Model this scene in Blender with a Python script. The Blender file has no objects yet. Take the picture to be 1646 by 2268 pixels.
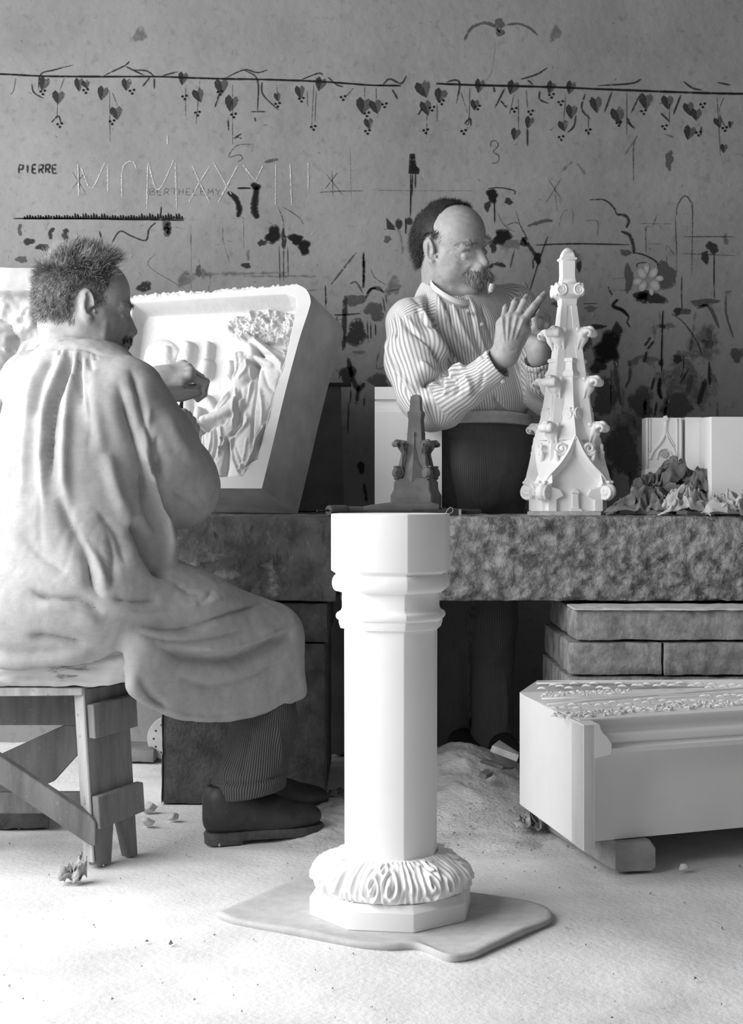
import bpy, math, random
import numpy as np
from mathutils import Vector, Matrix

# ------------------------------------------------------------------ camera
F, HZ, HC, CX = 3200.0, 1095.0, 0.775, 823.0      # focal length (px), horizon row, eye height (m), centre column
SC = bpy.context.scene
COL = SC.collection
cam = bpy.data.cameras.new('camera')
cam.sensor_fit = 'VERTICAL'
cam.sensor_height = 24.0
cam.lens = F / 2268.0 * 24.0
cam.shift_y = (HZ - 1134.0) / 2268.0
cam.clip_start, cam.clip_end = 0.05, 60
cam_ob = bpy.data.objects.new('camera', cam)
cam_ob.location = (0, 0, HC)
cam_ob.rotation_euler = (math.pi / 2, 0, 0)
COL.objects.link(cam_ob)
SC.camera = cam_ob
# ------------------------------------------------------------------ light
wd = bpy.data.worlds.new('world')
SC.world = wd
wd.use_nodes = True
wd.node_tree.nodes['Background'].inputs[0].default_value = (1, 1, 1, 1)
wd.node_tree.nodes['Background'].inputs[1].default_value = 0.135


def area(name, loc, target, sx, sy, power, spread=180):
    L = bpy.data.lights.new(name, 'AREA')
    L.shape = 'RECTANGLE'
    L.size, L.size_y, L.energy = sx, sy, power
    L.spread = math.radians(spread)
    o = bpy.data.objects.new(name, L)
    o.location = loc
    o.rotation_euler = (Vector(target) - Vector(loc)).to_track_quat('-Z', 'Y').to_euler()
    COL.objects.link(o)
    return o


area('studio_window_light', (-2.15, 2.20, 1.65), (0.4, 2.75, 0.70), 3.5, 2.1, 180)


vs = SC.view_settings
vs.view_transform = 'Standard'
vs.look = 'None'
vs.exposure = 0.0
vs.gamma = 1.0
vs.use_curve_mapping = False


# ------------------------------------------------------------------ helpers
def P(px, py, D):
    return np.array([(px - CX) / F * D, D, HC - (py - HZ) / F * D])


def G(px, py, z=0.0):
    return P(px, py, (HC - z) * F / (py - HZ))


def proj(v):
    v = np.asarray(v, float)
    D = np.maximum(v[..., 1], 0.05)
    return CX + v[..., 0] / D * F, HZ - (v[..., 2] - HC) / D * F


def _hash(ix, iy, iz, seed):
    h = (ix.astype(np.uint32) * np.uint32(73856093)) ^ (iy.astype(np.uint32) * np.uint32(19349663)) ^ \
        (iz.astype(np.uint32) * np.uint32(83492791)) ^ np.uint32((seed * 2654435761) & 0xffffffff)
    h = (h ^ (h >> np.uint32(13))) * np.uint32(1274126177)
    h = h ^ (h >> np.uint32(16))
    return h.astype(np.float32) / 4294967295.0 * 2 - 1


def noise(p, seed=0):
    p = np.asarray(p, np.float64) + 1000.0
    i = np.floor(p).astype(np.int64)
    f = p - i
    u = f * f * (3 - 2 * f)
    r = 0
    for a in (0, 1):
        wx = u[:, 0] if a else 1 - u[:, 0]
        for b in (0, 1):
            wy = u[:, 1] if b else 1 - u[:, 1]
            for c in (0, 1):
                wz = u[:, 2] if c else 1 - u[:, 2]
                r = r + wx * wy * wz * _hash(i[:, 0] + a, i[:, 1] + b, i[:, 2] + c, seed)
    return r


def fbm(p, seed=0, octv=3, gain=0.5):
    p = np.asarray(p, np.float64)
    r, a, s = 0, 1.0, 0
    for k in range(octv):
        r = r + a * noise(p * (2.03 ** k), seed + k * 7)
        s += a
        a *= gain
    return r / s


# ------------------------------------------------------------------ materials
def mat(name, c, c2=None, rough=0.85, scale=8.0, mix=(0.35, 0.65), detail=6, bump=0.0, bscale=120.0, bdist=0.002,
        spots=None, stretch=(1, 1, 1), spec=0.2, layers=()):
    """procedural grey material: c..c2 mottled by noise, optional spot layers, bump."""
    m = bpy.data.materials.new(name)
    m.use_nodes = True
    nt = m.node_tree
    N, L = nt.nodes, nt.links
    b = N['Principled BSDF']
    b.inputs['Roughness'].default_value = rough
    b.inputs['Specular IOR Level'].default_value = spec
    tc = N.new('ShaderNodeTexCoord')
    geo = N.new('ShaderNodeNewGeometry')
    mp = N.new('ShaderNodeMapping')
    mp.inputs['Scale'].default_value = stretch
    L.new(geo.outputs['Position'], mp.inputs[0])
    c2 = c if c2 is None else c2

    def ramp(src, lo, hi, a, d):
        r = N.new('ShaderNodeValToRGB')
        r.color_ramp.elements[0].position, r.color_ramp.elements[1].position = lo, hi
        r.color_ramp.elements[0].color = (a, a, a, 1)
        r.color_ramp.elements[1].color = (d, d, d, 1)
        L.new(src, r.inputs[0])
        return r.outputs[0]
    n1 = N.new('ShaderNodeTexNoise')
    n1.inputs['Scale'].default_value, n1.inputs['Detail'].default_value = scale, detail
    n1.inputs['Roughness'].default_value = 0.62
    L.new(mp.outputs[0], n1.inputs['Vector'])
    col = ramp(n1.outputs[0], mix[0], mix[1], c, c2)
    for (sc, lo, hi, val, fac, st) in layers:
        mp2 = N.new('ShaderNodeMapping')
        mp2.inputs['Scale'].default_value = st
        mp2.inputs['Location'].default_value = (sc * .37, sc * .11, sc * .73)
        L.new(geo.outputs['Position'], mp2.inputs[0])
        n2 = N.new('ShaderNodeTexNoise')
        n2.inputs['Scale'].default_value, n2.inputs['Detail'].default_value = sc, 7
        n2.inputs['Roughness'].default_value = 0.65
        L.new(mp2.outputs[0], n2.inputs['Vector'])
        f = ramp(n2.outputs[0], lo, hi, 0.0, fac)
        mx = N.new('ShaderNodeMixRGB')
        L.new(f, mx.inputs[0])
        L.new(col, mx.inputs[1])
        mx.inputs[2].default_value = (val, val, val, 1)
        col = mx.outputs[0]
    L.new(col, b.inputs['Base Color'])
    if bump:
        n3 = N.new('ShaderNodeTexNoise')
        n3.inputs['Scale'].default_value, n3.inputs['Detail'].default_value = bscale, 5
        L.new(mp.outputs[0], n3.inputs['Vector'])
        bp = N.new('ShaderNodeBump')
        bp.inputs['Strength'].default_value, bp.inputs['Distance'].default_value = bump, bdist
        L.new(n3.outputs[0], bp.inputs['Height'])
        L.new(bp.outputs[0], b.inputs['Normal'])
    return m


def paint_mat(name, c, edge=None, alpha=1.0):
    """flat wall paint; `edge` = (scale, lo, hi) breaks the stroke up like a dry brush"""
    m = bpy.data.materials.new(name)
    m.use_nodes = True
    nt = m.node_tree
    N, L = nt.nodes, nt.links
    b = N['Principled BSDF']
    b.inputs['Base Color'].default_value = (c, c, c, 1)
    b.inputs['Roughness'].default_value = 0.9
    b.inputs['Specular IOR Level'].default_value = 0.1
    if edge:
        geo = N.new('ShaderNodeNewGeometry')
        n = N.new('ShaderNodeTexNoise')
        n.inputs['Scale'].default_value, n.inputs['Detail'].default_value = edge[0], 6
        n.inputs['Roughness'].default_value = 0.7
        L.new(geo.outputs['Position'], n.inputs['Vector'])
        r = N.new('ShaderNodeMapRange')
        r.inputs[1].default_value, r.inputs[2].default_value = edge[1], edge[2]
        r.inputs[3].default_value, r.inputs[4].default_value = 0.0, alpha
        L.new(n.outputs[0], r.inputs[0])
        at = N.new('ShaderNodeAttribute')
        at.attribute_name = 'cover'
        mu = N.new('ShaderNodeMath')
        mu.operation = 'ADD'
        mu.use_clamp = True
        L.new(r.outputs[0], mu.inputs[0])
        m2 = N.new('ShaderNodeMath')
        m2.operation = 'MULTIPLY_ADD'
        L.new(at.outputs['Fac'], m2.inputs[0])
        m2.inputs[1].default_value, m2.inputs[2].default_value = 1.2, -1.0
        L.new(m2.outputs[0], mu.inputs[1])
        m3 = N.new('ShaderNodeMath')
        m3.operation = 'MULTIPLY'
        m3.inputs[1].default_value = alpha
        L.new(mu.outputs[0], m3.inputs[0])
        L.new(m3.outputs[0], b.inputs['Alpha'])
    else:
        b.inputs['Alpha'].default_value = alpha
    return m


# ------------------------------------------------------------------ objects
WORLD = {}          # object name -> world origin


def thing(name, label, cat, loc, group=None):
    o = bpy.data.objects.new(name, None)
    o.empty_display_size = 0.05
    COL.objects.link(o)
    o.location = loc
    WORLD[o.name] = np.array(loc, float)
    tag(o, label, cat, group)
    return o


def tag(o, label=None, cat=None, group=None, kind=None):
    for k, v in (('label', label), ('category', cat), ('group', group), ('kind', kind)):
        if v:
            o[k] = v
    return o


def obj(name, vf, m, parent=None, smooth=None, origin=None, bevel=0.0, attrs=None):
    """vf = (verts in world coords, faces).  smooth: None flat, 180 all smooth, else edge angle."""
    v, f = vf
    v = np.asarray(v, float).reshape(-1, 3)
    if parent is not None:
        base = WORLD[parent.name]
    elif origin is not None:
        base = np.array(origin, float)
    else:
        lo, hi = v.min(0), v.max(0)
        base = np.array([(lo[0] + hi[0]) / 2, (lo[1] + hi[1]) / 2, lo[2]])
    me = bpy.data.meshes.new(name)
    if isinstance(f, np.ndarray) and f.ndim == 2:
        n, k = f.shape
        me.vertices.add(len(v))
        me.vertices.foreach_set('co', (v - base).astype(np.float32).ravel())
        me.loops.add(n * k)
        me.loops.foreach_set('vertex_index', f.astype(np.int32).ravel())
        me.polygons.add(n)
        me.polygons.foreach_set('loop_start', np.arange(0, n * k, k, dtype=np.int32))
        me.update(calc_edges=True)
        me.validate()
    else:
        me.from_pydata([tuple(x) for x in (v - base)], [], [tuple(int(i) for i in q) for q in f])
        me.update()
    if attrs:
        for k, a in attrs.items():
            at = me.attributes.new(k, 'FLOAT', 'POINT')
            at.data.foreach_set('value', np.asarray(a, np.float32))
    if m is not None:
        me.materials.append(m)
    if smooth:
        me.polygons.foreach_set('use_smooth', np.ones(len(me.polygons), bool))
        if smooth < 180:
            me.set_sharp_from_angle(angle=math.radians(smooth))
    o = bpy.data.objects.new(name, me)
    COL.objects.link(o)
    if parent is not None:
        o.parent = parent
        o.location = (0, 0, 0)
    else:
        o.location = base
    WORLD[o.name] = base
    if bevel:
        md = o.modifiers.new('bevel', 'BEVEL')
        md.width, md.segments, md.limit_method = bevel, 2, 'ANGLE'
    return o


def join(*vfs):
    V, Fc, n = [], [], 0
    for v, f in vfs:
        v = np.asarray(v, float).reshape(-1, 3)
        V.append(v)
        Fc.extend([tuple(int(i) + n for i in q) for q in f])
        n += len(v)
    return np.concatenate(V), Fc


def box8(c):
    """c: 8 corners, bottom ring (4) then top ring (4), same winding (ccw from above)"""
    return np.array(c, float), [(3, 2, 1, 0), (4, 5, 6, 7), (0, 1, 5, 4), (1, 2, 6, 5), (2, 3, 7, 6), (3, 0, 4, 7)]


def box(x0, x1, y0, y1, z0, z1):
    return box8([(x0, y0, z0), (x1, y0, z0), (x1, y1, z0), (x0, y1, z0), (x0, y0, z1), (x1, y0, z1), (x1, y1, z1), (x0, y1, z1)])


def loft(rings, closed=True, caps=True):
    rings = [np.asarray(r, float) for r in rings]
    n = len(rings[0])
    V = np.concatenate(rings)
    Fc = []
    for i in range(len(rings) - 1):
        for j in range(n if closed else n - 1):
            k = (j + 1) % n
            Fc.append((i * n + j, i * n + k, (i + 1) * n + k, (i + 1) * n + j))
    if caps and closed:
        Fc.append(tuple(range(n - 1, -1, -1)))
        m = (len(rings) - 1) * n
        Fc.append(tuple(range(m, m + n)))
    return V, Fc


def prism(poly, ext):
    """poly: (n,3) planar outline; ext: extrusion vector"""
    p = np.asarray(poly, float)
    return loft([p, p + np.asarray(ext, float)])


def tube(path, radii, n=10, caps=True, flat=1.0):
    path = np.asarray(path, float)
    radii = np.broadcast_to(np.asarray(radii, float), (len(path),))
    t = np.gradient(path, axis=0)
    t /= np.linalg.norm(t, axis=1)[:, None] + 1e-9
    up = np.array([0.13, 0.27, 0.95])
    rings = []
    for i in range(len(path)):
        a = np.cross(t[i], up)
        if np.linalg.norm(a) < 1e-3:
            a = np.cross(t[i], [1, 0, 0])
        a /= np.linalg.norm(a)
        b = np.cross(t[i], a)
        ang = np.arange(n) * 2 * np.pi / n
        rings.append(path[i] + radii[i] * (np.cos(ang)[:, None] * a + flat * np.sin(ang)[:, None] * b))
    return loft(rings, caps=caps)


def catmull(pts, per=8):
    p = np.asarray(pts, float)
    if len(p) < 3:
        t = np.linspace(0, 1, per + 1)[:, None]
        return p[0] * (1 - t) + p[-1] * t
    q = np.concatenate([[2 * p[0] - p[1]], p, [2 * p[-1] - p[-2]]])
    out = []
    for i in range(1, len(q) - 2):
        for k in range(per):
            t = k / per
            out.append(0.5 * (2 * q[i] + (q[i + 1] - q[i - 1]) * t + (2 * q[i - 1] - 5 * q[i] + 4 * q[i + 1] - q[i + 2]) * t * t
                              + (3 * q[i] - q[i - 1] - 3 * q[i + 1] + q[i + 2]) * t ** 3))
    out.append(p[-1])
    return np.array(out)


def grid(nu, nv, fn):
    """fn(u, v) arrays -> (n,3) points; u,v in 0..1"""
    u, v = np.meshgrid(np.linspace(0, 1, nu), np.linspace(0, 1, nv))
    pts = fn(u.ravel(), v.ravel())
    i = np.arange(nu * nv).reshape(nv, nu)
    f = np.stack([i[:-1, :-1], i[:-1, 1:], i[1:, 1:], i[1:, :-1]], -1).reshape(-1, 4)
    return pts, f


def rough_box(corners, res, amp, fscale, seed=0, octv=3, skip=(), gain=0.55):
    """box from 8 corners with gridded faces, displaced by position noise (edges stay closed)"""
    c = np.asarray(corners, float)
    fs = [(3, 2, 1, 0), (4, 5, 6, 7), (0, 1, 5, 4), (1, 2, 6, 5), (2, 3, 7, 6), (3, 0, 4, 7)]
    V, Fc, n = [], [], 0
    for k, q in enumerate(fs):
        if k in skip:
            continue
        a, b, d, e = c[list(q)]
        nu = max(2, int(max(np.linalg.norm(b - a), np.linalg.norm(d - e)) / res) + 1)
        nv = max(2, int(max(np.linalg.norm(e - a), np.linalg.norm(d - b)) / res) + 1)
        u, v = np.meshgrid(np.linspace(0, 1, nu), np.linspace(0, 1, nv))
        u, v = u.ravel()[:, None], v.ravel()[:, None]
        p = (a * (1 - u) + b * u) * (1 - v) + (e * (1 - u) + d * u) * v
        i = np.arange(nu * nv).reshape(nv, nu) + n
        Fc.append(np.stack([i[:-1, :-1], i[:-1, 1:], i[1:, 1:], i[1:, :-1]], -1).reshape(-1, 4))
        V.append(p)
        n += len(p)
    V = np.concatenate(V)
    cen = c.mean(0)
    half = np.abs(c - cen).max(0)
    q = V * fscale
    d = np.stack([fbm(q, seed, octv, gain), fbm(q + 31.7, seed + 3, octv, gain), fbm(q + 77.1, seed + 5, octv, gain)], -1)
    # pull edges and corners in a little, so they read as worn
    r = np.abs(V - cen) / half
    wear = np.clip((np.sort(r, 1)[:, 1] - 0.9) / 0.1, 0, 1)[:, None]
    V = V + d * amp - wear * (V - cen) / half * amp * 0.8
    return V, np.concatenate(Fc)


# ------------------------------------------------------------------ implicit surfaces
class SDF:
    def __init__(s, lo, hi, h):
        s.h = h
        s.o = np.array(lo, np.float64)
        s.n = np.ceil((np.array(hi) - s.o) / h).astype(int) + 1
        s.d = np.full(s.n, 1.0, np.float32)

    def _sub(s, lo, hi):
        a = np.clip(np.floor((np.array(lo) - s.o) / s.h).astype(int), 0, s.n)
        b = np.clip(np.ceil((np.array(hi) - s.o) / s.h).astype(int) + 1, 0, s.n)
        sl = tuple(slice(x, y) for x, y in zip(a, b))
        ax = [(s.o[i] + np.arange(a[i], b[i]) * s.h).astype(np.float32) for i in range(3)]
        return sl, ax

    def _comb(s, sl, v, k, op):
        d = s.d[sl]
        if d.size == 0:
            return
        if op == 'sub':
            v = -v
            if k > 0:
                hh = np.clip(0.5 + 0.5 * (v - d) / k, 0, 1)
                s.d[sl] = d * (1 - hh) + v * hh + k * hh * (1 - hh)
            else:
                s.d[sl] = np.maximum(d, v)
        else:
            if k > 0:
                hh = np.clip(0.5 + 0.5 * (d - v) / k, 0, 1)
                s.d[sl] = d * (1 - hh) + v * hh - k * hh * (1 - hh)
            else:
                s.d[sl] = np.minimum(d, v)

    def cone(s, a, b, ra, rb=None, k=0.0, op='add'):
        rb = ra if rb is None else rb
        a, b = np.array(a, float), np.array(b, float)
        m = max(ra, rb) + k * 1.5 + 3 * s.h
        sl, ax = s._sub(np.minimum(a, b) - m, np.maximum(a, b) + m)
        ba = b - a
        L2 = max(ba @ ba, 1e-12)
        X, Y, Z = ax[0][:, None, None] - a[0], ax[1][None, :, None] - a[1], ax[2][None, None, :] - a[2]
        t = np.clip((X * ba[0] + Y * ba[1] + Z * ba[2]) / L2, 0, 1)
        d = np.sqrt((X - t * ba[0]) ** 2 + (Y - t * ba[1]) ** 2 + (Z - t * ba[2]) ** 2) - (ra + (rb - ra) * t)
        s._comb(sl, d.astype(np.float32), k, op)
        return s

    def chain(s, pts, rs, k=0.0, op='add'):
        for i in range(len(pts) - 1):
            s.cone(pts[i], pts[i + 1], rs[i], rs[i + 1], k, op)
        return s

    def ell(s, c, r, R=None, k=0.0, op='add', e=2.0):
        """ellipsoid; R columns are its axes (world); e>2 gives a boxier shape"""
        c, r = np.array(c, float), np.array(r, float)
        R = np.eye(3) if R is None else np.asarray(R, float)
        m = np.abs(R) @ r + k * 1.5 + 3 * s.h
        sl, ax = s._sub(c - m, c + m)
        X, Y, Z = ax[0][:, None, None] - c[0], ax[1][None, :, None] - c[1], ax[2][None, None, :] - c[2]
        q = [(X * R[0, i] + Y * R[1, i] + Z * R[2, i]) for i in range(3)]
        if e == 2.0:
            k0 = np.sqrt((q[0] / r[0]) ** 2 + (q[1] / r[1]) ** 2 + (q[2] / r[2]) ** 2)
        else:
            k0 = ((np.abs(q[0]) / r[0]) ** e + (np.abs(q[1]) / r[1]) ** e + (np.abs(q[2]) / r[2]) ** e) ** (1 / e)
        k1 = np.sqrt((q[0] / r[0] ** 2) ** 2 + (q[1] / r[1] ** 2) ** 2 + (q[2] / r[2] ** 2) ** 2) + 1e-6
        d = np.where(k0 < 1e-4, -min(r), k0 * (k0 - 1) / k1)
        s._comb(sl, d.astype(np.float32), k, op)
        return s

    def box(s, c, half, R=None, rnd=0.0, k=0.0, op='add'):
        c, half = np.array(c, float), np.array(half, float)
        R = np.eye(3) if R is None else np.asarray(R, float)
        m = np.abs(R) @ half + k * 1.5 + 3 * s.h
        sl, ax = s._sub(c - m, c + m)
        X, Y, Z = ax[0][:, None, None] - c[0], ax[1][None, :, None] - c[1], ax[2][None, None, :] - c[2]
        q = [np.abs(X * R[0, i] + Y * R[1, i] + Z * R[2, i]) - (half[i] - rnd) for i in range(3)]
        d = np.sqrt(sum(np.maximum(x, 0) ** 2 for x in q)) + np.minimum(np.maximum(np.maximum(q[0], q[1]), q[2]), 0) - rnd
        s._comb(sl, d.astype(np.float32), k, op)
        return s

    def half(s, p, n):
        """cut away everything on the side n points to"""
        ax = [(s.o[i] + np.arange(s.n[i]) * s.h).astype(np.float32) for i in range(3)]
        n = np.array(n, float) / np.linalg.norm(n)
        d = (ax[0][:, None, None] - p[0]) * n[0] + (ax[1][None, :, None] - p[1]) * n[1] + (ax[2][None, None, :] - p[2]) * n[2]
        s.d = np.maximum(s.d, d.astype(np.float32))
        return s

    def mesh(s, relax=1):
        d = s.d.copy()
        d[0], d[-1], d[:, 0], d[:, -1], d[:, :, 0], d[:, :, -1] = (1.0,) * 6
        ins = d < 0
        nx, ny, nz = s.n
        cnt = np.zeros((nx - 1, ny - 1, nz - 1), np.int8)
        for a in (0, 1):
            for b in (0, 1):
                for c in (0, 1):
                    cnt += ins[a:nx - 1 + a, b:ny - 1 + b, c:nz - 1 + c]
        act = (cnt > 0) & (cnt < 8)
        idx = np.argwhere(act)
        ids = np.full(act.shape, -1, np.int32)
        ids[act] = np.arange(len(idx))
        corner = {}
        for a in (0, 1):
            for b in (0, 1):
                for c in (0, 1):
                    corner[a, b, c] = d[idx[:, 0] + a, idx[:, 1] + b, idx[:, 2] + c]
        acc = np.zeros((len(idx), 3))
        num = np.zeros(len(idx))
        ks = list(corner)
        for i, k1 in enumerate(ks):
            for k2 in ks[i + 1:]:
                df = [k2[j] - k1[j] for j in range(3)]
                if sum(abs(x) for x in df) != 1:
                    continue
                v1, v2 = corner[k1], corner[k2]
                m = (v1 < 0) != (v2 < 0)
                t = np.where(m, v1 / np.where(m, v1 - v2, 1), 0)
                for j in range(3):
                    acc[:, j] += np.where(m, k1[j] + t * df[j], 0)
                num += m
        V = s.o + (idx + acc / num[:, None]) * s.h
        quads = []
        for ax in range(3):
            a1, a2 = (ax + 1) % 3, (ax + 2) % 3
            sh = [slice(1, -1)] * 3
            lo, hi = list(sh), list(sh)
            lo[ax], hi[ax] = slice(0, -1), slice(1, None)
            e = ins[tuple(lo)] != ins[tuple(hi)]
            q = np.argwhere(e)
            off = np.array([1, 1, 1])
            off[ax] = 0
            q = q + off
            flip = ins[q[:, 0], q[:, 1], q[:, 2]]
            d1, d2 = np.zeros(3, int), np.zeros(3, int)
            d1[a1], d2[a2] = 1, 1
            c0, c1, c2, c3 = q - d1 - d2, q - d2, q, q - d1
            qq = np.stack([ids[c[:, 0], c[:, 1], c[:, 2]] for c in (c0, c1, c2, c3)], -1)
            qq[~flip] = qq[~flip][:, ::-1]
            quads.append(qq)
        Fq = np.concatenate(quads)
        Fq = Fq[(Fq >= 0).all(1)]
        for _ in range(relax):
            V = laplace(V, Fq, 0.5)
        return V, Fq


def laplace(V, Fq, w=0.5, mask=None):
    acc = np.zeros_like(V)
    num = np.zeros(len(V))
    for a, b in ((0, 1), (1, 2), (2, 3), (3, 0)):
        for x, y in ((a, b), (b, a)):
            for j in range(3):
                acc[:, j] += np.bincount(Fq[:, x], V[Fq[:, y], j], len(V))
            num += np.bincount(Fq[:, x], minlength=len(V))
    m = acc / np.maximum(num, 1)[:, None]
    ww = w if mask is None else (w * mask)[:, None]
    return V + (m - V) * ww


def normals(V, Fq):
    a = V[Fq[:, 2]] - V[Fq[:, 0]]
    b = V[Fq[:, 3]] - V[Fq[:, 1]]
    n = np.cross(a, b)
    N = np.zeros_like(V)
    for k in range(4):
        for j in range(3):
            N[:, j] += np.bincount(Fq[:, k], n[:, j], len(V))
    return N / (np.linalg.norm(N, axis=1)[:, None] + 1e-12)


def seg_dist(px, py, pts):
    """distance and arc parameter (0..1) of points to a 2-D polyline"""
    pts = np.asarray(pts, float)
    best = np.full(px.shape, 1e9)
    par = np.zeros(px.shape)
    seg = np.linalg.norm(np.diff(pts, axis=0), axis=1)
    L = seg.sum()
    acc = 0
    for i in range(len(pts) - 1):
        a, b = pts[i], pts[i + 1]
        ba = b - a
        t = np.clip(((px - a[0]) * ba[0] + (py - a[1]) * ba[1]) / max(ba @ ba, 1e-9), 0, 1)
        d = np.hypot(px - a[0] - t * ba[0], py - a[1] - t * ba[1])
        m = d < best
        best = np.where(m, d, best)
        par = np.where(m, (acc + t * seg[i]) / L, par)
        acc += seg[i]
    return best, par


def fold(V, Fq, strokes, per=5):
    """drapery: strokes = (points seen from the front, half width px, height m); ridges > 0, creases < 0"""
    N = normals(V, Fq)
    px, py = proj(V)
    view = V - np.array([0, 0, HC])
    view /= np.linalg.norm(view, axis=1)[:, None]
    face = np.clip(-(N * view).sum(1) * 2.5 + 0.25, 0, 1)
    disp = np.zeros(len(V))
    for pts, w, amp in strokes:
        c = catmull(pts, per)
        lo, hi = c.min(0) - 3.2 * w, c.max(0) + 3.2 * w
        m = np.where((px > lo[0]) & (px < hi[0]) & (py > lo[1]) & (py < hi[1]) & (face > 0))[0]
        if not len(m):
            continue
        d, t = seg_dist(px[m], py[m], c)
        taper = np.clip(np.minimum(t, 1 - t) * 5 + 0.12, 0, 1)
        prof = np.exp(-(d / w) ** 2) if amp > 0 else .75 * np.exp(-np.sqrt((d / (.62 * w)) ** 2 + .04) + .2) + .25 * np.exp(-(d / (1.5 * w)) ** 2)
        disp[m] += amp * prof * taper * face[m]
    return V + N * disp[:, None]


def rot_from(z, x):
    z = np.array(z, float)
    z /= np.linalg.norm(z)
    x = np.array(x, float)
    x = x - z * (x @ z)
    x /= np.linalg.norm(x)
    return np.stack([x, np.cross(z, x), z], 1)


def arr(*a):
    return np.array(a, float)
# ================================================================== materials
M = {}
M['plaster_wall'] = mat('plaster_wall', 0.205, 0.275, scale=2.2, mix=(0.3, 0.7), bump=0.42, bscale=34, bdist=0.006,
                        layers=((38, 0.56, 0.70, 0.12, 0.45, (1, 1, 1)), (12, 0.52, 0.72, 0.30, 0.35, (1, 1, 1)), (3.1, 0.58, 0.74, 0.15, 0.35, (1.2, 1, 0.9)), (90, 0.70, 0.74, 0.6, 0.7, (1, 1, 1))))
M['floor'] = mat('dusty_floor', 0.56, 0.76, scale=3.0, mix=(0.3, 0.62), bump=0.4, bscale=90, bdist=0.005, rough=0.95,
                 layers=((150, 0.66, 0.72, 0.25, 0.5, (1, 1, 1)),))
M['marble'] = mat('white_marble', 0.84, 0.88, scale=6, bump=0.05, bscale=200, bdist=0.001, rough=0.7)
M['marble_dull'] = mat('white_marble_weathered', 0.42, 0.54, scale=14, bump=0.15, bscale=150, bdist=0.001, rough=0.8)
M['bench_rough'] = mat('bench_stone_rough', 0.13, 0.36, scale=34, mix=(0.38, 0.60), bump=1.0, bscale=110, bdist=0.006,
                       layers=((6, 0.55, 0.72, 0.10, 0.7, (1, 1, 1)), (7, 0.62, 0.70, 0.50, 0.6, (1, 1, 1.2))))
M['bench_smooth'] = mat('bench_stone_stained', 0.10, 0.22, scale=16, mix=(0.35, 0.65), bump=0.5, bscale=90, bdist=0.004,
                        layers=((8, 0.57, 0.66, 0.42, 0.7, (1, 1, 1.4)), (20, 0.57, 0.68, 0.03, 0.8, (1.6, 1, 0.35)), (60, 0.6, 0.7, .4, .4, (1, 1, .5))))
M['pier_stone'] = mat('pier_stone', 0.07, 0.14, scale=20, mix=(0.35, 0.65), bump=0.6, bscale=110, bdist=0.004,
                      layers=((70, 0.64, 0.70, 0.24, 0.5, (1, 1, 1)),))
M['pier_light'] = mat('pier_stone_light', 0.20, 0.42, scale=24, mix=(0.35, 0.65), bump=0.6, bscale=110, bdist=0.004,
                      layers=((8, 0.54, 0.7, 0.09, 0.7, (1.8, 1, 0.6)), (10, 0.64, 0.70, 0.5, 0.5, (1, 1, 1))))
M['stone_dust'] = mat('stone_dust', 0.48, 0.68, scale=10, bump=0.7, bscale=110, bdist=0.006, rough=1)
M['blanket'] = mat('grey_blanket', 0.44, 0.52, scale=40, bump=0.5, bscale=500, bdist=0.001, rough=1)
M['old_wood'] = mat('old_grey_wood', 0.10, 0.24, scale=16, stretch=(1, 1, 0.16), mix=(0.3, 0.7), bump=0.6, bscale=60, bdist=0.003,
                    layers=((120, 0.62, 0.70, 0.4, 0.5, (1, 1, 1)),))
M['wood_edge'] = mat('worn_lit_wood_edge', 0.30, 0.46, scale=26, stretch=(1, 1, 0.2), bump=0.6, bscale=80, bdist=0.003,
                     layers=((60, 0.60, 0.70, 0.08, 0.6, (1, 1, 1)),))  # old wood made paler where board edges catch the window light
M['seat_wood'] = mat('bleached_cracked_wood', 0.38, 0.54, scale=14, stretch=(0.2, 1, 1), bump=0.7, bscale=50, bdist=0.004,
                     layers=((24, 0.60, 0.66, 0.10, 0.8, (0.25, 1, 1)),))
M['timber'] = mat('timber_grey', 0.26, 0.40, scale=18, stretch=(0.4, 1, 1), bump=0.4, bscale=60, bdist=0.002)
M['slate'] = mat('dark_slate', 0.17, 0.23, scale=9, bump=0.3, bscale=90, bdist=0.002)
M['dark_model'] = mat('dark_stone_model', 0.13, 0.19, scale=16, bump=0.2, bscale=140, bdist=0.001)
M['iron'] = mat('dark_iron', 0.03, 0.06, scale=40, rough=0.5, spec=0.5)
M['bright_iron'] = mat('worn_steel', 0.30, 0.45, scale=60, rough=0.4, spec=0.5)
M['handle_wood'] = mat('tool_handle_wood', 0.12, 0.2, scale=40, stretch=(0.2, 1, 1), rough=0.6)
M['chip'] = mat('stone_chip', 0.5, 0.75, scale=30, bump=0.3, bscale=120)
M['chip_dark'] = mat('stone_chip_dark', 0.12, 0.25, scale=30, bump=0.3, bscale=120)
M['rag_dark'] = mat('dark_rag', 0.10, 0.22, scale=14, bump=0.4, bscale=240, bdist=0.001, rough=1)
M['rag_light'] = mat('light_rag', 0.34, 0.5, scale=14, bump=0.4, bscale=240, bdist=0.001, rough=1)
M['dead_leaf'] = mat('dry_leaf', 0.20, 0.45, scale=30, bump=0.4, bscale=90, rough=0.9)

# ================================================================== room shell
DW = 4.55                                              # distance of the back wall
wall = obj('wall_back', box(-4.0, 4.0, DW, DW + 0.25, -0.02, 3.4), M['plaster_wall'])
tag(wall, kind='structure')


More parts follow.
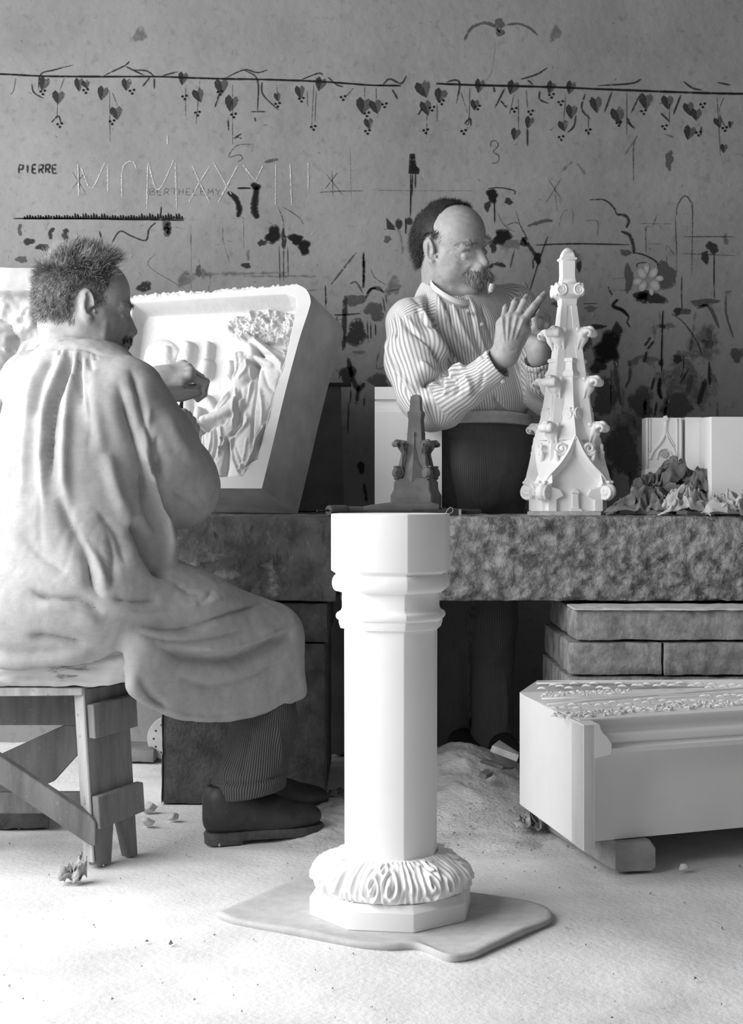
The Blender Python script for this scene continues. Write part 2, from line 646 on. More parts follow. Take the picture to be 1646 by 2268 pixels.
def floor_pts(u, v):
    x = -4.0 + 8.0 * u
    y = 0.3 + 4.3 * v
    p = np.stack([x, y, 0 * x], -1)
    z = 0.004 * fbm(p * 3.1, 3, 3) + 0.0035 * fbm(p * 16, 8, 2) - 0.004
    near = np.exp(-(((x - 0.04) / 0.42) ** 2 + ((y - 2.62) / 0.32) ** 2) ** 2)      # trodden flat around the column
    return np.stack([x, y, z * (1 - near) - 0.001 * near], -1)


fl = obj('floor', grid(260, 190, floor_pts), M['floor'], smooth=180)
tag(fl, kind='structure')
wl = obj('wall_left', join(box(-2.45, -2.2, -2.0, 0.4, -0.02, 3.4), box(-2.45, -2.2, 4.0, DW, -0.02, 3.4),
                           box(-2.45, -2.2, 0.4, 4.0, -0.02, 0.5), box(-2.45, -2.2, 0.4, 4.0, 2.85, 3.4)), M['plaster_wall'])
tag(wl, kind='structure')

# ================================================================== stone bench
BZ = 0.721                                             # bench top
bench = thing('stone_bench', 'massive stone work bench with rough hewn slab on heavy piers', 'bench', (0, 3.9, 0))
obj('slab', rough_box(box(-0.96, -0.085, 3.605, 4.42, 0.505, BZ)[0], 0.011, 0.005, 22, 4), M['bench_smooth'], bench, 60)


def slab_right():
    V, Fc = rough_box(box(-0.08, 1.45, 3.605, 4.0, 0.508, BZ)[0], 0.0062, 0.004, 30, 9)
    front = np.clip((3.64 - V[:, 1]) / 0.035, 0, 1) * np.clip((BZ - V[:, 2]) / 0.02, 0, 1)
    p = V * arr(1, 1, 1.3)
    V[:, 1] -= front * (0.016 * fbm(p * 30, 2, 3, 0.7) + 0.012 * np.abs(fbm(p * 62, 6, 2)) + 0.003)
    return V, Fc


tag(obj('slab', slab_right(), M['bench_rough'], bench, 70), 'rough hammered slab edge')
pl = bpy.data.objects.new('pier', None)
COL.objects.link(pl)
pl.parent = bench
pl.location = (-0.32, 0, 0)
WORLD[pl.name] = WORLD[bench.name] + arr(-0.32, 0, 0)
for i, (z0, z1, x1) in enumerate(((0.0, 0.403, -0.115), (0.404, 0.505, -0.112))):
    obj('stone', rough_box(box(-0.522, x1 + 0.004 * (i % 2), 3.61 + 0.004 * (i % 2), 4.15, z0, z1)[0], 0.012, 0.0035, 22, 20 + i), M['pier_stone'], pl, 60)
obj('stone', rough_box(box(-0.526, -0.5215, 3.606, 3.9, 0.0, 0.44)[0], 0.016, 0.003, 30, 25), M['marble_dull'], pl, 60)  # thin pale skin: window light on the pier's left side put into colour
# low back wall piece seen in the dark behind the pier
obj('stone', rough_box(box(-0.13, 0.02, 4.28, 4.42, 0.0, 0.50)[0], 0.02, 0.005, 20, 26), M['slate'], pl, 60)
pr = bpy.data.objects.new('pier', None)
COL.objects.link(pr)
pr.parent = bench
pr.location = (1.0, -0.3, 0)
WORLD[pr.name] = WORLD[bench.name] + arr(1.0, -0.3, 0)
k = 0
for (z0, z1, cuts) in ((0.0, 0.14, (0.48, 0.86, 1.6)), (0.143, 0.245, (0.475, 0.74, 1.2, 1.6)), (0.248, 0.338, (0.47, 0.98, 1.6)), (0.341, 0.421, (0.475, 0.70, 1.05, 1.6)), (0.424, 0.497, (0.49, 1.02, 1.6))):
    for a, b in zip(cuts[:-1], cuts[1:]):
        k += 1
        obj('stone', rough_box(box(a, b - 0.003, 3.455 + 0.004 * (k % 3), 3.98, z0, z1)[0], 0.010, 0.0028, 26, 40 + k), M['pier_light'], pr, 60)
obj('mortar_ledge', rough_box(box(.485, 1.62, 3.45, 3.6, .4965, .5035)[0], .01, .002, 30, 99), M['chip'], pr, 60)

# dust and rubble under the bench
def heap(cx, cy, rx, ry, hgt, seed, nu=60, nv=60):
    def fn(u, v):
        a, r = u * 2 * np.pi, v
        x, y = cx + rx * r * np.cos(a), cy + ry * r * np.sin(a)
        p = np.stack([x, y, 0 * x], -1)
        z = hgt * (np.cos(np.pi * np.clip(r, 0, 1)) * 0.5 + 0.5) * (1 + 0.5 * fbm(p * 6, seed, 2)) + 0.012 * (1 - r) * fbm(p * 30, seed + 2, 3)
        return np.stack([x, y, z - 0.006 * r ** 2 - 0.002], -1)
    return grid(nu, nv, fn)


h1 = obj('dust_heap', heap(0.235, 3.78, 0.34, 0.70, 0.105, 3, 130, 90), M['stone_dust'], smooth=180)
tag(h1, 'heap of pale stone dust spilling out under the bench beside the column', 'dust', kind='stuff')
h2 = obj('dust_heap', heap(-0.10, 3.42, 0.22, 0.30, 0.035, 5, 70, 50), M['stone_dust'], smooth=180)
tag(h2, 'low drift of stone dust in front of the dark shoe', 'dust', kind='stuff')

# ================================================================== octagonal column
CC = arr(0.0364, 2.68, 0.006)
TH0 = math.radians(-90 - 8.3)


def oct_ring(R, z, cham=0.012):
    pts = []
    for i in range(8):
        a = TH0 + math.radians(22.5 + 45 * i)
        for s in (-1, 1):
            b = a + s * cham
            pts.append((CC[0] + R * math.cos(b) * (1 - 0.4 * cham), CC[1] + R * math.sin(b) * (1 - 0.4 * cham), z))
    return np.array(pts)


def colz(py):
    return HC - (py - HZ) / 1194.0


def oct_loft(prof):
    return loft([oct_ring(w / 1157.6, z) for w, z in prof])


column = thing('octagonal_column', 'white marble octagonal column standing on a grey blanket', 'column', CC)
obj('plinth', oct_loft([(176.5, CC[2]), (178.5, CC[2] + .002), (178.5, .039), (176, .042), (166, .0505), (150, .052)]), M['marble'], column, 25)
tor = [(114, colz(1268)), (122, colz(1268))]
for t in np.linspace(0, 1, 13):
    a = math.radians(78 - 168 * t)
    tor.append((119 + 11.5 * math.cos(a), colz(1288.5) + 0.0158 * math.sin(a)))
tor += [(108.5, colz(1310))]
obj('neck', oct_loft(tor + [(108.5, colz(1343)), (111, colz(1349)), (116, colz(1352))] +
                     [(115 + 7 * math.cos(math.radians(75 - 150 * t)), colz(1361) + .0075 * math.sin(math.radians(75 - 150 * t))) for t in np.linspace(0, 1, 9)] +
                     [(115.5, colz(1371)), (115.5, colz(1376)), (112, colz(1388)), (103.5, colz(1390))]), M['marble'], column, 38)
obj('cap', oct_loft([(122, colz(1269)), (125, colz(1266)), (131.5, colz(1262)), (132.3, colz(1259)), (132.3, colz(1139)), (131, colz(1137.3)), (60, colz(1137)), (1, colz(1137))]), M['marble'], column, 25)
fl_ = [(103.5, colz(1390)), (102.6, colz(1870)), (103.5, colz(1885)), (107, colz(1893)), (113, colz(1899))]
obj('shaft', oct_loft([(103.6, colz(1389))] + fl_[1:] + [(118, colz(1902)), (118, colz(1925)), (100, colz(1930))]), M['marble'], column, 25)


def leaf_collar():
    nu, nv = 720, 84

    def fn(u, v):
        th = u * 2 * np.pi
        # profile, bottom to top: bulging ring
        kk = catmull([(120, .0525), (146, .0500), (163, .0545), (168, .066), (165, .080), (154, .094), (136, .105), (121, .112), (111, .1165), (104, .1165), (97, .110)], 8)
        ar_ = np.linspace(0, 1, len(kk))
        r0, z0 = np.interp(v, ar_, kk[:, 0]), np.interp(v, ar_, kk[:, 1])
        s = ((th - TH0) / (2 * np.pi) * 8) % 1.0           # 0..1 within one side, corner at .5
        c = s - 0.5
        rib = np.exp(-(c / 0.15) ** 2) * (0.45 + 0.55 * np.cos(c * 62)) * (0.4 + 0.6 * np.sin(np.pi * np.clip(v, 0, 1)))
        d = 0.55 * rib
        for (cx, cy, rr, sg) in ((0.16, 0.42, 0.15, 1), (0.86, 0.42, 0.15, -1), (0.0, 0.66, 0.10, -1), (1.0, 0.66, 0.10, -1)):
            dx, dy = (s - cx), (v - cy) * 0.62
            q = np.hypot(dx, dy)
            ph = np.arctan2(dy, dx) * sg
            d = d + 1.15 * np.exp(-(q / (rr * 1.15)) ** 4) * (0.5 + 0.5 * np.cos(2 * np.pi * (q / 0.105) - ph))
        p = np.stack([th * 7, v * 6, 0 * v], -1)
        d = d + 0.35 * fbm(p * 1.6, 5, 2) + 0.10 * np.sin(th * 64 + 3 * np.sin(v * 9))
        env = np.sin(np.pi * np.clip(v, 0.02, 0.98)) ** 0.5
        r = (r0 + env * (12.5 * d - 5)) / 1157.6
        return np.stack([CC[0] + r * np.cos(th), CC[1] + r * np.sin(th), z0], -1)
    return grid(nu, nv, fn)


tag(obj('leaf_collar', leaf_collar(), M['marble'], column, 180), 'ring of carved curling leaves')

# blanket under the column
def blanket():
    out = [(486, 2029), (515, 2040), (560, 2049), (610, 2058), (670, 2069), (730, 2081), (800, 2093), (860, 2098), (915, 2096), (950, 2106), (992, 2123),
           (1042, 2117), (1085, 2099), (1130, 2079), (1180, 2057), (1212, 2043), (1217, 2030), (1205, 2017), (1165, 2003), (1110, 1994), (1050, 1986),
           (1000, 1975), (900, 1958), (800, 1945), (700, 1946), (650, 1957), (600, 1977), (545, 2003)]
    g = np.array([G(x, y, 0.004)[:2] for x, y in out])
    c = arr(CC[0], CC[1] - 0.03)
    c2 = catmull(np.concatenate([g, g[:1]]), 5)[:-1]
    nu, nv = len(c2), 26

    def fn(u, v):
        i = np.round(u * (nu - 1)).astype(int)
        e = c2[i] - c
        # the long edges roll over: last rows curl down to the floor
        r = np.minimum(v / 0.86, 1.0)
        q = c + e * (r[:, None])
        t = np.clip((v - 0.86) / 0.14, 0, 1)
        p3 = np.stack([q[:, 0], q[:, 1], 0 * v], -1)
        lift = 0.0065 * np.clip((r - 0.62) / 0.38, 0, 1) ** 2 * (0.9 + 0.9 * fbm(p3 * 9, 4, 2))
        z = 0.006 + lift
        z = z * np.cos(t * np.pi * 0.5) - 0.004 * t
        n = e / np.linalg.norm(e, axis=1)[:, None]
        q = q + n * (0.006 * np.sin(t * np.pi) )[:, None]
        return np.stack([q[:, 0], q[:, 1], z], -1)
    V, Fc = grid(nu, nv, fn)
    i = np.arange(nv) * nu
    wrap = np.stack([i[:-1] + nu - 1, i[:-1], i[1:], i[1:] + nu - 1], -1)
    return V, np.concatenate([Fc, wrap])


bl = obj('blanket', blanket(), M['blanket'], smooth=180)
tag(bl, 'folded grey blanket lying on the floor under the column', 'blanket')

# ================================================================== carved cornice block (lower right)
Ao = arr(0.4215, 2.87, 0.0)
Ad, Aq = arr(0.938, 0.345, 0), arr(0.345, -0.938, 0)


def cb(a, b, z):
    return Ao + Ad * a + Aq * b + arr(0, 0, z)


cblock = thing('cornice_block', 'large white marble cornice block with carved leaf bands propped on a timber', 'carved block', cb(0.4, -0.25, 0.066))
ZB = 0.066
LEN = 1.25


def cornice_profile():
    pr = [(-0.066, ZB), (-0.066, 0.251), (-0.024, 0.252), (-0.022, 0.262), (-0.038, 0.265), (-0.042, 0.267)]
    for t in np.linspace(0, 1, 9):                       # torus
        a = math.radians(-70 + 150 * t)
        pr.append((-0.046 + 0.0115 * math.cos(a), 0.278 + 0.0105 * math.sin(a)))
    for t in np.linspace(0, 1, 8):                       # hollow
        a = math.radians(170 * t)
        pr.append((-0.058 - 0.013 * math.sin(a), 0.290 + 0.0115 * (1 - math.cos(a))))
    pr += [(-0.054, 0.3145), (-0.053, 0.318)]
    return pr


cp = cornice_profile()
PB = arr(.339, 3.307, 0)                               # back corner of the left end face


def el(t, z):
    return Ao + (PB - Ao) * t + arr(0, 0, z)


# far edge of the block runs parallel to the bench
far_l, far_r = P(1190, 1507, 3.405), P(1900, 1503, 3.40)
left_top_corner = el(1, 0.322)
Lr = np.array([cb(0.02, b, z) for b, z in cp] + [el(.9, 0.3195), left_top_corner, far_l, arr(far_l[0], far_l[1], ZB), el(1, ZB)])
Rr = np.array([cb(LEN, b, z) for b, z in cp] + [cb(LEN, -0.20, 0.316), cb(LEN, -0.26, 0.318), far_r, arr(far_r[0], far_r[1], ZB), cb(LEN, -0.2, ZB)])
V, Fc = loft([Lr, Rr])
Fc = [f for f in Fc]
obj('body', (V, Fc), M['marble'], cblock, 35)
# flat end stop with the moulding's outline
st = [(0.0, ZB), (0.025, ZB), (0.0255, 0.2485), (0.0625, 0.2545), (0.064, 0.275), (0.056, 0.286), (0.0525, 0.292), (0.044, 0.298), (0.0385, 0.308), (0.036, 0.3165), (0.0, 0.3165)]
obj('end_stop', prism([cb(a, 0.0, z) for a, z in st], (PB - Ao) * .17), M['marble'], cblock, bevel=0.0012)
obj('end_face', prism([cb(0.0, 0.0, ZB), cb(0.0, 0.0, 0.3165), el(.9, 0.3195), left_top_corner, el(1, ZB)], Ad * 0.024), M['marble'], cblock, bevel=0.001)


def top_pt(px, py):
    """point on the block's top face seen at a pixel"""
    n = np.cross(cb(LEN, -0.053, 0.318) - cb(0.02, -0.053, 0.318), far_l - cb(0.02, -0.053, 0.318))
    d = arr((px - CX) / F, 1, -(py - HZ) / F)
    o = arr(0, 0, HC)
    q = cb(0.02, -0.053, 0.318)
    return o + d * (((q - o) @ n) / (d @ n)), n / np.linalg.norm(n) * np.sign(n[2])


def bumps(row, size, step, leafy, seed, end=1700):
    (x0, y0), (x1, y1) = row
    rnd = random.Random(seed)
    parts = []
    n = int((end - x0) / step)
    for i in range(n):
        x = x0 + (i + 0.5) * step
        y = y0 + (y1 - y0) * (x - x0) / (x1 - x0)
        for j in range(leafy):
            q, nn = top_pt(x + rnd.uniform(-.35, .35) * step, y + rnd.uniform(-.35, .35) * size * 2.0)
            t = Ad * (1 if leafy > 1 else 0.9) + Aq * (rnd.uniform(-1, 1) if leafy > 1 else 0.55)
            t /= np.linalg.norm(t)
            L = size / 1000 * (rnd.uniform(0.5, 0.9) if leafy > 1 else 1.25)
            path = [q - t * L * f + nn * hgt * size / 1000 for f, hgt in ((-1, -0.15), (-0.6, 0.12), (0, 0.25), (0.6, 0.12), (1, -0.15))]
            parts.append(tube(path, np.array([0.1, 0.5, 0.62, 0.45, 0.08]) * L * (0.6 if leafy > 1 else 0.40), 7))
    return join(*parts)


tag(obj('leaf_band', bumps(((1196, 1521), (1620, 1518)), 9, 18, 1, 1), M['marble'], cblock, 180), kind='stuff')
tag(obj('leaf_band', bumps(((1196, 1540), (1400, 1530)), 7.5, 8, 2, 2, 1400), M['marble'], cblock, 180), kind='stuff')
tag(obj('leaf_band', bumps(((1222, 1569), (1620, 1542)), 8.5, 18, 1, 3), M['marble'], cblock, 180), kind='stuff')
tag(obj('leaf_band', bumps(((1226, 1588), (1620, 1556)), 9.5, 8, 2, 4), M['marble'], cblock, 180), kind='stuff')
for (a, b, c, d) in (((1188, 1514), (1640, 1510), 2.0, 0), ((1200, 1548), (1640, 1535), 2.0, 1), ((1212, 1561), (1640, 1525), 2.4, 2)):
    ps = [top_pt(a[0] + (b[0] - a[0]) * t, a[1] + (b[1] - a[1]) * t) for t in np.linspace(0, 1.5, 8)]
    obj('fillet', tube([q + n * 0.0005 for q, n in ps], c / 1000, 6), M['marble'], cblock, 180)

# timber under it
def timber():
    a, b = G(1358, 1932), G(1452, 1928)
    dx = (b - a)
    dx[2] = 0
    dx /= np.linalg.norm(dx)
    bk = arr(-0.25, 0.97, 0)
    pts = []
    L = np.linalg.norm((b - a)[:2])
    rr = 0.012
    o = a
    prof = [(0.006, 0.0), (L - .008, 0.0), (L, .008), (L, 0.047), (L - rr, 0.0635), (rr * .4, 0.0640), (0, 0.05), (0, .006)]
    ring0 = np.array([o + dx * x + arr(0, 0, z) for x, z in prof])
    mid = np.array([o + dx * x * 1.0 + arr(0, 0, z) for x, z in prof]) + bk * 0.2
    far = mid + bk * 0.25
    inner = (ring0 - ring0.mean(0)) * 0.94 + ring0.mean(0) - bk * 0.006
    inner[:, 2] = np.maximum(inner[:, 2], 0.002)
    return loft([inner, ring0, mid, far])


tm = obj('timber_block', timber(), M['timber'], smooth=35)
tag(tm, 'short rounded grey timber propping up the marble cornice block', 'timber')
# ================================================================== relief on the bench
M['marble_carved'] = mat('freshly_carved_marble', 0.51, 0.57, scale=9, bump=0.15, bscale=160, bdist=0.001, rough=0.85)
RA = P(580, 1082, 3.75)
Ru = arr(-.905, .425, 0) / np.linalg.norm(arr(-.905, .425, 0))
Rv = arr(.08, .17, .556) / np.linalg.norm(arr(.08, .17, .556))
Rn = np.cross(Ru, Rv)
Rn = Rn * (-np.sign(Rn[1])) / np.linalg.norm(Rn)       # towards the viewer
RW = -Rn * 0.209
ORG = arr(0, 0, HC)


def rel_plane(px, py):
    d = np.stack([(px - CX) / F, np.ones_like(px), -(py - HZ) / F], -1)
    t = ((RA - ORG) @ Rn) / (d @ Rn)
    return ORG + d * t[:, None]


def poly_sd(px, py, poly):
    """signed distance to a closed polygon, positive inside"""
    poly = np.asarray(poly, float)
    d, _ = seg_dist(px, py, np.concatenate([poly, poly[:1]]))
    ins = np.zeros(px.shape, bool)
    j = len(poly) - 1
    for i in range(len(poly)):
        (xi, yi), (xj, yj) = poly[i], poly[j]
        c = ((yi > py) != (yj > py)) & (px < (xj - xi) * (py - yi) / (yj - yi + 1e-12) + xi)
        ins ^= c
        j = i
    return np.where(ins, d, -d)


def c4(pts, s=.3159, o=(260, 600)):
    return [(o[0] + x * s, o[1] + y * s) for x, y in pts]


R_OUT = catmull([(580, 1082), (604, 985), (632, 868), (662, 755), (683, 690), (688, 664), (678, 641), (653, 627)], 8)
R_IN = c4([(100, 300), (110, 222), (600, 190), (1190, 160), (1255, 185), (1265, 240), (1245, 330), (1170, 660), (1100, 880), (985, 1325), (945, 1345), (905, 1390),
           (872, 1446), (600, 1448), (-30, 1450)])

DOMES = [  # (points, radii, height m, exponent)
    ([(1085, 600), (1040, 780), (980, 980), (920, 1180), (850, 1430)], [95, 140, 150, 150, 130], .043),
    ([(920, 455), (1010, 530), (1110, 620), (1165, 690)], [28, 42, 50, 40], .052), ([(935, 565), (905, 590)], [46, 40], .045),
    ([(1060, 650), (1000, 620), (950, 590)], [45, 35, 25], .05),
    ([(850, 600), (868, 690), (845, 760)], [62, 84, 74], .058), ([(775, 640), (765, 695)], [44, 40], .046), ([(740, 668), (742, 690)], [14, 12], .045), ([(925, 530), (930, 580)], [52, 46], .056), ([(888, 565), (893, 590)], [16, 14], .05),
    ([(860, 800), (790, 900), (740, 1000)], [95, 120, 110], .048), ([(740, 1050), (690, 1200), (650, 1420)], [110, 115, 95], .043),
    ([(840, 920), (720, 1000), (600, 1040)], [58, 52, 40], .062), ([(600, 1040), (565, 1065)], [34, 24], .060),
    ([(580, 860), (640, 960), (660, 1010)], [34, 42, 30], .034), ([(250, 560), (230, 760), (240, 960)], [130, 150, 120], .018),
    ([(450, 500), (425, 610)], [50, 62], .036), ([(590, 485), (580, 560)], [34, 36], .030), ([(580, 620), (570, 680)], [44, 46], .036),
    ([(400, 690), (360, 820), (380, 950)], [80, 110, 90], .026), ([(530, 950), (505, 1090)], [34, 40], .034), ([(300, 520), (290, 590)], [36, 50], .028),
    ([(1115, 900), (1000, 1150), (890, 1400)], [15, 16, 17], .056), ([(600, 1150), (590, 1430)], [60, 55], .034), ([(480, 1150), (470, 1430)], [60, 60], .03),
]
CREASE = [  # (points, half width, height m)
    ([(940, 460), (1060, 560), (1170, 660)], 9, .007), ([(925, 480), (990, 560), (1100, 600)], 8, -.008), ([(930, 640), (925, 800), (880, 960)], 10, .010),
    ([(955, 640), (960, 820), (940, 1000), (930, 1230)], 9, -.010), ([(1000, 660), (1050, 800), (1130, 860)], 14, -.008), ([(985, 800), (1010, 960), (1000, 1100), (960, 1280)], 12, .009),
    ([(1130, 700), (1090, 880), (1010, 1060), (930, 1260)], 10, -.009), ([(870, 970), (900, 1050), (800, 1150), (760, 1180)], 14, .010), ([(850, 1000), (830, 1080), (770, 1150)], 10, -.012),
    ([(770, 1180), (790, 1300), (850, 1430)], 10, .009), ([(800, 1190), (860, 1330), (890, 1400)], 10, -.007), ([(760, 1160), (745, 1300), (720, 1440)], 10, -.014),
    ([(900, 1150), (880, 1290), (840, 1400)], 11, .006), ([(790, 590), (800, 690), (770, 770)], 8, -.009), ([(830, 560), (845, 680), (800, 770)], 7, .006),
    ([(900, 600), (905, 690), (850, 760)], 8, .006), ([(790, 830), (720, 900), (650, 970)], 9, .007), ([(800, 850), (740, 930), (670, 990)], 8, -.008),
    ([(820, 800), (830, 920), (790, 1080)], 10, .008), ([(860, 820), (850, 930), (800, 1100)], 9, -.009), ([(640, 1080), (640, 1200), (600, 1330)], 10, .008),
    ([(670, 1070), (680, 1200), (650, 1340)], 9, -.010), ([(710, 1060), (720, 1180), (690, 1300)], 10, .008), ([(570, 1080), (580, 1200), (560, 1340)], 10, -.008),
    ([(760, 1040), (700, 1070), (580, 1080)], 8, -.012), ([(700, 1180), (740, 1160), (730, 1220), (690, 1240)], 8, .007), ([(575, 1045), (600, 1040)], 5, -.006),
    ([(570, 1062), (595, 1058)], 5, -.006), ([(400, 500), (350, 600), (320, 700)], 9, -.009), ([(500, 500), (490, 600), (430, 640)], 9, -.010), ([(540, 470), (550, 560), (520, 610)], 8, -.01),
    ([(330, 620), (430, 640), (520, 610)], 8, -.008), ([(640, 700), (590, 780), (560, 850)], 12, -.006), ([(1160, 560), (1120, 540), (1020, 480)], 10, -.012),
    ([(1100, 470), (1030, 430), (1000, 470)], 9, .006), ([(720, 330), (900, 300), (1100, 260), (1230, 260)], 20, .006),
]


def relief_front():
    nu, nv = 300, 330
    u, v = np.meshgrid(np.linspace(0, 1, nu), np.linspace(0, 1, nv))
    u, v = u.ravel(), v.ravel()
    L = arr(236, 1080) * (1 - v[:, None]) + arr(212, 659) * v[:, None]
    ii = v * (len(R_OUT) - 1)
    R = np.stack([np.interp(ii, np.arange(len(R_OUT)), R_OUT[:, k]) for k in (0, 1)], -1)
    q = L * (1 - u[:, None]) + R * u[:, None]
    px, py = q[:, 0], q[:, 1]
    X, Y = (px - 260) / .3159, (py - 600) / .3159            # crop coordinates
    sd = poly_sd(px, py, R_IN)
    top = np.clip((330 - Y) / 120, 0, 1)
    wd_ = 5 + 22 * top
    t = np.clip(sd / wd_, 0, 1)
    rec = -0.052 * (t * t * (3 - 2 * t) * (1 - top) + np.sin(t * np.pi / 2) ** 1.2 * top)
    fig = np.zeros_like(px)
    for pts, rs, H in DOMES:
        c = catmull(pts, 6) if len(pts) > 2 else np.array(pts, float)
        rr = np.array(rs, float)
        d, par = seg_dist(X, Y, c)
        r = np.interp(par, np.linspace(0, 1, len(rr)), rr)
        h = H * np.sqrt(np.clip(1 - (d / r) ** 2.6, 0, 1))
        k = .006
        hh = np.clip(.5 + .5 * (fig - h) / k, 0, 1)
        fig = np.maximum(h, fig) + np.where((h > 0) & (fig > 0), k * hh * (1 - hh), 0)
    body = np.clip(fig / .012, 0, 1)
    cr = np.zeros_like(px)
    for pts, w, a in CREASE:
        d, par = seg_dist(X, Y, catmull(pts, 5))
        cr += a * .9 * np.exp(-(d / w) ** 2) * np.clip(np.minimum(par, 1 - par) * 6 + .15, 0, 1)
    p2 = np.stack([X / 60, Y / 60, 0 * X], -1)
    fol = np.clip(1 - np.hypot((X - 1000) / 290, (Y - 350) / 125) ** 4, 0, 1) + np.clip(1 - np.hypot((X - 1180) / 60, (Y - 470) / 120) ** 4, 0, 1)
    fol = np.clip(fol * 3, 0, 1)
    wv = np.stack([fbm(p2 * 1.1, 41, 2), fbm(p2 * 1.1 + 7, 43, 2), 0 * X], -1)
    leaf = fol * (.012 + .022 * fbm(p2 * arr(1.7, 1.0, 1) + wv, 11, 2) + .010 * np.abs(noise(p2 * arr(5, 2.4, 1) + wv * 2, 4)) + .004 * fbm(p2 * 9, 9, 2))
    z = rec + np.where(sd > 0, (fig + cr * body + leaf) * np.clip(sd / 6, 0, 1), 0)
    z = z + .0012 * fbm(p2 * 4, 2, 2) * np.clip(sd / 10, 0, 1)
    topedge = np.clip((v - .965) / .035, 0, 1)
    z = z - topedge * .012 * (.5 + fbm(p2 * 2.2, 21, 3))
    V = rel_plane(px, py) + Rn * z[:, None]
    V[:, 2] += topedge * .006 * fbm(p2 * 2.5, 33, 3)
    i = np.arange(nu * nv).reshape(nv, nu)
    f = np.stack([i[:-1, :-1], i[:-1, 1:], i[1:, 1:], i[1:, :-1]], -1).reshape(-1, 4)
    loop = np.concatenate([i[0, :], i[1:, -1], i[-1, -2::-1], i[-2:0:-1, 0]])
    return V, f, loop


V, Fc, loop = relief_front()
back = V[loop] + RW
back[:, 2] = np.maximum(back[:, 2], BZ + 0.001)
rim = V[loop]
nl = len(loop)
W_, FW = loft([rim, rim * .5 + back * .5, back], caps=False)
FW.append(tuple(range(2 * nl, 3 * nl)))
relief = thing('relief_block', 'deep white marble block with a half carved figure relief, leaning back on the bench', 'relief', arr(-.35, 3.98, BZ))
obj('block', (W_, FW), M['marble_dull'], relief, 35)
tag(obj('carved_relief', (V, Fc), M['marble_carved'], relief, 180), 'recessed relief of veiled figures under a tree')
wedge = obj('wooden_wedge', rough_box(box(-.62, -.40, 4.0, 4.05, BZ, BZ + .012)[0], .02, .001, 20), M['old_wood'])
tag(wedge, 'thin wooden wedge hidden under the leaning relief block', 'wedge')
bpy.data.objects.remove(wedge)

# dark slab leaning behind the relief
ds = obj('slate_slab', rough_box([P(640, 1134, 4.22), P(763, 1134, 4.22), P(763, 1134, 4.25), P(640, 1134, 4.25),
                                  P(640, 852, 4.27), P(754, 852, 4.27), P(754, 852, 4.30), P(640, 852, 4.30)], .012, .004, 20, 71), M['slate'], smooth=60)
tag(ds, 'dark slate slab standing behind the relief block against the wall', 'slab')
rod = obj('iron_bar', box(P(700, 853, 4.285)[0], P(778, 853, 4.285)[0], 4.26, 4.31, P(0, 857, 4.28)[2] + .002, P(0, 850, 4.28)[2] + .002), M['iron'], bevel=.001)
tag(rod, 'flat dark iron bar lying across the top of the slate slab', 'bar')

# ================================================================== white panel behind the little model
def panel():
    x0, x1 = P(830, 0, 3.975)[0], P(978, 0, 3.975)[0]
    z = lambda y: HC - (y - HZ) * 3.975 / 3200
    prof = [(3.955, BZ), (3.955, z(914)), (3.958, z(911)), (3.965, z(905)), (3.968, z(897)), (3.969, z(889)), (3.956, z(885)), (3.955, z(860)), (3.957, z(858)), (3.98, z(858)), (3.98, BZ)]
    rings = [[(x, y, zz) for y, zz in prof] for x in (x0, x1)]
    return loft(rings)


pn = obj('moulded_panel', panel(), M['marble'], smooth=30)
tag(pn, 'white marble panel with one moulding standing behind the dark model', 'panel')

# ================================================================== finials
def sq_loft(prof, C, ex, ey, rot=0.0):
    """square section loft; prof = (z, half width)"""
    rings = []
    for z, w in prof:
        r = []
        for i in range(4):
            a = math.radians(45 + 90 * i) + rot
            for s in (-.035, .035):
                r.append(C + ex * (w * 1.4142 * math.cos(a + s)) + ey * (w * 1.4142 * math.sin(a + s)) + arr(0, 0, z))
        rings.append(r)
    return loft(rings)


def xform(vf, o, e1, e2, e3, s=1.0):
    v, f = vf
    v = np.asarray(v) * s
    return o + v[:, :1] * e1 + v[:, 1:2] * e2 + v[:, 2:3] * e3, f


def spiral(turns, r0, r1, tube0, tube1, n=26, start=0.0, flat=1.0):
    """spiral in the (x,z) plane about the origin, unit frame"""
    t = np.linspace(0, 1, n)
    a = start + t * turns * 2 * np.pi
    r = r0 + (r1 - r0) * t
    return tube(np.stack([r * np.cos(a), 0 * t, r * np.sin(a)], -1), tube0 + (tube1 - tube0) * t, 9)


def crocket_mesh():
    s = SDF((-.012, -.026, -.046), (.054, .026, .036), .0014)
    s.chain([(0, 0, -.040), (.004, 0, -.018), (.010, 0, .004), (.020, 0, .017), (.032, 0, .018), (.040, 0, .010)], [.005, .008, .010, .011, .011, .009], k=.004)
    s.cone((.006, -.019, .020), (.006, .019, .020), .006, k=.006)
    s.ell((.018, 0, .019), (.024, .017, .006), k=.006)
    s.cone((.035, -.012, .010), (.035, .012, .010), .0115, k=.004)
    s.ell((.012, 0, .004), (.012, .017, .020), k=.008)
    s.cone((.026, -.03, .002), (.026, .03, .002), .0062, op='sub', k=.003)
    s.cone((.030, -.03, .0055), (.030, .03, .0055), .0045, op='sub', k=.003)
    for yy in (-.010, 0, .010):
        s.chain([(.044, yy, .020), (.024, yy, .0275), (.008, yy * .8, .018), (.002, yy * .6, -.02)], [.0014, .0016, .0016, .0012], op='sub', k=.003)
    for sg in (-1, 1):
        s.cone((.036, sg * .022, .009), (.036, sg * .013, .009), .004, op='sub', k=.003)
        s.chain([(.0, sg * .012, -.030), (.008, sg * .014, -.006), (.016, sg * .014, .010)], [.002, .004, .005], k=.004)
    V, f = s.mesh(1)
    return V, f


CROCKET = crocket_mesh()


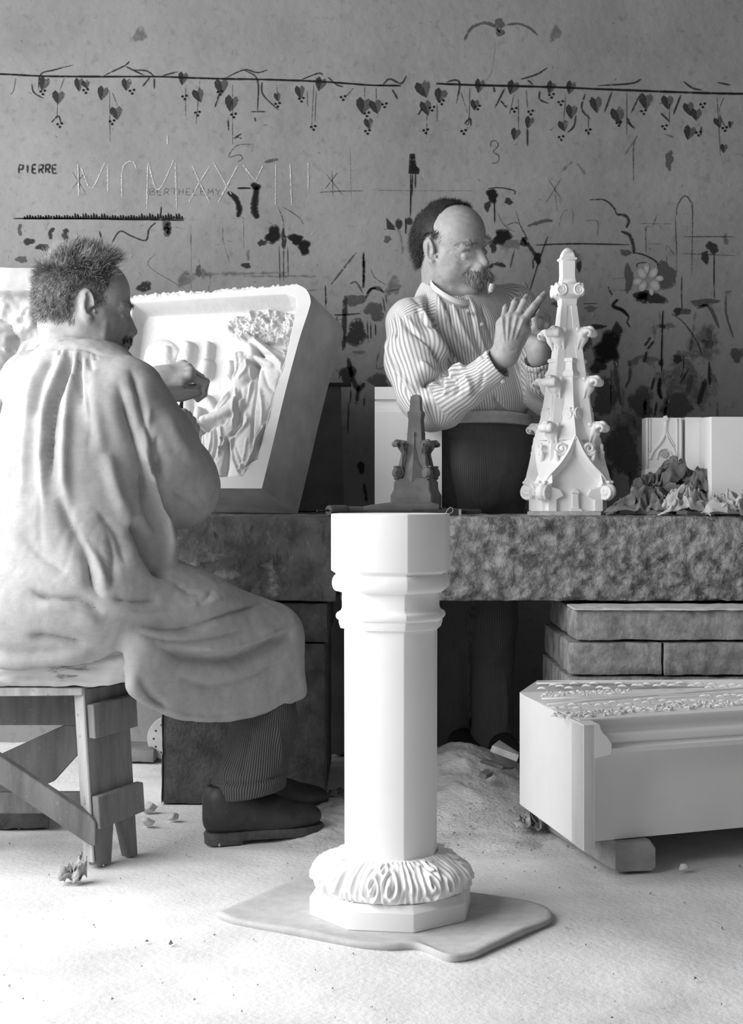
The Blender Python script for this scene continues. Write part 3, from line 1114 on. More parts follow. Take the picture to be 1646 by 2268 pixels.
def ball_volute():
    s = SDF((-.034, -.024, -.034), (.034, .024, .034), .0013)
    s.ell((0, 0, 0), (.024, .016, .024))
    for sg in (-1, 1):
        t = np.linspace(0, 1, 22)
        a = t * 2 * np.pi * 1.7 + 1.2
        r = .022 * (1 - t) + .004
        for i in range(21):
            s.cone((r[i] * np.cos(a[i]), sg * (.009 + .004 * t[i]), r[i] * np.sin(a[i])), (r[i + 1] * np.cos(a[i + 1]), sg * (.009 + .004 * t[i + 1]), r[i + 1] * np.sin(a[i + 1])), .0042 - .001 * t[i], k=.0015)
        s.ell((0, sg * .018, 0), (.003, .006, .003), op='sub', k=.002)
    for a in (2.2, 2.8, 3.4):
        s.cone((.018 * math.cos(a), 0, .018 * math.sin(a)), (.030 * math.cos(a), 0, .030 * math.sin(a)), .006, .003, k=.004)
    return s.mesh(1)


VOLUTE = ball_volute()


def finial(th, C, yaw, zz, U, mm):
    """tall crocketed finial; zz(y) = height for a drawing row, U = metres per drawing unit"""
    ex, ey = arr(math.cos(yaw), math.sin(yaw), 0), arr(-math.sin(yaw), math.cos(yaw), 0)
    C0 = arr(C[0], C[1], 0)
    A = lambda prof: [(zz(y), w * U) for y, w in prof]
    obj('knob', sq_loft(A([(198, 50), (190, 56), (184, 63), (172, 64), (166, 50), (140, 44), (115, 34), (98, 22), (88, 8)]), C0, ex, ey), mm, th, 40)
    obj('neck', sq_loft(A([(392, 74), (372, 62), (335, 52), (300, 50), (196, 51)]), C0, ex, ey), mm, th, 40)
    obj('collar', sq_loft(A([(540, 60), (495, 64), (478, 82), (466, 97), (440, 104), (400, 106), (386, 102), (380, 78)]), C0, ex, ey), mm, th, 40)
    w_at = lambda y: 64 + (y - 545) * (228 - 64) / (2150 - 545)
    obj('spire', sq_loft(A([(2150, 222), (560, 58), (536, 58)]), C0, ex, ey), mm, th, 40)
    # ribs at the corners
    for i in range(4):
        a = math.radians(45 + 90 * i)
        d = ex * math.cos(a) * 1.4142 + ey * math.sin(a) * 1.4142
        sx = ex * np.sign(math.cos(a))
        sy = ey * np.sign(math.sin(a))
        rings = []
        for y in (2150, 545):
            w, t = w_at(y) * U, (24 + (y - 545) * .012) * U
            o = C0 + d * w + arr(0, 0, zz(y))
            rings.append([o, o - sx * 2.1 * t, o - sx * 2.3 * t - sy * .5 * t, o - sx * 2.4 * t - sy * 2.4 * t, o - sy * 2.3 * t - sx * .5 * t, o - sy * 2.1 * t])
        obj('rib', loft(rings), mm, th, bevel=.0012)
        e1 = d / 1.4142
        e2 = np.cross(arr(0, 0, 1), e1)
        for y in (800, 1185, 1540):
            o = C0 + d * (w_at(y) * U - .004) + arr(0, 0, zz(y))
            obj('crocket', xform(CROCKET, o, e1, e2, arr(0, 0, 1), U / .000335 * .98), mm, th, 180)
        # volute ball at each lower corner
        o = C0 + d * (238 * U) + arr(0, 0, zz(2000)) + e1 * .006
        obj('volute', xform(VOLUTE, o, e1, e2, arr(0, 0, 1), U / .000335 * 1.0), mm, th, 180)
        # scrolls of the collar
        for s in (-1, 1):
            o = C0 + (ex if i % 2 else ey) * 0
            f = [ex, ey, -ex, -ey][i]
            g = [ey, -ex, -ey, ex][i]
            o = C0 + f * (103 * U) + g * (s * 72 * U) + arr(0, 0, zz(428))
            sp = spiral(1.9, 46 * U, 10 * U, 13 * U, 7 * U, 40, start=math.radians(80))
            obj('scroll', xform(sp, o, g * s, f, arr(0, 0, 1)), mm, th, 180)
    # gables on the four faces
    for i in range(4):
        f = [-ey, ex, ey, -ex][i]
        g = [ex, ey, -ex, -ey][i]
        rings = []
        for y, w, p in ((955, 2, 2), (961, 56, 52), (972, 62, 60), (988, 60, 58), (994, 46, 46), (1050, 52, 50), (1072, 74, 66), (1090, 78, 70), (1106, 72, 64),
                        (1113, 55, 52), (1300, 62, 58), (1440, 86, 72), (1520, 112, 92), (1600, 140, 108)):
            yf = (w_at(y) - 8) * U
            o = C0 + f * yf + arr(0, 0, zz(y))
            rings.append([o - g * w * U, o + f * p * U, o + g * w * U, o - f * 20 * U])
        parts = [loft(rings)]
        for s in (-1, 1):
            path = catmull([(6, 1575, 112), (60, 1690, 106), (130, 1790, 100), (215, 1880, 92), (262, 1960, 70)], 5)
            rr = []
            tg = np.gradient(path[:, :2], axis=0)
            tg /= np.linalg.norm(tg, axis=1)[:, None]
            for (x, y, p), (tx, ty) in zip(path, tg):
                up = arr(ty, -tx)
                if up[1] > 0:
                    up = -up
                yf = (w_at(y) - 12) * U

                def pt(dx, dy, out):
                    return C0 + g * (s * (x + dx) * U) + f * (yf + out * U) + arr(0, 0, zz(y + dy))
                rr.append([pt(up[0] * 58, up[1] * 58, 0), pt(0, 0, p), pt(-up[0] * 26, -up[1] * 26, p * .74), pt(-up[0] * 64, -up[1] * 64, 0)])
            parts.append(loft(rr))
        obj('gable', join(*parts), mm, th, bevel=.001)
        for s in (-1, 1):
            # free scroll standing on the gable arm
            o = C0 + f * ((w_at(1670) + 62) * U) + g * (s * 112 * U) + arr(0, 0, zz(1668))
            sp = spiral(1.55, 50 * U, 12 * U, 17 * U, 9 * U, 40, start=math.radians(-150))
            obj('scroll', xform(sp, o, g * -s, f, arr(0, 0, 1)), mm, th, 180)
            tl = tube([o + g * s * 46 * U + arr(0, 0, -14 * U), o + g * s * 30 * U + arr(0, 0, -80 * U), o + g * s * -5 * U + arr(0, 0, -140 * U)], [13 * U, 17 * U, 12 * U], 8)
            obj('scroll', tl, mm, th, 180)
            o = C0 + f * ((w_at(1400) + 34) * U) + g * (s * 44 * U) + arr(0, 0, zz(1398))
            dd = (f * .75 + g * s * .66)
            obj('leaf_boss', xform(VOLUTE, o - dd * .008, np.cross(arr(0, 0, 1), dd), dd, arr(0, 0, 1), U / .000335 * .62), mm, th, 180)
        # little turret in the niche and the two cusps
        o = C0 + f * ((w_at(2080) + 10) * U)
        tr = loft([[o + g * sx * w * U + f * sy * w * U + arr(0, 0, zz(y)) for sx, sy in ((-1, -1), (1, -1), (1, 1), (-1, 1))] for y, w in ((2150, 46), (2135, 44), (2125, 24), (2020, 20), (2008, 30), (2000, 26), (1975, 4))])
        obj('turret', tr, mm, th, 40)
        for s in (-1, 1):
            qq = [(s * 215, 2150), (s * 215, 2010), (s * 200, 1960), (s * 120, 1985), (s * 95, 2030), (s * 150, 2060), (s * 150, 2150)]
            obj('jamb', prism([C0 + g * x * U + f * ((w_at(2100) - 10) * U) + arr(0, 0, zz(y)) for x, y in qq], f * 44 * U), mm, th, bevel=.001)
    return th


FC = P(1256.5, 1139, 3.82)
fin = thing('crocketed_finial', 'tall white marble gothic finial with leaf hooks standing on the bench', 'finial', arr(FC[0], FC[1], BZ + .0105))
K7 = .2823 / (F / 3.82)
finial(fin, FC, math.radians(7), lambda y: BZ + .0105 + (2150 - y) * K7, K7, M['marble'])
sb = obj('stone_slab', rough_box([P(1168, 1139, 3.66) * arr(1, 1, 0) + arr(0, 0, BZ), P(1331, 1139, 3.68) * arr(1, 1, 0) + arr(0, 0, BZ), P(1345, 1139, 3.93) * arr(1, 1, 0) + arr(0, 0, BZ), P(1176, 1139, 3.91) * arr(1, 1, 0) + arr(0, 0, BZ),
                                  P(1168, 1139, 3.66) * arr(1, 1, 0) + arr(0, 0, BZ + .010), P(1331, 1139, 3.68) * arr(1, 1, 0) + arr(0, 0, BZ + .010), P(1345, 1139, 3.93) * arr(1, 1, 0) + arr(0, 0, BZ + .010), P(1176, 1139, 3.91) * arr(1, 1, 0) + arr(0, 0, BZ + .010)],
                                 .012, .001, 40, 5), M['chip'], smooth=50)
tag(sb, 'thin stained stone slab under the tall white finial', 'slab')

# small dark model
MC = P(922, 1139, 3.755)
mod = thing('finial_model', 'small dark stone model of a finial in front of the white panel', 'finial', arr(MC[0], MC[1], BZ))
mz = lambda y: HC - (760 + y * .2673 - HZ) / (F / 3.755)
mu = .2673 / (F / 3.755)
mC = arr(MC[0], MC[1], 0)
yw = math.radians(-16)
mex, mey = arr(math.cos(yw), math.sin(yw), 0), arr(-math.sin(yw), math.cos(yw), 0)
obj('base', sq_loft([(BZ, 170 * mu), (mz(1278), 172 * mu), (mz(1266), 172 * mu), (mz(1215), 150 * mu), (mz(1150), 146 * mu), (mz(1120), 128 * mu)], mC, mex, mey), M['dark_model'], mod, 30)
obj('spire', sq_loft([(mz(1200), 110 * mu), (mz(960), 72 * mu), (mz(640), 52 * mu), (mz(600), 58 * mu), (mz(575), 60 * mu), (mz(560), 46 * mu), (mz(490), 40 * mu), (mz(478), 42 * mu), (mz(445), 36 * mu), (mz(430), 22 * mu), (mz(426), 6 * mu)], mC, mex, mey), M['dark_model'], mod, 30)
for i in range(4):
    a = math.radians(45 + 90 * i)
    d = mex * math.cos(a) + mey * math.sin(a)
    e2 = np.cross(arr(0, 0, 1), d)
    o = mC + d * (118 * mu)
    obj('crocket', xform(CROCKET, o + d * .002 + arr(0, 0, mz(860)), d, e2, arr(0, 0, 1), .62), M['dark_model'], mod, 180)
    obj('volute', xform(VOLUTE, mC + d * (180 * mu) + arr(0, 0, mz(1075)), d, e2, arr(0, 0, 1), .62), M['dark_model'], mod, 180)
    pth = [mC + d * (r * mu) + arr(0, 0, mz(y)) for y, r in ((1130, 196), (1040, 150), (940, 128), (830, 112))]
    obj('rib', tube(pth, [20 * mu, 22 * mu, 18 * mu, 12 * mu], 6), M['dark_model'], mod, 40)
    f = [mex, mey, -mex, -mey][i]
    g = [mey, -mex, -mey, mex][i]
    rings = []
    for y, w, p, yo in ((740, 12, 12, 62), (748, 20, 20, 60), (770, 18, 18, 60), (776, 12, 12, 62), (860, 18, 18, 64), (960, 40, 30, 74), (1060, 86, 40, 92), (1150, 110, 44, 112)):
        o = mC + f * yo * mu + arr(0, 0, mz(y))
        rings.append([o - g * w * mu, o + f * p * mu, o + g * w * mu, o - f * 14 * mu])
    obj('gable', loft(rings), M['dark_model'], mod, bevel=.0008)

# ================================================================== right: tracery panel, plain block
TD = 3.90
tz = lambda y, d=TD: HC - (y - HZ) * d / 3200
tx = lambda x, d=TD: (x - CX) * d / 3200
trac = thing('tracery_panel', 'white marble panel carved with a small pointed arch, behind the rags', 'panel', arr(tx(1480), TD, BZ))
c8 = lambda x, y: (1240 + x * .2466, 860 + y * .2466)


def tp(x, y, d):
    px, py = c8(x, y)
    return arr(tx(px), d, tz(py))


obj('panel', join(box(tx(1431), tx(1512), TD, TD + .06, BZ, tz(925)), box(tx(1511), tx(1520), TD + .03, TD + .06, BZ, tz(925)), box(tx(1519), tx(1556), TD, TD + .06, BZ, tz(924))), M['marble'], trac, bevel=.0015)
obj('base', loft([[(tx(1431) - .004, y, z), (tx(1514), y, z), (tx(1514), TD + .05, z), (tx(1431) - .004, TD + .05, z)] for y, z in ((TD - .05, BZ), (TD - .045, tz(1092)), (TD - .012, tz(1046)), (TD - .010, tz(1041)))]), M['marble'], trac, bevel=.001)
for pts, r in (([(785, 270), (785, 720)], 9), ([(810, 270), (810, 575)], 7), ([(1050, 270), (1050, 620)], 10), ([(1085, 270), (1085, 640)], 8),
               ([(950, 275), (948, 330), (940, 410), (900, 490), (840, 560), (805, 640)], 14), ([(955, 300), (955, 400), (975, 470), (1015, 540), (1040, 600)], 10),
               ([(965, 300), (960, 380), (990, 450), (1030, 520)], 6), ([(870, 640), (890, 570), (935, 540), (985, 570), (1005, 620)], 8)):
    obj('moulding', tube([tp(x, y, TD - .002) for x, y in catmull(pts, 5)], r * .2466 * TD / 3200, 8), M['marble'], trac, 180)
obj('boss', xform((VOLUTE[0] * arr(1, .6, 1), VOLUTE[1]), tp(950, 275, TD - .004), arr(1, 0, 0), arr(0, 1, 0), arr(0, 0, 1), .3), M['marble'], trac, 180)
obj('carved_boss', xform((VOLUTE[0] * arr(1, .5, 1.2), VOLUTE[1]), tp(945, 590, TD - .002), arr(1, 0, 0), arr(0, 1, 0), arr(0, 0, 1), .42), M['marble_dull'], trac, 180)
pb = obj('plain_block', join(box8([(.865, 3.68, BZ + .003), (1.2, 3.70, BZ + .003), (1.2, 3.96, BZ + .003), (.889, 3.895, BZ + .003), (.865, 3.68, tz(923, 3.68)), (1.2, 3.70, tz(923, 3.68)), (1.2, 3.96, tz(924, 3.9)), (.889, 3.895, tz(925, 3.9))])), M['marble'], bevel=.0015)
tag(pb, 'plain white squared marble block right of the arched panel', 'block')

# ================================================================== rags on the bench
def sheet(pxs, D, seed, size=None, folds=14, amp=.026, lean=0.0, n=72, curl=.02):
    """crumpled sheet spanning a picked outline on the bench: pxs = (x0, y_top, x1, y_bottom) in the picture"""
    x0, y0, x1, y1 = pxs
    a, b = P(x0, y1, D), P(x1, y1, D)
    ztop = P(0, y0, D)[2]
    base = max(P(0, y1, D)[2], BZ + .003)
    H = ztop - base
    rnd = np.random.RandomState(seed)
    th = rnd.uniform(0, 6.28)

    def fn(u, v):
        p = np.stack([u * folds * .34, v * folds * .3, 0 * u + seed * 3.1], -1)
        w1 = fbm(p, seed, 2)
        p2 = p + w1[:, None] * .9
        rid = 1 - np.abs(noise(p2 * 1.25, seed + 3)) * 2
        rid2 = np.abs(noise(p2 * 2.6, seed + 5))
        env = np.sin(np.pi * np.clip(u, .02, .98)) ** .6 * np.sin(np.pi * np.clip(v * .92 + .04, 0, 1)) ** .6
        z = base + H * env * np.clip(.55 + .45 * rid, .1, 1.1) + .012 * rid2 * env - .004 * (1 - env)
        z = np.maximum(z, BZ + .0015 + .004 * rid2)
        edge = 1 + .16 * noise(np.stack([np.cos(np.arctan2(v - .5, u - .5)) * 2.2, np.sin(np.arctan2(v - .5, u - .5)) * 2.2, 0 * u + seed], -1), seed)
        uu, vv = .5 + (u - .5) * edge, .5 + (v - .5) * edge
        x = a[0] + (b[0] - a[0]) * uu + amp * .8 * noise(p2 * 1.1 + 9, seed + 8)
        y = D + (vv - .5) * (b[0] - a[0]) * (.55) + amp * .8 * noise(p2 * 1.1 + 19, seed + 9) + lean * (z - base)
        return np.stack([x, y, z], -1)
    return grid(n, n, fn)


def rag(name, px, D, seed, m, label, cat='rag', group=None, **kw):
    o = obj(name, sheet(px, D, seed, **kw), m, smooth=180)
    md = o.modifiers.new('thickness', 'SOLIDIFY')
    md.thickness = .0022
    tag(o, label, cat, group)
    return o


rag('crumpled_rag', (1355, 1078, 1500, 1138), 3.70, 3, M['rag_dark'], 'grey rag spread flat at the left end of the rag pile')
rag('crumpled_rag', (1448, 1012, 1540, 1080), 3.80, 14, M['rag_dark'], 'dark rag bunched up highest in front of the arched panel')
rag('crumpled_rag', (1455, 1072, 1580, 1140), 3.66, 27, M['rag_light'], 'pale folded rag in the middle front of the rag pile')
rag('crumpled_rag', (1505, 1036, 1600, 1100), 3.765, 31, M['rag_dark'], 'dark grey rag with a peak in front of the plain block')
rag('crumpled_rag', (1560, 1086, 1656, 1140), 3.625, 45, M['rag_light'], 'light crumpled rag at the right end of the bench')
rag('crumpled_rag', (1395, 1050, 1470, 1110), 3.80, 52, M['rag_dark'], 'dark rag sloping down behind the flat grey rag')

# ================================================================== tools on the bench
def lathe_between(a, b, prof, n=14):
    a, b = np.asarray(a, float), np.asarray(b, float)
    path = [a + (b - a) * t for t, r in prof]
    return tube(path, [r for t, r in prof], n)


tz0 = BZ
ml = thing('round_mallet', 'small round headed mallet lying left of the column top', 'mallet', arr(-.07, 3.66, BZ))
obj('head', lathe_between((-.1085, 3.655, BZ + .0135), (-.065, 3.70, BZ + .0135), ((0, .0125), (.04, .0135), (.9, .0135), (1, .012))), M['handle_wood'], ml, 40)
obj('spike', lathe_between((-.109, 3.655, BZ + .0135), (-.137, 3.63, BZ + .0125), ((0, .0028), (1, .0025)), 8), M['iron'], ml, 40)
obj('handle', lathe_between((-.065, 3.70, BZ + .0135), (.03, 3.725, BZ + .012), ((0, .010), (.3, .0105), (1, .0095))), M['handle_wood'], ml, 40)
rp_ = thing('wood_rasp', 'long dark rasp with a turned handle in front of the white panel', 'rasp', arr(.06, 3.76, BZ))
obj('blade', lathe_between((.17, 3.665, BZ + .012), (.28, 3.675, BZ + .010), ((0, .009), (.95, .006), (1, .003)), 6), M['iron'], rp_, 40)
obj('handle', lathe_between((-.02, 3.655, BZ + .018), (.17, 3.665, BZ + .018), ((0, .006), (.1, .010), (.35, .016), (.6, .013), (.9, .016), (1, .012))), M['handle_wood'], rp_, 60)
bx_ = thing('steel_bar', 'thin flat steel bar right of the column top on the bench', 'bar', arr(.14, 3.64, BZ))
obj('bar', box(.100, .219, 3.63, 3.655, BZ, BZ + .016), M['iron'], bx_, bevel=.001)
obj('tip', box(.2195, .226, 3.63, 3.655, BZ, BZ + .0165), M['bright_iron'], bx_, bevel=.001)
lp = catmull([(.185, 3.625, BZ + .002), (.189, 3.624, BZ + .012), (.197, 3.623, BZ + .021), (.204, 3.623, BZ + .018), (.203, 3.623, BZ + .010), (.194, 3.624, BZ + .005), (.185, 3.625, BZ + .0018)], 6)
wl_ = obj('wire_loop', tube(lp, .0011, 8), M['bright_iron'], smooth=180)
tag(wl_, 'bent loop of bright wire leaning on the flat steel bar', 'wire')
ch = obj('iron_chisel', lathe_between((.0, 3.63, BZ + .006), (.09, 3.632, BZ + .006), ((0, .0035), (.1, .0055), (.8, .006), (1, .0045)), 8), M['iron'], smooth=40)
tag(ch, 'short dark chisel lying behind the column top', 'chisel')

# ================================================================== carved stone, far left behind the seated man
def left_stone():
    c = rough_box(box(-1.34, -.885, 4.06, 4.34, BZ, 1.414)[0], .0055, .003, 20, 91)
    V, f = c
    fr = np.clip((4.09 - V[:, 1]) / .02, 0, 1)
    low = np.clip((1.345 - V[:, 2]) / .01, 0, 1)
    ros = np.zeros(len(V))
    for (x, z, r) in ((-.965, 1.255, .050), (-.945, 1.165, .058), (-.925, 1.205, .030), (-.955, 1.09, .06), (-1.07, 1.2, .07), (-1.06, 1.07, .06), (-.93, 1.02, .05)):
        d = np.hypot(V[:, 0] - x, V[:, 2] - z)
        ros = np.maximum(ros, .05 * np.sqrt(np.clip(1 - (d / r) ** 2, 0, 1)) * (.75 + .35 * fbm(V * 38, int(x * 50) + 60, 2)))
    V[:, 1] += fr * low * (.035 - ros - .026 * np.abs(fbm(V * 26, 17, 3)))
    return V, f


ls = obj('carved_stone', left_stone(), M['marble_dull'], smooth=50)
tag(ls, 'rough white carved stone with a plain top band behind the man in the smock', 'carved block')

# ================================================================== stool
stool = thing('wooden_stool', 'low rough wooden work stool with a thick cracked plank seat', 'stool', arr(-.75, 3.08, 0))
ST = .457


def seat():
    c = [(-1.25, 2.965, .377), (-.508, 2.985, .379), (-.487, 3.19, .388), (-1.25, 3.30, .38), (-1.25, 2.965, ST), (-.515, 2.985, ST), (-.492, 3.19, ST - .004), (-1.25, 3.30, ST)]
    V, f = rough_box(c, .006, .004, 26, 61)
    fr = np.clip((3.01 - V[:, 1]) / .03, 0, 1)
    en = np.clip((V[:, 0] + .545) / .05, 0, 1)
    q = V * arr(5, 5, 40)
    V[:, 1] += fr * (.010 * np.clip(np.abs(fbm(q, 5, 3)) * 2 - .1, 0, 1) + .012 * en * np.clip((.41 - V[:, 2]) / .03, 0, 1))
    V[:, 1] += fr * en * .010 * np.abs(fbm(V * 60, 7, 3))
    V[:, 2] += np.clip(.392 - V[:, 2], 0, .02) * en * .7
    return V, f


obj('seat', seat(), M['seat_wood'], stool, 70)
bo = arr(-.576, 3.0, 0)                                  # near bottom corner of the end board
ba = arr(.58, .81, 0)
bn = arr(.81, -.58, 0)


def bp(a, z, n=0.0, lean=.035):
    """point of the end board: a along it, z height; the board leans a little"""
    return bo + ba * a + bn * n + arr(-.022 * z / .37, 0, z)


W = .128
brd = [(0.008, 0.0), (0.05, 0.0), (.066, .10), (.074, .105), (.082, .10), (.102, .0), (W, .0), (W, .37), (0, .37), (0, .1)]
obj('leg', prism([bp(a, z) for a, z in brd], -bn * .024), M['old_wood'], stool, bevel=.002)
tag(obj('edge_strip', prism([bp(-.002, z, -.001) for z in (0.01, .372)] + [bp(.002, z, .001) for z in (.372, .01)], -bn * .027), M['wood_edge'], stool, bevel=.001), 'pale worn edge of the end board with window light in its colour')
obj('cleat', prism([bp(.006, .268, .0), bp(W + .004, .278, .0), bp(W + .004, .346, .0), bp(.006, .338, .0)], bn * .02), M['old_wood'], stool, bevel=.002)
obj('cleat', prism([bp(.004, .080, .0), bp(W + .010, .095, .0), bp(W + .010, .158, .0), bp(.004, .148, .0)], bn * .02), M['old_wood'], stool, bevel=.003)
tag(obj('rail', box8([(-1.25, 2.985, .352), (-.60, 2.995, .358), (-.555, 3.12, .360), (-1.25, 3.25, .352), (-1.25, 2.985, .378), (-.60, 2.995, .374), (-.56, 3.12, .376), (-1.25, 3.25, .378)]), M['wood_edge'], stool, bevel=.002), 'pale top board under the seat')
obj('brace', prism([P(-60, 1635, 2.985), P(22, 1690, 2.985), P(200, 1808, 2.99), P(211, 1822, 2.99), P(211, 1874, 2.99), P(199, 1873, 2.99), P(22, 1752, 2.985), P(-60, 1700, 2.985)], arr(.004, .022, 0)), M['old_wood'], stool, bevel=.002)
obj('brace', prism([P(-40, 1690, 3.17), P(190, 1585, 3.17), P(190, 1652, 3.17), P(120, 1730, 3.17), P(-40, 1800, 3.17)], arr(0, .022, 0)), M['old_wood'], stool, bevel=.002)
obj('rail', box(-1.25, -.53, 3.16, 3.185, .27, .352), M['old_wood'], stool, bevel=.002)
obj('leg', prism([(-1.22, 3.0, 0), (-1.22, 3.26, 0), (-1.2, 3.26, .355), (-1.2, 3.0, .355)], arr(.024, 0, 0)), M['old_wood'], stool, bevel=.002)
obj('stretcher', box(-1.2, -.60, 3.10, 3.12, .09, .135), M['old_wood'], stool, bevel=.002)

fs = obj('flat_stone', rough_box([tuple(G(x, y)[:2]) + (z,) for z in (0, .05) for x, y in ((-90, 1835), (108, 1838), (105, 1775), (-90, 1770))], .014, .006, 20, 77), M['pier_stone'], smooth=60)
tag(fs, 'dark flat stone on the floor behind the stool brace', 'stone')

# perforated round board behind the pier, on a dark block
dk = obj('stone_block', rough_box(box(-.74, -.625, 4.16, 4.30, 0, .042)[0], .014, .005, 22, 81), M['slate'], smooth=60)
tag(dk, 'small dark stone block on the floor left of the bench pier', 'stone')
dcx, dcz, dr = (376 - CX) * 4.2 / F, .0655, .065
disc = thing('perforated_disc', 'white round disc with small holes half hidden behind the bench pier', 'disc', arr(dcx, 4.21, 0))
ang = np.linspace(0, 2 * np.pi, 49)[:-1]
ring = np.stack([dcx + dr * np.cos(ang), 0 * ang + 4.195, dcz + dr * np.sin(ang)], -1)
obj('plate', loft([ring * arr(1, 1, 1) + arr(0, .0, 0), ring + arr(0, .025, 0)]), M['marble_dull'], disc, bevel=.002)
for a in np.linspace(0, 2 * np.pi, 13)[:-1]:
    c = arr(dcx + .046 * math.cos(a), 4.1955, dcz + .046 * math.sin(a))
    obj('hole_shade', tube([c - arr(0, .0012, 0), c + arr(0, .004, 0)], .0032, 8), M['iron'], disc)  # dark plugs on an uncut plate, the shade inside holes put into colour
# ================================================================== paint and writing on the back wall (flat marks, parts of the wall)
PAINT = {'black': paint_mat('black_wall_paint', .012, (90, .30, .42)), 'dark': paint_mat('dark_wall_paint', .035, (90, .32, .46)),
         'mid': paint_mat('grey_wall_paint', .085, (60, .32, .50)), 'faint': paint_mat('faint_wall_paint', .13, (45, .36, .60), .75),
         'pencil': paint_mat('pencil_line', .06, (200, .30, .55), .85), 'white': paint_mat('chalk', .62, (220, .40, .56)), 'petal': paint_mat('pale_petal_paint', .50, (70, .25, .42), .9)}
LAY = {'faint': .0006, 'mid': .0010, 'dark': .0014, 'black': .0018, 'pencil': .0012, 'white': .0022, 'petal': .0026}
PXM = DW / F
rw = random.Random(11)


def wpt(x, y, lay):
    p = P(x, y, DW)
    p[1] = DW - LAY[lay]
    return p


def stroke(pts, w, lay, per=6, taper=.5, jit=.18):
    c = catmull(pts, per)
    t = np.gradient(c, axis=0)
    t /= np.linalg.norm(t, axis=1)[:, None] + 1e-9
    n = np.stack([-t[:, 1], t[:, 0]], 1)
    k = len(c)
    u = np.linspace(0, 1, k)
    ww = w * .5 * (1 - taper * np.abs(2 * u - 1) ** 4) * (1 + jit * np.array([rw.uniform(-1, 1) for _ in range(k)]))
    V, A = [], []
    for i in range(k):
        for s_, cv in ((-1, .35), (0, 1), (1, .35)):
            q = c[i] + n[i] * ww[i] * s_
            V.append(wpt(q[0], q[1], lay))
            A.append(cv if 0 < i < k - 1 else cv * .6)
    Fc = []
    for i in range(k - 1):
        for j in (0, 1):
            a = i * 3 + j
            Fc.append((a, a + 3, a + 4, a + 1))
    return V, Fc, A


def blot(x, y, rx, ry, lay, seed=0, n=20, rough=.25):
    rd = random.Random(seed * 77 + int(x * 3 + y))
    V, A = [wpt(x, y, lay)], [1.0]
    ph = [rd.uniform(0, 6.28) for _ in range(4)]
    for ring_, cv in ((.62, .95), (1.0, .25)):
        for i in range(n):
            a = i / n * 2 * math.pi
            r = ring_ * (1 + rough * (math.sin(2 * a + ph[0]) * .5 + math.sin(3 * a + ph[1]) * .4 + math.sin(5 * a + ph[2]) * .3 + rd.uniform(-.25, .25)))
            V.append(wpt(x + rx * r * math.cos(a), y + ry * r * math.sin(a), lay))
            A.append(cv)
    Fc = [(0, 1 + (i + 1) % n, 1 + i) for i in range(n)]
    Fc += [(1 + i, 1 + (i + 1) % n, n + 1 + (i + 1) % n, n + 1 + i) for i in range(n)]
    return V, Fc, A


def poly_(pts, lay):
    c = np.array(pts, float)
    m = c.mean(0)
    V, A = [wpt(m[0], m[1], lay)], [1.0]
    for x, y in c:
        V.append(wpt(x, y, lay))
        A.append(.6)
    n = len(c)
    return V, [(0, 1 + (i + 1) % n, 1 + i) for i in range(n)], A


def put(name, lay, items, label=None):
    V, Fc, A, n = [], [], [], 0
    for v, f, a in items:
        V += list(v)
        Fc += [tuple(i + n for i in q) for q in f]
        A += list(a)
        n += len(v)
    o = obj(name, (V, Fc), PAINT[lay], wall, attrs={'cover': A})
    if label:
        o['label'] = label
    return o


q1 = lambda pts: [(x / 2, y / 2) for x, y in pts]
q2 = lambda pts: [(823 + x / 2, y / 2) for x, y in pts]

# the painted vine
put('painted_branch', 'black', [stroke(q1([(-40, 328), (40, 330), (200, 338), (460, 340), (700, 340), (830, 345), (1000, 350), (1140, 352), (1300, 357), (1420, 362), (1560, 372), (1646, 378), (1776, 380)]), 4.6, 'black', taper=0),
                               stroke(q2([(285, 371), (470, 378), (640, 382), (840, 388), (1000, 395), (1160, 401), (1330, 408), (1560, 415), (1700, 416)]), 5.4, 'black', taper=0)], 'long dark painted vine branch')
tw1 = [[(170, 400), (180, 330), (240, 310), (325, 288)], [(140, 370), (150, 410), (195, 438)], [(460, 335), (550, 292), (575, 270)], [(550, 292), (640, 335)], [(590, 310), (650, 315), (685, 340)], [(720, 335), (790, 318)],
       [(1000, 345), (1080, 310), (1140, 322), (1185, 310)], [(1080, 310), (1140, 355), (1140, 500)], [(1160, 360), (1165, 420), (1235, 490)], [(1330, 355), (1410, 325), (1430, 335)], [(1450, 340), (1490, 375), (1520, 385)],
       [(665, 340), (630, 385)], [(683, 345), (683, 395)], [(950, 480), (975, 405)], [(225, 545), (258, 515), (270, 545)], [(1035, 615), (1070, 592)], [(1050, 605), (1070, 615)], [(1110, 495), (1180, 495)], [(1128, 520), (1132, 540)], [(1010, 530), (1012, 580)]]
tw2 = [[(50, 375), (80, 350), (130, 370), (155, 335)], [(90, 395), (115, 440)], [(330, 365), (370, 355), (390, 375), (375, 460)], [(650, 355), (730, 330), (780, 300)], [(690, 355), (715, 375)], [(540, 385), (545, 410)],
       [(590, 390), (545, 480)], [(570, 445), (600, 480)], [(690, 560), (690, 650)], [(745, 400), (745, 440), (785, 460)], [(905, 510), (895, 560), (865, 590)], [(950, 405), (930, 480), (970, 530)], [(1065, 405), (1030, 500)],
       [(1000, 380), (1150, 370), (1195, 350)], [(1130, 540), (1165, 570)], [(1190, 415), (1150, 500)], [(1370, 420), (1335, 510)], [(1380, 360), (1420, 390), (1465, 400)], [(1530, 365), (1590, 378)], [(1280, 500), (1320, 540)],
       [(205, 510), (225, 480)], [(410, 550), (435, 525), (440, 560)], [(1460, 560), (1458, 600)], [(1130, 520), (1150, 560)]]
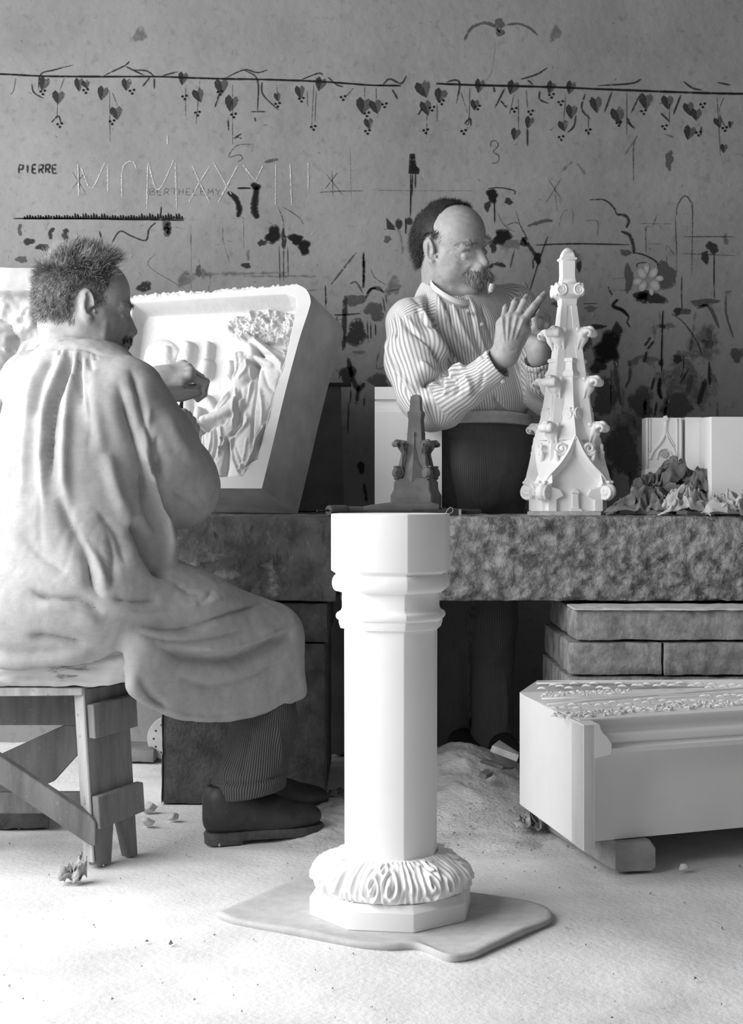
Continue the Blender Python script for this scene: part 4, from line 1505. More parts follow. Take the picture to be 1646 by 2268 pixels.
for t_ in tw1:
    put('painted_twig', 'dark', [stroke(q1(t_), 3.6, 'dark', taper=.7)])
for t_ in tw2:
    put('painted_twig', 'dark', [stroke(q2(t_), 4.4, 'dark', taper=.7)])
st1 = [[(255, 440), (252, 520)], [(265, 400), (285, 345)], [(485, 400), (487, 630)], [(497, 410), (520, 470)], [(822, 380), (822, 515)], [(885, 360), (868, 550)], [(1030, 375), (1030, 640)], [(1225, 375), (1230, 440)], [(1390, 370), (1380, 560)],
       [(1400, 400), (1395, 540)], [(1530, 430), (1565, 390)], [(1615, 385), (1615, 440)], [(70, 345), (60, 400), (45, 420)], [(1360, 400), (1362, 470)]]
st2 = [[(395, 410), (425, 500)], [(435, 390), (430, 540), (415, 550)], [(650, 440), (650, 570)], [(685, 400), (690, 480)], [(860, 420), (850, 540)], [(960, 500), (960, 600)], [(1130, 410), (1130, 600)], [(1560, 430), (1540, 500), (1575, 580)],
       [(1530, 430), (1545, 690)], [(1320, 450), (1318, 550)], [(245, 500), (243, 610)], [(290, 460), (290, 540)], [(610, 510), (630, 420)], [(20, 385), (20, 450)]]
for t_ in st1:
    put('painted_stem', 'mid', [stroke(q1(t_), 1.8, 'mid', taper=.3)])
for t_ in st2:
    put('painted_stem', 'mid', [stroke(q2(t_), 2.2, 'mid', taper=.3)])
LV1 = [(195, 368, 28), (258, 428, 26), (350, 372, 26), (380, 372, 17), (455, 410, 28), (560, 372, 24), (515, 498, 26), (810, 345, 26), (878, 420, 28), (980, 380, 30), (1025, 455, 32), (1228, 428, 18), (1328, 405, 26), (1420, 370, 27), (1610, 465, 32), (1632, 545, 22)]
LV2 = [(18, 470, 28), (228, 392, 34), (305, 420, 28), (240, 475, 30), (478, 378, 28), (457, 463, 22), (625, 385, 28), (698, 540, 24), (637, 592, 24), (795, 385, 26), (882, 385, 26), (885, 492, 28), (848, 555, 22), (993, 460, 32), (1090, 510, 36),
       (1215, 445, 32), (1310, 450, 28), (1405, 480, 28), (1438, 505, 24), (1408, 585, 28), (1535, 540, 22), (1590, 550, 14), (1560, 655, 18)]
for i, (x, y, r) in enumerate(LV1 + LV2):
    px, py = (x / 2, y / 2) if i < len(LV1) else (823 + x / 2, y / 2)
    a = rw.uniform(-.35, .35)
    r = r / 2 * 1.05
    lobes = [(0, 1.25), (.45, .75), (.95, .1), (1.05, -.45), (.6, -.95), (.1, -.6), (-.1, -.65), (-.55, -1.0), (-1.0, -.5), (-.95, .1), (-.5, .75)]
    sx = rw.uniform(.7, 1.0)
    out = [(px + r * (lx * sx * math.cos(a) - ly * math.sin(a)), py + r * (lx * sx * math.sin(a) + ly * math.cos(a))) for lx, ly in lobes]
    lay = 'dark' if (i >= len(LV1) or i in (0, 2, 13, 14, 6, 12)) else 'mid'
    half = [out[k] for k in (0, 9, 8, 7, 6)]
    put('painted_leaf', 'mid', [poly_(out, 'mid')])
    put('painted_leaf', 'dark', [poly_([out[0], out[10], out[9], out[8], out[7], out[6], (px + r * .1, py)], 'dark')])
BR1 = [(190, 408), (380, 402), (585, 405), (497, 540), (265, 553), (818, 430), (875, 502), (975, 410), (1035, 510), (1230, 463), (1335, 440), (1388, 565), (1520, 433), (1625, 505), (1628, 583)]
BR2 = [(57, 465), (268, 480), (310, 452), (240, 580), (408, 583), (470, 475), (632, 485), (705, 497), (797, 423), (838, 455), (840, 610), (960, 580), (1095, 547), (1205, 495), (1298, 562), (1467, 465), (1448, 590), (1565, 570)]
for i, (x, y) in enumerate(BR1 + BR2):
    px, py = (x / 2, y / 2) if i < len(BR1) else (823 + x / 2, y / 2)
    put('painted_berries', 'black', [blot(px + dx, py + dy, 3.1, 3.1, 'black', i, 8, .1) for dx, dy in ((-5, -1), (4, -3), (0, 5))])
# bird with spread wings, top right
put('painted_bird', 'mid', [stroke(q2([(410, 178), (445, 122), (500, 102), (545, 118), (570, 145)]), 8, 'mid'), stroke(q2([(588, 112), (650, 106), (700, 125), (740, 162)]), 6, 'mid'), blot(823 + 283, 52, 11, 13, 'mid', 3), blot(823 + 285, 72, 12, 8, 'mid', 4)], 'painted bird with spread wings')
put('drawn_line', 'faint', [stroke(q2([(553, 175), (535, 300), (520, 340), (500, 365)]), 2.2, 'faint', taper=0)])


# lettering -----------------------------------------------------------
GL = {'P': [[(0, 1), (0, 0)], [(0, 0), (.7, .05), (.75, .3), (.6, .5), (0, .52)]], 'I': [[(.35, 0), (.35, 1)]], 'E': [[(0, 0), (0, 1)], [(0, 0), (.7, 0)], [(0, .5), (.6, .5)], [(0, 1), (.75, 1)]],
      'R': [[(0, 1), (0, 0)], [(0, 0), (.7, .05), (.72, .32), (.55, .5), (0, .52)], [(.3, .52), (.75, 1)]], 'B': [[(0, 1), (0, 0)], [(0, 0), (.6, .05), (.62, .35), (0, .48)], [(0, .48), (.75, .58), (.7, .92), (0, 1)]],
      'T': [[(0, 0), (.9, 0)], [(.45, 0), (.45, 1)]], 'H': [[(0, 0), (0, 1)], [(.7, 0), (.7, 1)], [(0, .5), (.7, .5)]], 'L': [[(0, 0), (0, 1), (.65, 1)]], 'M': [[(0, 1), (.05, 0)], [(.05, 0), (.4, .7)], [(.4, .7), (.8, 0)], [(.8, 0), (.85, 1)]],
      'Y': [[(0, 0), (.4, .5)], [(.85, 0), (.3, 1)]]}


def word(name, text, x0, y0, x1, y1, w, lay, label, per=4):
    items = []
    adv = (x1 - x0) / len(text)
    for i, ch_ in enumerate(text):
        for s_ in GL[ch_]:
            pts = [(x0 + adv * (i + .05 + gx * .82), y0 + (y1 - y0) * gy + rw.uniform(-.6, .6)) for gx, gy in s_]
            items.append(stroke(pts, w, lay, per, .2, .3))
    return put(name, lay, items, label)


word('painted_lettering', 'PIERRE', 41, 365, 130, 384, 4.6, 'dark', 'dark stencilled name')
word('painted_lettering', 'BERTHELEMY', 331, 418, 492, 432, 2.0, 'pencil', 'thin pencilled name')
ltr = [(855, 482), (857, 508), (876, 510), (874, 502)]
put('painted_lettering', 'dark', [poly_(ltr, 'dark'), blot(883, 496, 8, 13, 'dark', 1, 16, .06), stroke([(898, 482), (899, 500), (898, 518)], 4.5, 'dark'), blot(906, 490, 8, 9, 'dark', 2, 14, .06),
                                  stroke([(921, 482), (921, 508)], 5, 'dark'), stroke([(921, 483), (934, 484)], 4, 'dark'), stroke([(921, 496), (932, 496)], 4, 'dark'), stroke([(921, 507), (936, 506)], 4, 'dark'),
                                  ], 'dark filled letters partly behind the standing man')
chalk = [[(345, 725), (350, 870)], [(360, 745), (405, 835), (465, 720)], [(478, 725), (478, 850)], [(605, 750), (590, 718), (560, 722), (541, 760), (540, 875)], [(655, 715), (650, 930)], [(655, 715), (700, 840), (775, 700)], [(776, 720), (783, 930)],
         [(850, 730), (890, 820), (930, 900)], [(930, 735), (880, 815), (835, 900)], [(945, 720), (1030, 870)], [(1055, 730), (965, 900)], [(1075, 730), (1130, 800)], [(1165, 735), (1130, 805)], [(1222, 725), (1220, 910)], [(1285, 725), (1292, 910)],
         [(1365, 715), (1365, 850)], [(741, 600), (742, 640)]]
put('chalk_numeral', 'white', [stroke(q1(c), 3.0, 'white', 10, .1, .3) for c in chalk], 'large white chalk roman date')
for c, f_ in (([[(320, 760), (385, 865)], [(375, 765), (318, 838)], [(350, 735), (352, 840)]], q1), ([[(1440, 765), (1520, 868)], [(1500, 758), (1430, 850)], [(1470, 748), (1475, 875)]], q1),
              ([[(780, 790), (845, 890)], [(842, 788), (770, 902)], [(810, 818), (822, 940)]], q2)):
    put('pencil_star', 'pencil', [stroke(f_(k_), 2.2, 'pencil') for k_ in c])
put('pencil_line', 'pencil', [stroke(q1([(1412, 853), (1480, 848), (1610, 845)]), 3, 'pencil'), stroke(q1([(1550, 640), (1556, 900)]), 1.2, 'pencil')])
put('painted_numeral', 'pencil', [stroke(q1([(1122, 640), (1050, 645), (1012, 695), (1060, 686), (1073, 704), (1050, 718)]), 3, 'pencil')], 'thin drawn figure five')
put('painted_numeral', 'pencil', [stroke(q2([(526, 652), (530, 628), (550, 625), (560, 645), (540, 672), (562, 690), (560, 716), (530, 725)]), 3.4, 'pencil')], 'drawn figure three')

# stains, drips and brush marks -----------------------------------------
put('dark_stain', 'black', [poly_(q2([(168, 682), (190, 680), (197, 735), (212, 750), (208, 772), (163, 770), (166, 720)]), 'black'), stroke(q2([(172, 765), (173, 860), (171, 962)]), 3, 'black'), stroke(q2([(181, 765), (178, 868)]), 3, 'black'), stroke(q2([(194, 765), (193, 836)]), 3, 'black')], 'black paint blot with runs')
put('dark_stain', 'black', [stroke(q1([(1008, 850), (1045, 882), (1060, 930), (1052, 962)]), 13, 'black'), stroke(q1([(1050, 834), (1112, 834)]), 5, 'black'), stroke(q1([(1138, 826), (1130, 880), (1126, 930), (1140, 968)]), 17, 'black'), blot(566, 413, 11, 9, 'black', 2)], 'black arch shaped paint mark')
rail = [stroke(q1([(60, 968), (300, 968), (560, 972), (815, 976)]), 4, 'dark', taper=.1)]
for i in range(60):
    x = 110 + i * 11.8
    hgt = (10 + 16 * abs(math.sin(i * .9)) * (1 if 330 < x < 480 or 620 < x < 800 else .5))
    rail.append(poly_(q1([(x - 6, 972), (x - 4, 968 - hgt), (x + 2, 966 - hgt * .7), (x + 7, 972)]), 'dark'))
rail.append(stroke(q1([(714, 915), (712, 950)]), 3, 'dark'))
put('painted_grass_line', 'black', [(v, f, a) for v, f, a in rail], 'dark brushed line with ragged top')
MARKS = [('mid', q1([(90, 992), (86, 1020), (92, 1045)]), 9), ('dark', q1([(240, 1010), (222, 1030), (225, 1060)]), 10), ('dark', q1([(295, 1012), (290, 1050), (330, 1092)]), 15), ('dark', q1([(440, 1020), (455, 1085)]), 4), ('dark', q1([(490, 1085), (530, 1025), (580, 1045), (645, 1065), (660, 1015), (690, 985)]), 3.5),
         ('mid', q1([(745, 985), (738, 1050)]), 17), ('pencil', q1([(1230, 915), (1255, 985), (1252, 1100)]), 3), ('pencil', q1([(1250, 915), (1320, 960), (1345, 995)]), 3), ('faint', q1([(845, 990), (845, 1085)]), 4), ('faint', q1([(1078, 960), (1080, 1110)]), 4), ('mid', q1([(1172, 718), (1232, 706)]), 8),
         ('dark', q2([(515, 835), (570, 832), (632, 845), (632, 862)]), 3), ('black', q2([(543, 880), (545, 990)]), 3), ('pencil', q2([(555, 940), (590, 1000), (640, 1030)]), 2.2), ('pencil', q2([(590, 1000), (650, 990), (700, 1080)]), 2.6), ('dark', q2([(965, 885), (1030, 886), (1072, 920), (1085, 950)]), 4), ('dark', q2([(1085, 950), (1122, 955), (1138, 980), (1128, 1010)]), 7),
         ('dark', q2([(1105, 1025), (1142, 1042), (1158, 1085), (1162, 1125)]), 8), ('pencil', q2([(1350, 960), (1355, 910), (1385, 868), (1412, 892), (1421, 940), (1418, 1220)]), 4), ('pencil', q2([(1345, 960), (1350, 1110)]), 3), ('mid', q2([(690, 1002), (740, 985), (770, 978), (802, 978)]), 8), ('faint', q2([(830, 1000), (850, 940), (890, 930), (890, 1000)]), 4),
         ('faint', q2([(935, 980), (1000, 980), (998, 1060)]), 4), ('dark', q2([(720, 1086), (900, 1080), (1140, 1084)]), 4), ('faint', q2([(0, 842), (200, 845), (480, 845)]), 3), ('faint', q2([(1180, 990), (1350, 992)]), 3), ('faint', q2([(1420, 1045), (1600, 1050)]), 4), ('faint', q2([(1270, 930), (1245, 1000), (1215, 1010), (1215, 1110)]), 6),
         ('mid', q2([(1160, 800), (1160, 650), (1175, 600)]), 3), ('faint', q2([(1120, 690), (1165, 620)]), 6), ('faint', q2([(910, 720), (950, 780)]), 10), ('faint', q2([(830, 770), (890, 715)]), 8), ('faint', q2([(1290, 590), (1340, 610)]), 9)]
c9 = lambda pts: [(1240 + x * .2466, 480 + y * .2466) for x, y in pts]
c5 = lambda pts: [(800 + x * .2795, 400 + y * .2795) for x, y in pts]
MARKS += [('dark', c9([(660, 320), (760, 345), (860, 400), (885, 450)]), 4), ('dark', c9([(690, 460), (700, 420), (780, 410)]), 2.5), ('black', c9([(1385, 300), (1383, 640)]), 3), ('dark', c9([(1385, 640), (1388, 745)]), 2), ('dark', c9([(1095, 530), (1092, 700), (1098, 860)]), 2.5), ('black', c9([(520, 740), (475, 800), (560, 840), (620, 900)]), 8),
          ('dark', c9([(620, 900), (605, 950), (630, 995)]), 4), ('dark', c9([(435, 630), (450, 670), (470, 705)]), 4), ('black', c9([(925, 840), (920, 1000), (912, 1290), (915, 1400)]), 4), ('black', c9([(900, 1440), (890, 1560), (915, 1640)]), 9), ('dark', c9([(850, 1440), (820, 1560)]), 6), ('dark', c9([(1000, 870), (1110, 950), (1230, 1120), (1280, 1260)]), 2.5),
          ('dark', c9([(815, 1080), (760, 1160)]), 6), ('dark', c9([(850, 1110), (785, 1190)]), 6), ('dark', c9([(780, 1210), (755, 1310)]), 7), ('dark', c9([(1340, 1300), (1345, 1540)]), 7), ('dark', c9([(1310, 1460), (1240, 1690)]), 12), ('mid', c9([(620, 1280), (630, 1420), (590, 1540)]), 8), ('mid', c9([(1330, 1000), (1360, 1180)]), 12), ('mid', c9([(1230, 820), (1340, 810), (1430, 1000)]), 8),
          ('mid', c9([(460, 1330), (460, 1700)]), 3), ('mid', c9([(770, 1640), (760, 1790)]), 9), ('dark', c9([(870, 1660), (850, 1800)]), 5), ('mid', c9([(960, 1640), (940, 1800)]), 8), ('mid', c9([(1180, 1420), (1150, 1580)]), 14), ('dark', c9([(1080, 1500), (1160, 1360)]), 4), ('dark', c9([(1110, 1250), (1110, 1360), (1085, 1450)]), 2.5), ('faint', c9([(960, 430), (960, 260), (1040, 360)]), 4),
          ('faint', c9([(1045, 100), (1050, 540)]), 5), ('faint', c9([(775, 100), (772, 360)]), 3), ('mid', c9([(1090, 180), (1570, 180)]), 2.5), ('mid', c9([(1090, 330), (1570, 350)]), 2.5), ('faint', c9([(460, 660), (640, 660)]), 3), ('faint', c9([(460, 560), (620, 545)]), 3), ('mid', c9([(210, 780), (340, 780)]), 3), ('faint', c9([(780, 245), (920, 245)]), 3),
          ('dark', c5([(1480, 440), (1420, 600), (1330, 890)]), 3), ('dark', c5([(1270, 450), (1330, 520), (1420, 650)]), 9), ('dark', c5([(1360, 620), (1362, 705)]), 3), ('pencil', c5([(1220, 230), (1270, 380), (1330, 480)]), 2.4), ('faint', c5([(1440, 660), (1500, 720)]), 2), ('mid', c5([(1215, 540), (1180, 690)]), 4), ('dark', c5([(1005, 690), (1070, 660), (1145, 680)]), 10),
          ('pencil', c5([(1285, 870), (1320, 860), (1300, 800)]), 2), ('mid', c5([(20, 560), (20, 760), (10, 850)]), 5), ('pencil', c5([(70, 690), (110, 770), (200, 830)]), 2.4), ('mid', c5([(205, 880), (300, 860)]), 3.5), ('mid', c5([(35, 930), (80, 860), (140, 850), (180, 890)]), 7), ('mid', c5([(190, 900), (205, 980)]), 3)]
c6 = lambda pts: [(700 + x * .328, 540 + y * .328) for x, y in pts]
MARKS += [('dark', c6([(200, 350), (190, 520), (185, 720)]), 12), ('dark', c6([(120, 480), (180, 480), (300, 470)]), 4), ('mid', c6([(320, 60), (322, 300)]), 7), ('mid', c6([(320, 340), (270, 260), (230, 270)]), 5), ('mid', c6([(340, 340), (380, 300), (450, 320)]), 6), ('mid', c6([(270, 60), (100, 275)]), 5), ('dark', c6([(62, 280), (66, 430)]), 4), ('dark', c6([(215, 770), (240, 880), (280, 980), (330, 940)]), 12),
          ('dark', c6([(235, 980), (230, 1080)]), 3), ('dark', c6([(325, 1040), (322, 1097)]), 3), ('dark', c6([(290, 950), (270, 1080)]), 8), ('dark', c6([(345, 520), (350, 650)]), 2.5), ('dark', c6([(368, 530), (370, 640)]), 2.5), ('dark', c6([(400, 540), (402, 620)]), 2.5), ('mid', c6([(450, 360), (465, 460)]), 4), ('mid', c6([(135, 850), (160, 880), (150, 910)]), 2.5),
          ('dark', [(618, 545), (620, 628)], 2), ('dark', [(628, 545), (628, 622)], 2), ('dark', [(637, 548), (638, 612)], 2), ('faint', [(410, 608), (520, 606), (640, 604)], 12), ('faint', [(540, 612), (700, 612)], 10), ('pencil', [(560, 655), (720, 640)], 2), ('mid', [(746, 700), (748, 760)], 5), ('pencil', [(345, 560), (330, 590), (410, 640)], 1.5), ('faint', [(423, 500), (424, 690)], 2),
          ('dark', [(772, 890), (770, 960)], 3), ('dark', [(806, 1070), (812, 1112)], 8)]
for lay, pts, w_ in MARKS:
    put('brush_mark', lay, [stroke(pts, w_, lay)])
BLOTS = [('black', 605, 520, 18, 20), ('black', 655, 530, 16, 14), ('black', 674, 548, 15, 16), ('dark', 628, 530, 6, 22), ('dark', 580, 538, 9, 8), ('dark', 64, 535, 12, 9), ('dark', 95, 548, 16, 9), ('mid', 370, 500, 12, 18), ('black', 1090, 433, 14, 15), ('dark', 1079, 457, 8, 11), ('dark', 1126, 446, 8, 9), ('black', 1112, 524, 22, 17), ('dark', 1092, 545, 9, 14), ('dark', 1160, 536, 10, 10), ('black', 1190, 572, 9, 12),
         ('mid', 858, 530, 9, 8), ('mid', 48, 575, 12, 9), ('dark', 1578, 548, 14, 14), ('dark', 1562, 570, 10, 14), ('black', 1345, 770, 32, 34), ('dark', 1365, 740, 12, 28), ('dark', 1325, 810, 18, 18), ('dark', 1320, 724, 20, 7), ('dark', 1440, 660, 34, 16), ('dark', 1420, 655, 16, 12), ('mid', 1475, 610, 24, 30), ('mid', 1515, 690, 16, 8), ('dark', 1467, 722, 6, 6), ('dark', 1464, 803, 6, 9), ('dark', 1500, 795, 12, 9),
         ('mid', 1482, 185 + 170, 10, 22), ('mid', 1360, 360, 0.1, .1), ('dark', 788, 738, 26, 28), ('dark', 770, 830, 16, 24), ('mid', 830, 690, 22, 22), ('mid', 785, 665, 26, 14), ('mid', 1210, 760, 14, 18), ('dark', 320, 635, 17, 12), ('dark', 545, 588, 12, 6), ('mid', 1230, 640, .1, .1), ('dark', 1500, 690, 10, 9), ('mid', 1385, 560, 11, 9), ('dark', 1282, 590, 7, 12), ('dark', 800, 1035, 9, 14), ('faint', 1520, 850, 60, 70),
         ('mid', 1420, 890, 34, 30), ('mid', 1500, 900, 40, 26), ('faint', 1400, 940, 50, 40), ('mid', 1340, 880, 30, 40), ('mid', 1380, 1000, 40, 60), ('mid', 1330, 1060, 30, 40), ('faint', 1560, 760, 40, 50), ('mid', 1560, 670, 30, 10), ('faint', 310, 75, 16, 24), ('faint', 1230, 75, 14, 20), ('faint', 1130, 780, 60, 60)]
for i, (lay, x, y, rx, ry) in enumerate(BLOTS):
    if rx > 1:
        put('paint_blot', lay, [blot(x, y, rx, ry, lay, i, 20, .32)])
# pale eight petalled flower
for px, py, rx, ry, a in ((780, 465, 24, 46, 0), (738, 512, 34, 50, -.6), (842, 505, 34, 50, .55), (898, 555, 36, 26, 0), (700, 585, 42, 28, -.2), (745, 625, 34, 50, .35), (855, 620, 40, 50, -.7), (822, 675, 22, 34, -.15)):
    out = [(px + rx * math.cos(t) * math.cos(a) - ry * math.sin(t) * math.sin(a), py + rx * math.cos(t) * math.sin(a) + ry * math.sin(t) * math.cos(a)) for t in np.linspace(0, 2 * np.pi, 15)[:-1]]
    put('painted_petal', 'petal', [poly_(c9(out), 'petal')])
# scratched plaster: little nicks
nk = random.Random(5)
items = []
for i in range(240):
    x, y = nk.uniform(0, 1646), nk.uniform(40, 1000) if i % 3 else nk.uniform(480, 1000)
    a = nk.uniform(0, 6.28)
    L_ = nk.uniform(3, 16)
    items.append(stroke([(x, y), (x + L_ * math.cos(a), y + L_ * math.sin(a))], nk.uniform(1, 2.2), 'pencil', 2))
put('scratches', 'pencil', items)['kind'] = 'stuff'

# worn lower plaster: faint dark and pale scrapes
for lay, nm, cnt, sd in (('faint', 'worn_plaster', 170, 3), ('mid', 'worn_plaster', 60, 8), ('petal', 'pale_scrapes', 60, 5)):
    rq = random.Random(sd)
    items = []
    for i in range(cnt):
        x, y = rq.uniform(0, 1646), 1140 - abs(rq.gauss(0, 1)) * 300
        if y < 500 or (700 < x < 850 and y > 850):
            continue
        if lay == 'petal':
            items.append(stroke([(x, y), (x + rq.uniform(-6, 6), y + rq.uniform(4, 14))], rq.uniform(1, 2.4), lay, 3))
        elif rq.random() < .55:
            items.append(blot(x, y, rq.uniform(4, 26), rq.uniform(5, 30), lay, i, 14, .4))
        else:
            items.append(stroke([(x, y), (x + rq.uniform(-10, 10), y + rq.uniform(10, 60)), (x + rq.uniform(-18, 18), y + rq.uniform(40, 110))], rq.uniform(2, 12), lay, 4))
    put(nm, lay, items)['kind'] = 'stuff'
# ================================================================== people
M['skin'] = mat('skin', 0.33, 0.40, scale=60, bump=0.25, bscale=260, bdist=0.0012, rough=0.55, spec=0.35, layers=((160, 0.60, 0.70, 0.20, 0.35, (1, 1, 1)),))
M['skin_stubble'] = M['skin']
M['smock'] = mat('linen_smock', 0.33, 0.39, scale=22, bump=0.35, bscale=900, bdist=0.0006, rough=1, layers=((300, 0.5, 0.7, 0.28, 0.4, (1, 1, .15)), (300, 0.5, 0.7, 0.45, 0.3, (.15, .15, 1))))
M['hair_grey'] = mat('grey_hair', 0.09, 0.34, scale=90, rough=0.6, mix=(.35, .62))
M['hair_dark'] = mat('dark_hair', 0.010, 0.03, scale=60, rough=0.5, spec=0.2)
M['moustache'] = mat('grey_moustache', 0.20, 0.45, scale=90, rough=0.6)
M['eye'] = mat('eye_white', 0.35, rough=0.3, spec=0.5)
M['iris'] = mat('dark_iris', 0.01, rough=0.2, spec=0.6)
M['leather'] = mat('black_leather', 0.018, 0.03, scale=30, rough=0.5, spec=0.45, bump=.2, bscale=200, bdist=.001, layers=((60, .6, .7, .10, .3, (1, 1, 1)),))
M['sole'] = mat('shoe_sole', 0.05, 0.09, scale=50, rough=0.8)
M['sash'] = mat('light_cloth_belt', 0.6, 0.7, scale=40, bump=.3, bscale=400, bdist=.001)
M['button'] = mat('button', 0.45, rough=0.4)


def stripe_mat(name, a, b, period, duty, soft, bumpy=0.0, vary=None):
    """cloth whose stripes follow the vertex attribute 'stripe' (metres across the weave)"""
    m = bpy.data.materials.new(name)
    m.use_nodes = True
    nt = m.node_tree
    N, L = nt.nodes, nt.links
    bs = N['Principled BSDF']
    bs.inputs['Roughness'].default_value = 0.95
    bs.inputs['Specular IOR Level'].default_value = 0.15
    at = N.new('ShaderNodeAttribute')
    at.attribute_name = 'stripe'
    m1 = N.new('ShaderNodeMath')
    m1.operation = 'MULTIPLY'
    m1.inputs[1].default_value = 2 * math.pi / period
    s = N.new('ShaderNodeMath')
    s.operation = 'SINE'
    r = N.new('ShaderNodeMapRange')
    r.inputs[1].default_value, r.inputs[2].default_value = duty - soft, duty + soft
    L.new(at.outputs['Fac'], m1.inputs[0])
    L.new(m1.outputs[0], s.inputs[0])
    L.new(s.outputs[0], r.inputs[0])
    mx = N.new('ShaderNodeMixRGB')
    mx.inputs[1].default_value, mx.inputs[2].default_value = (a, a, a, 1), (b, b, b, 1)
    L.new(r.outputs[0], mx.inputs[0])
    out = mx.outputs[0]
    if vary:
        geo = N.new('ShaderNodeNewGeometry')
        n = N.new('ShaderNodeTexNoise')
        n.inputs['Scale'].default_value = vary[0]
        n.inputs['Detail'].default_value = 5
        L.new(geo.outputs['Position'], n.inputs['Vector'])
        r2 = N.new('ShaderNodeMapRange')
        r2.inputs[1].default_value, r2.inputs[2].default_value = .55, .75
        r2.inputs[4].default_value = vary[1]
        L.new(n.outputs[0], r2.inputs[0])
        m2 = N.new('ShaderNodeMixRGB')
        L.new(r2.outputs[0], m2.inputs[0])
        L.new(out, m2.inputs[1])
        m2.inputs[2].default_value = (vary[2],) * 3 + (1,)
        out = m2.outputs[0]
    L.new(out, bs.inputs['Base Color'])
    if bumpy:
        bp = N.new('ShaderNodeBump')
        bp.inputs['Strength'].default_value, bp.inputs['Distance'].default_value = bumpy, .0015
        L.new(s.outputs[0], bp.inputs['Height'])
        L.new(bp.outputs[0], bs.inputs['Normal'])
    return m


M['shirt'] = stripe_mat('striped_shirt', .74, .38, .0096, .25, .5)
M['cord'] = stripe_mat('corduroy', .05, .12, .0056, 0, .6, .7, (9, .5, .04))
M['cord_dusty'] = stripe_mat('dusty_trousers', .12, .18, .005, 0, .6, .5, (7, .6, .24))


def bone_stripe(V, bones):
    """bones: (a, b, radius, reference direction, width). arc coordinate round the nearest bone"""
    best = np.full(len(V), 1e9)
    out = np.zeros(len(V))
    for a, b, r, ref, off in bones:
        a, b, ref = np.array(a, float), np.array(b, float), np.array(ref, float)
        ba = b - a
        L = np.linalg.norm(ba)
        ax = ba / L
        t = np.clip(((V - a) @ ba) / L ** 2, 0, 1)
        d = V - a - t[:, None] * ba
        dist = np.linalg.norm(d, axis=1) / r
        e1 = ref - ax * (ref @ ax)
        e1 /= np.linalg.norm(e1)
        e2 = np.cross(ax, e1)
        c = np.arctan2(d @ e2, d @ e1) * r + off
        m = dist < best
        best, out = np.where(m, dist, best), np.where(m, c, out)
    return out


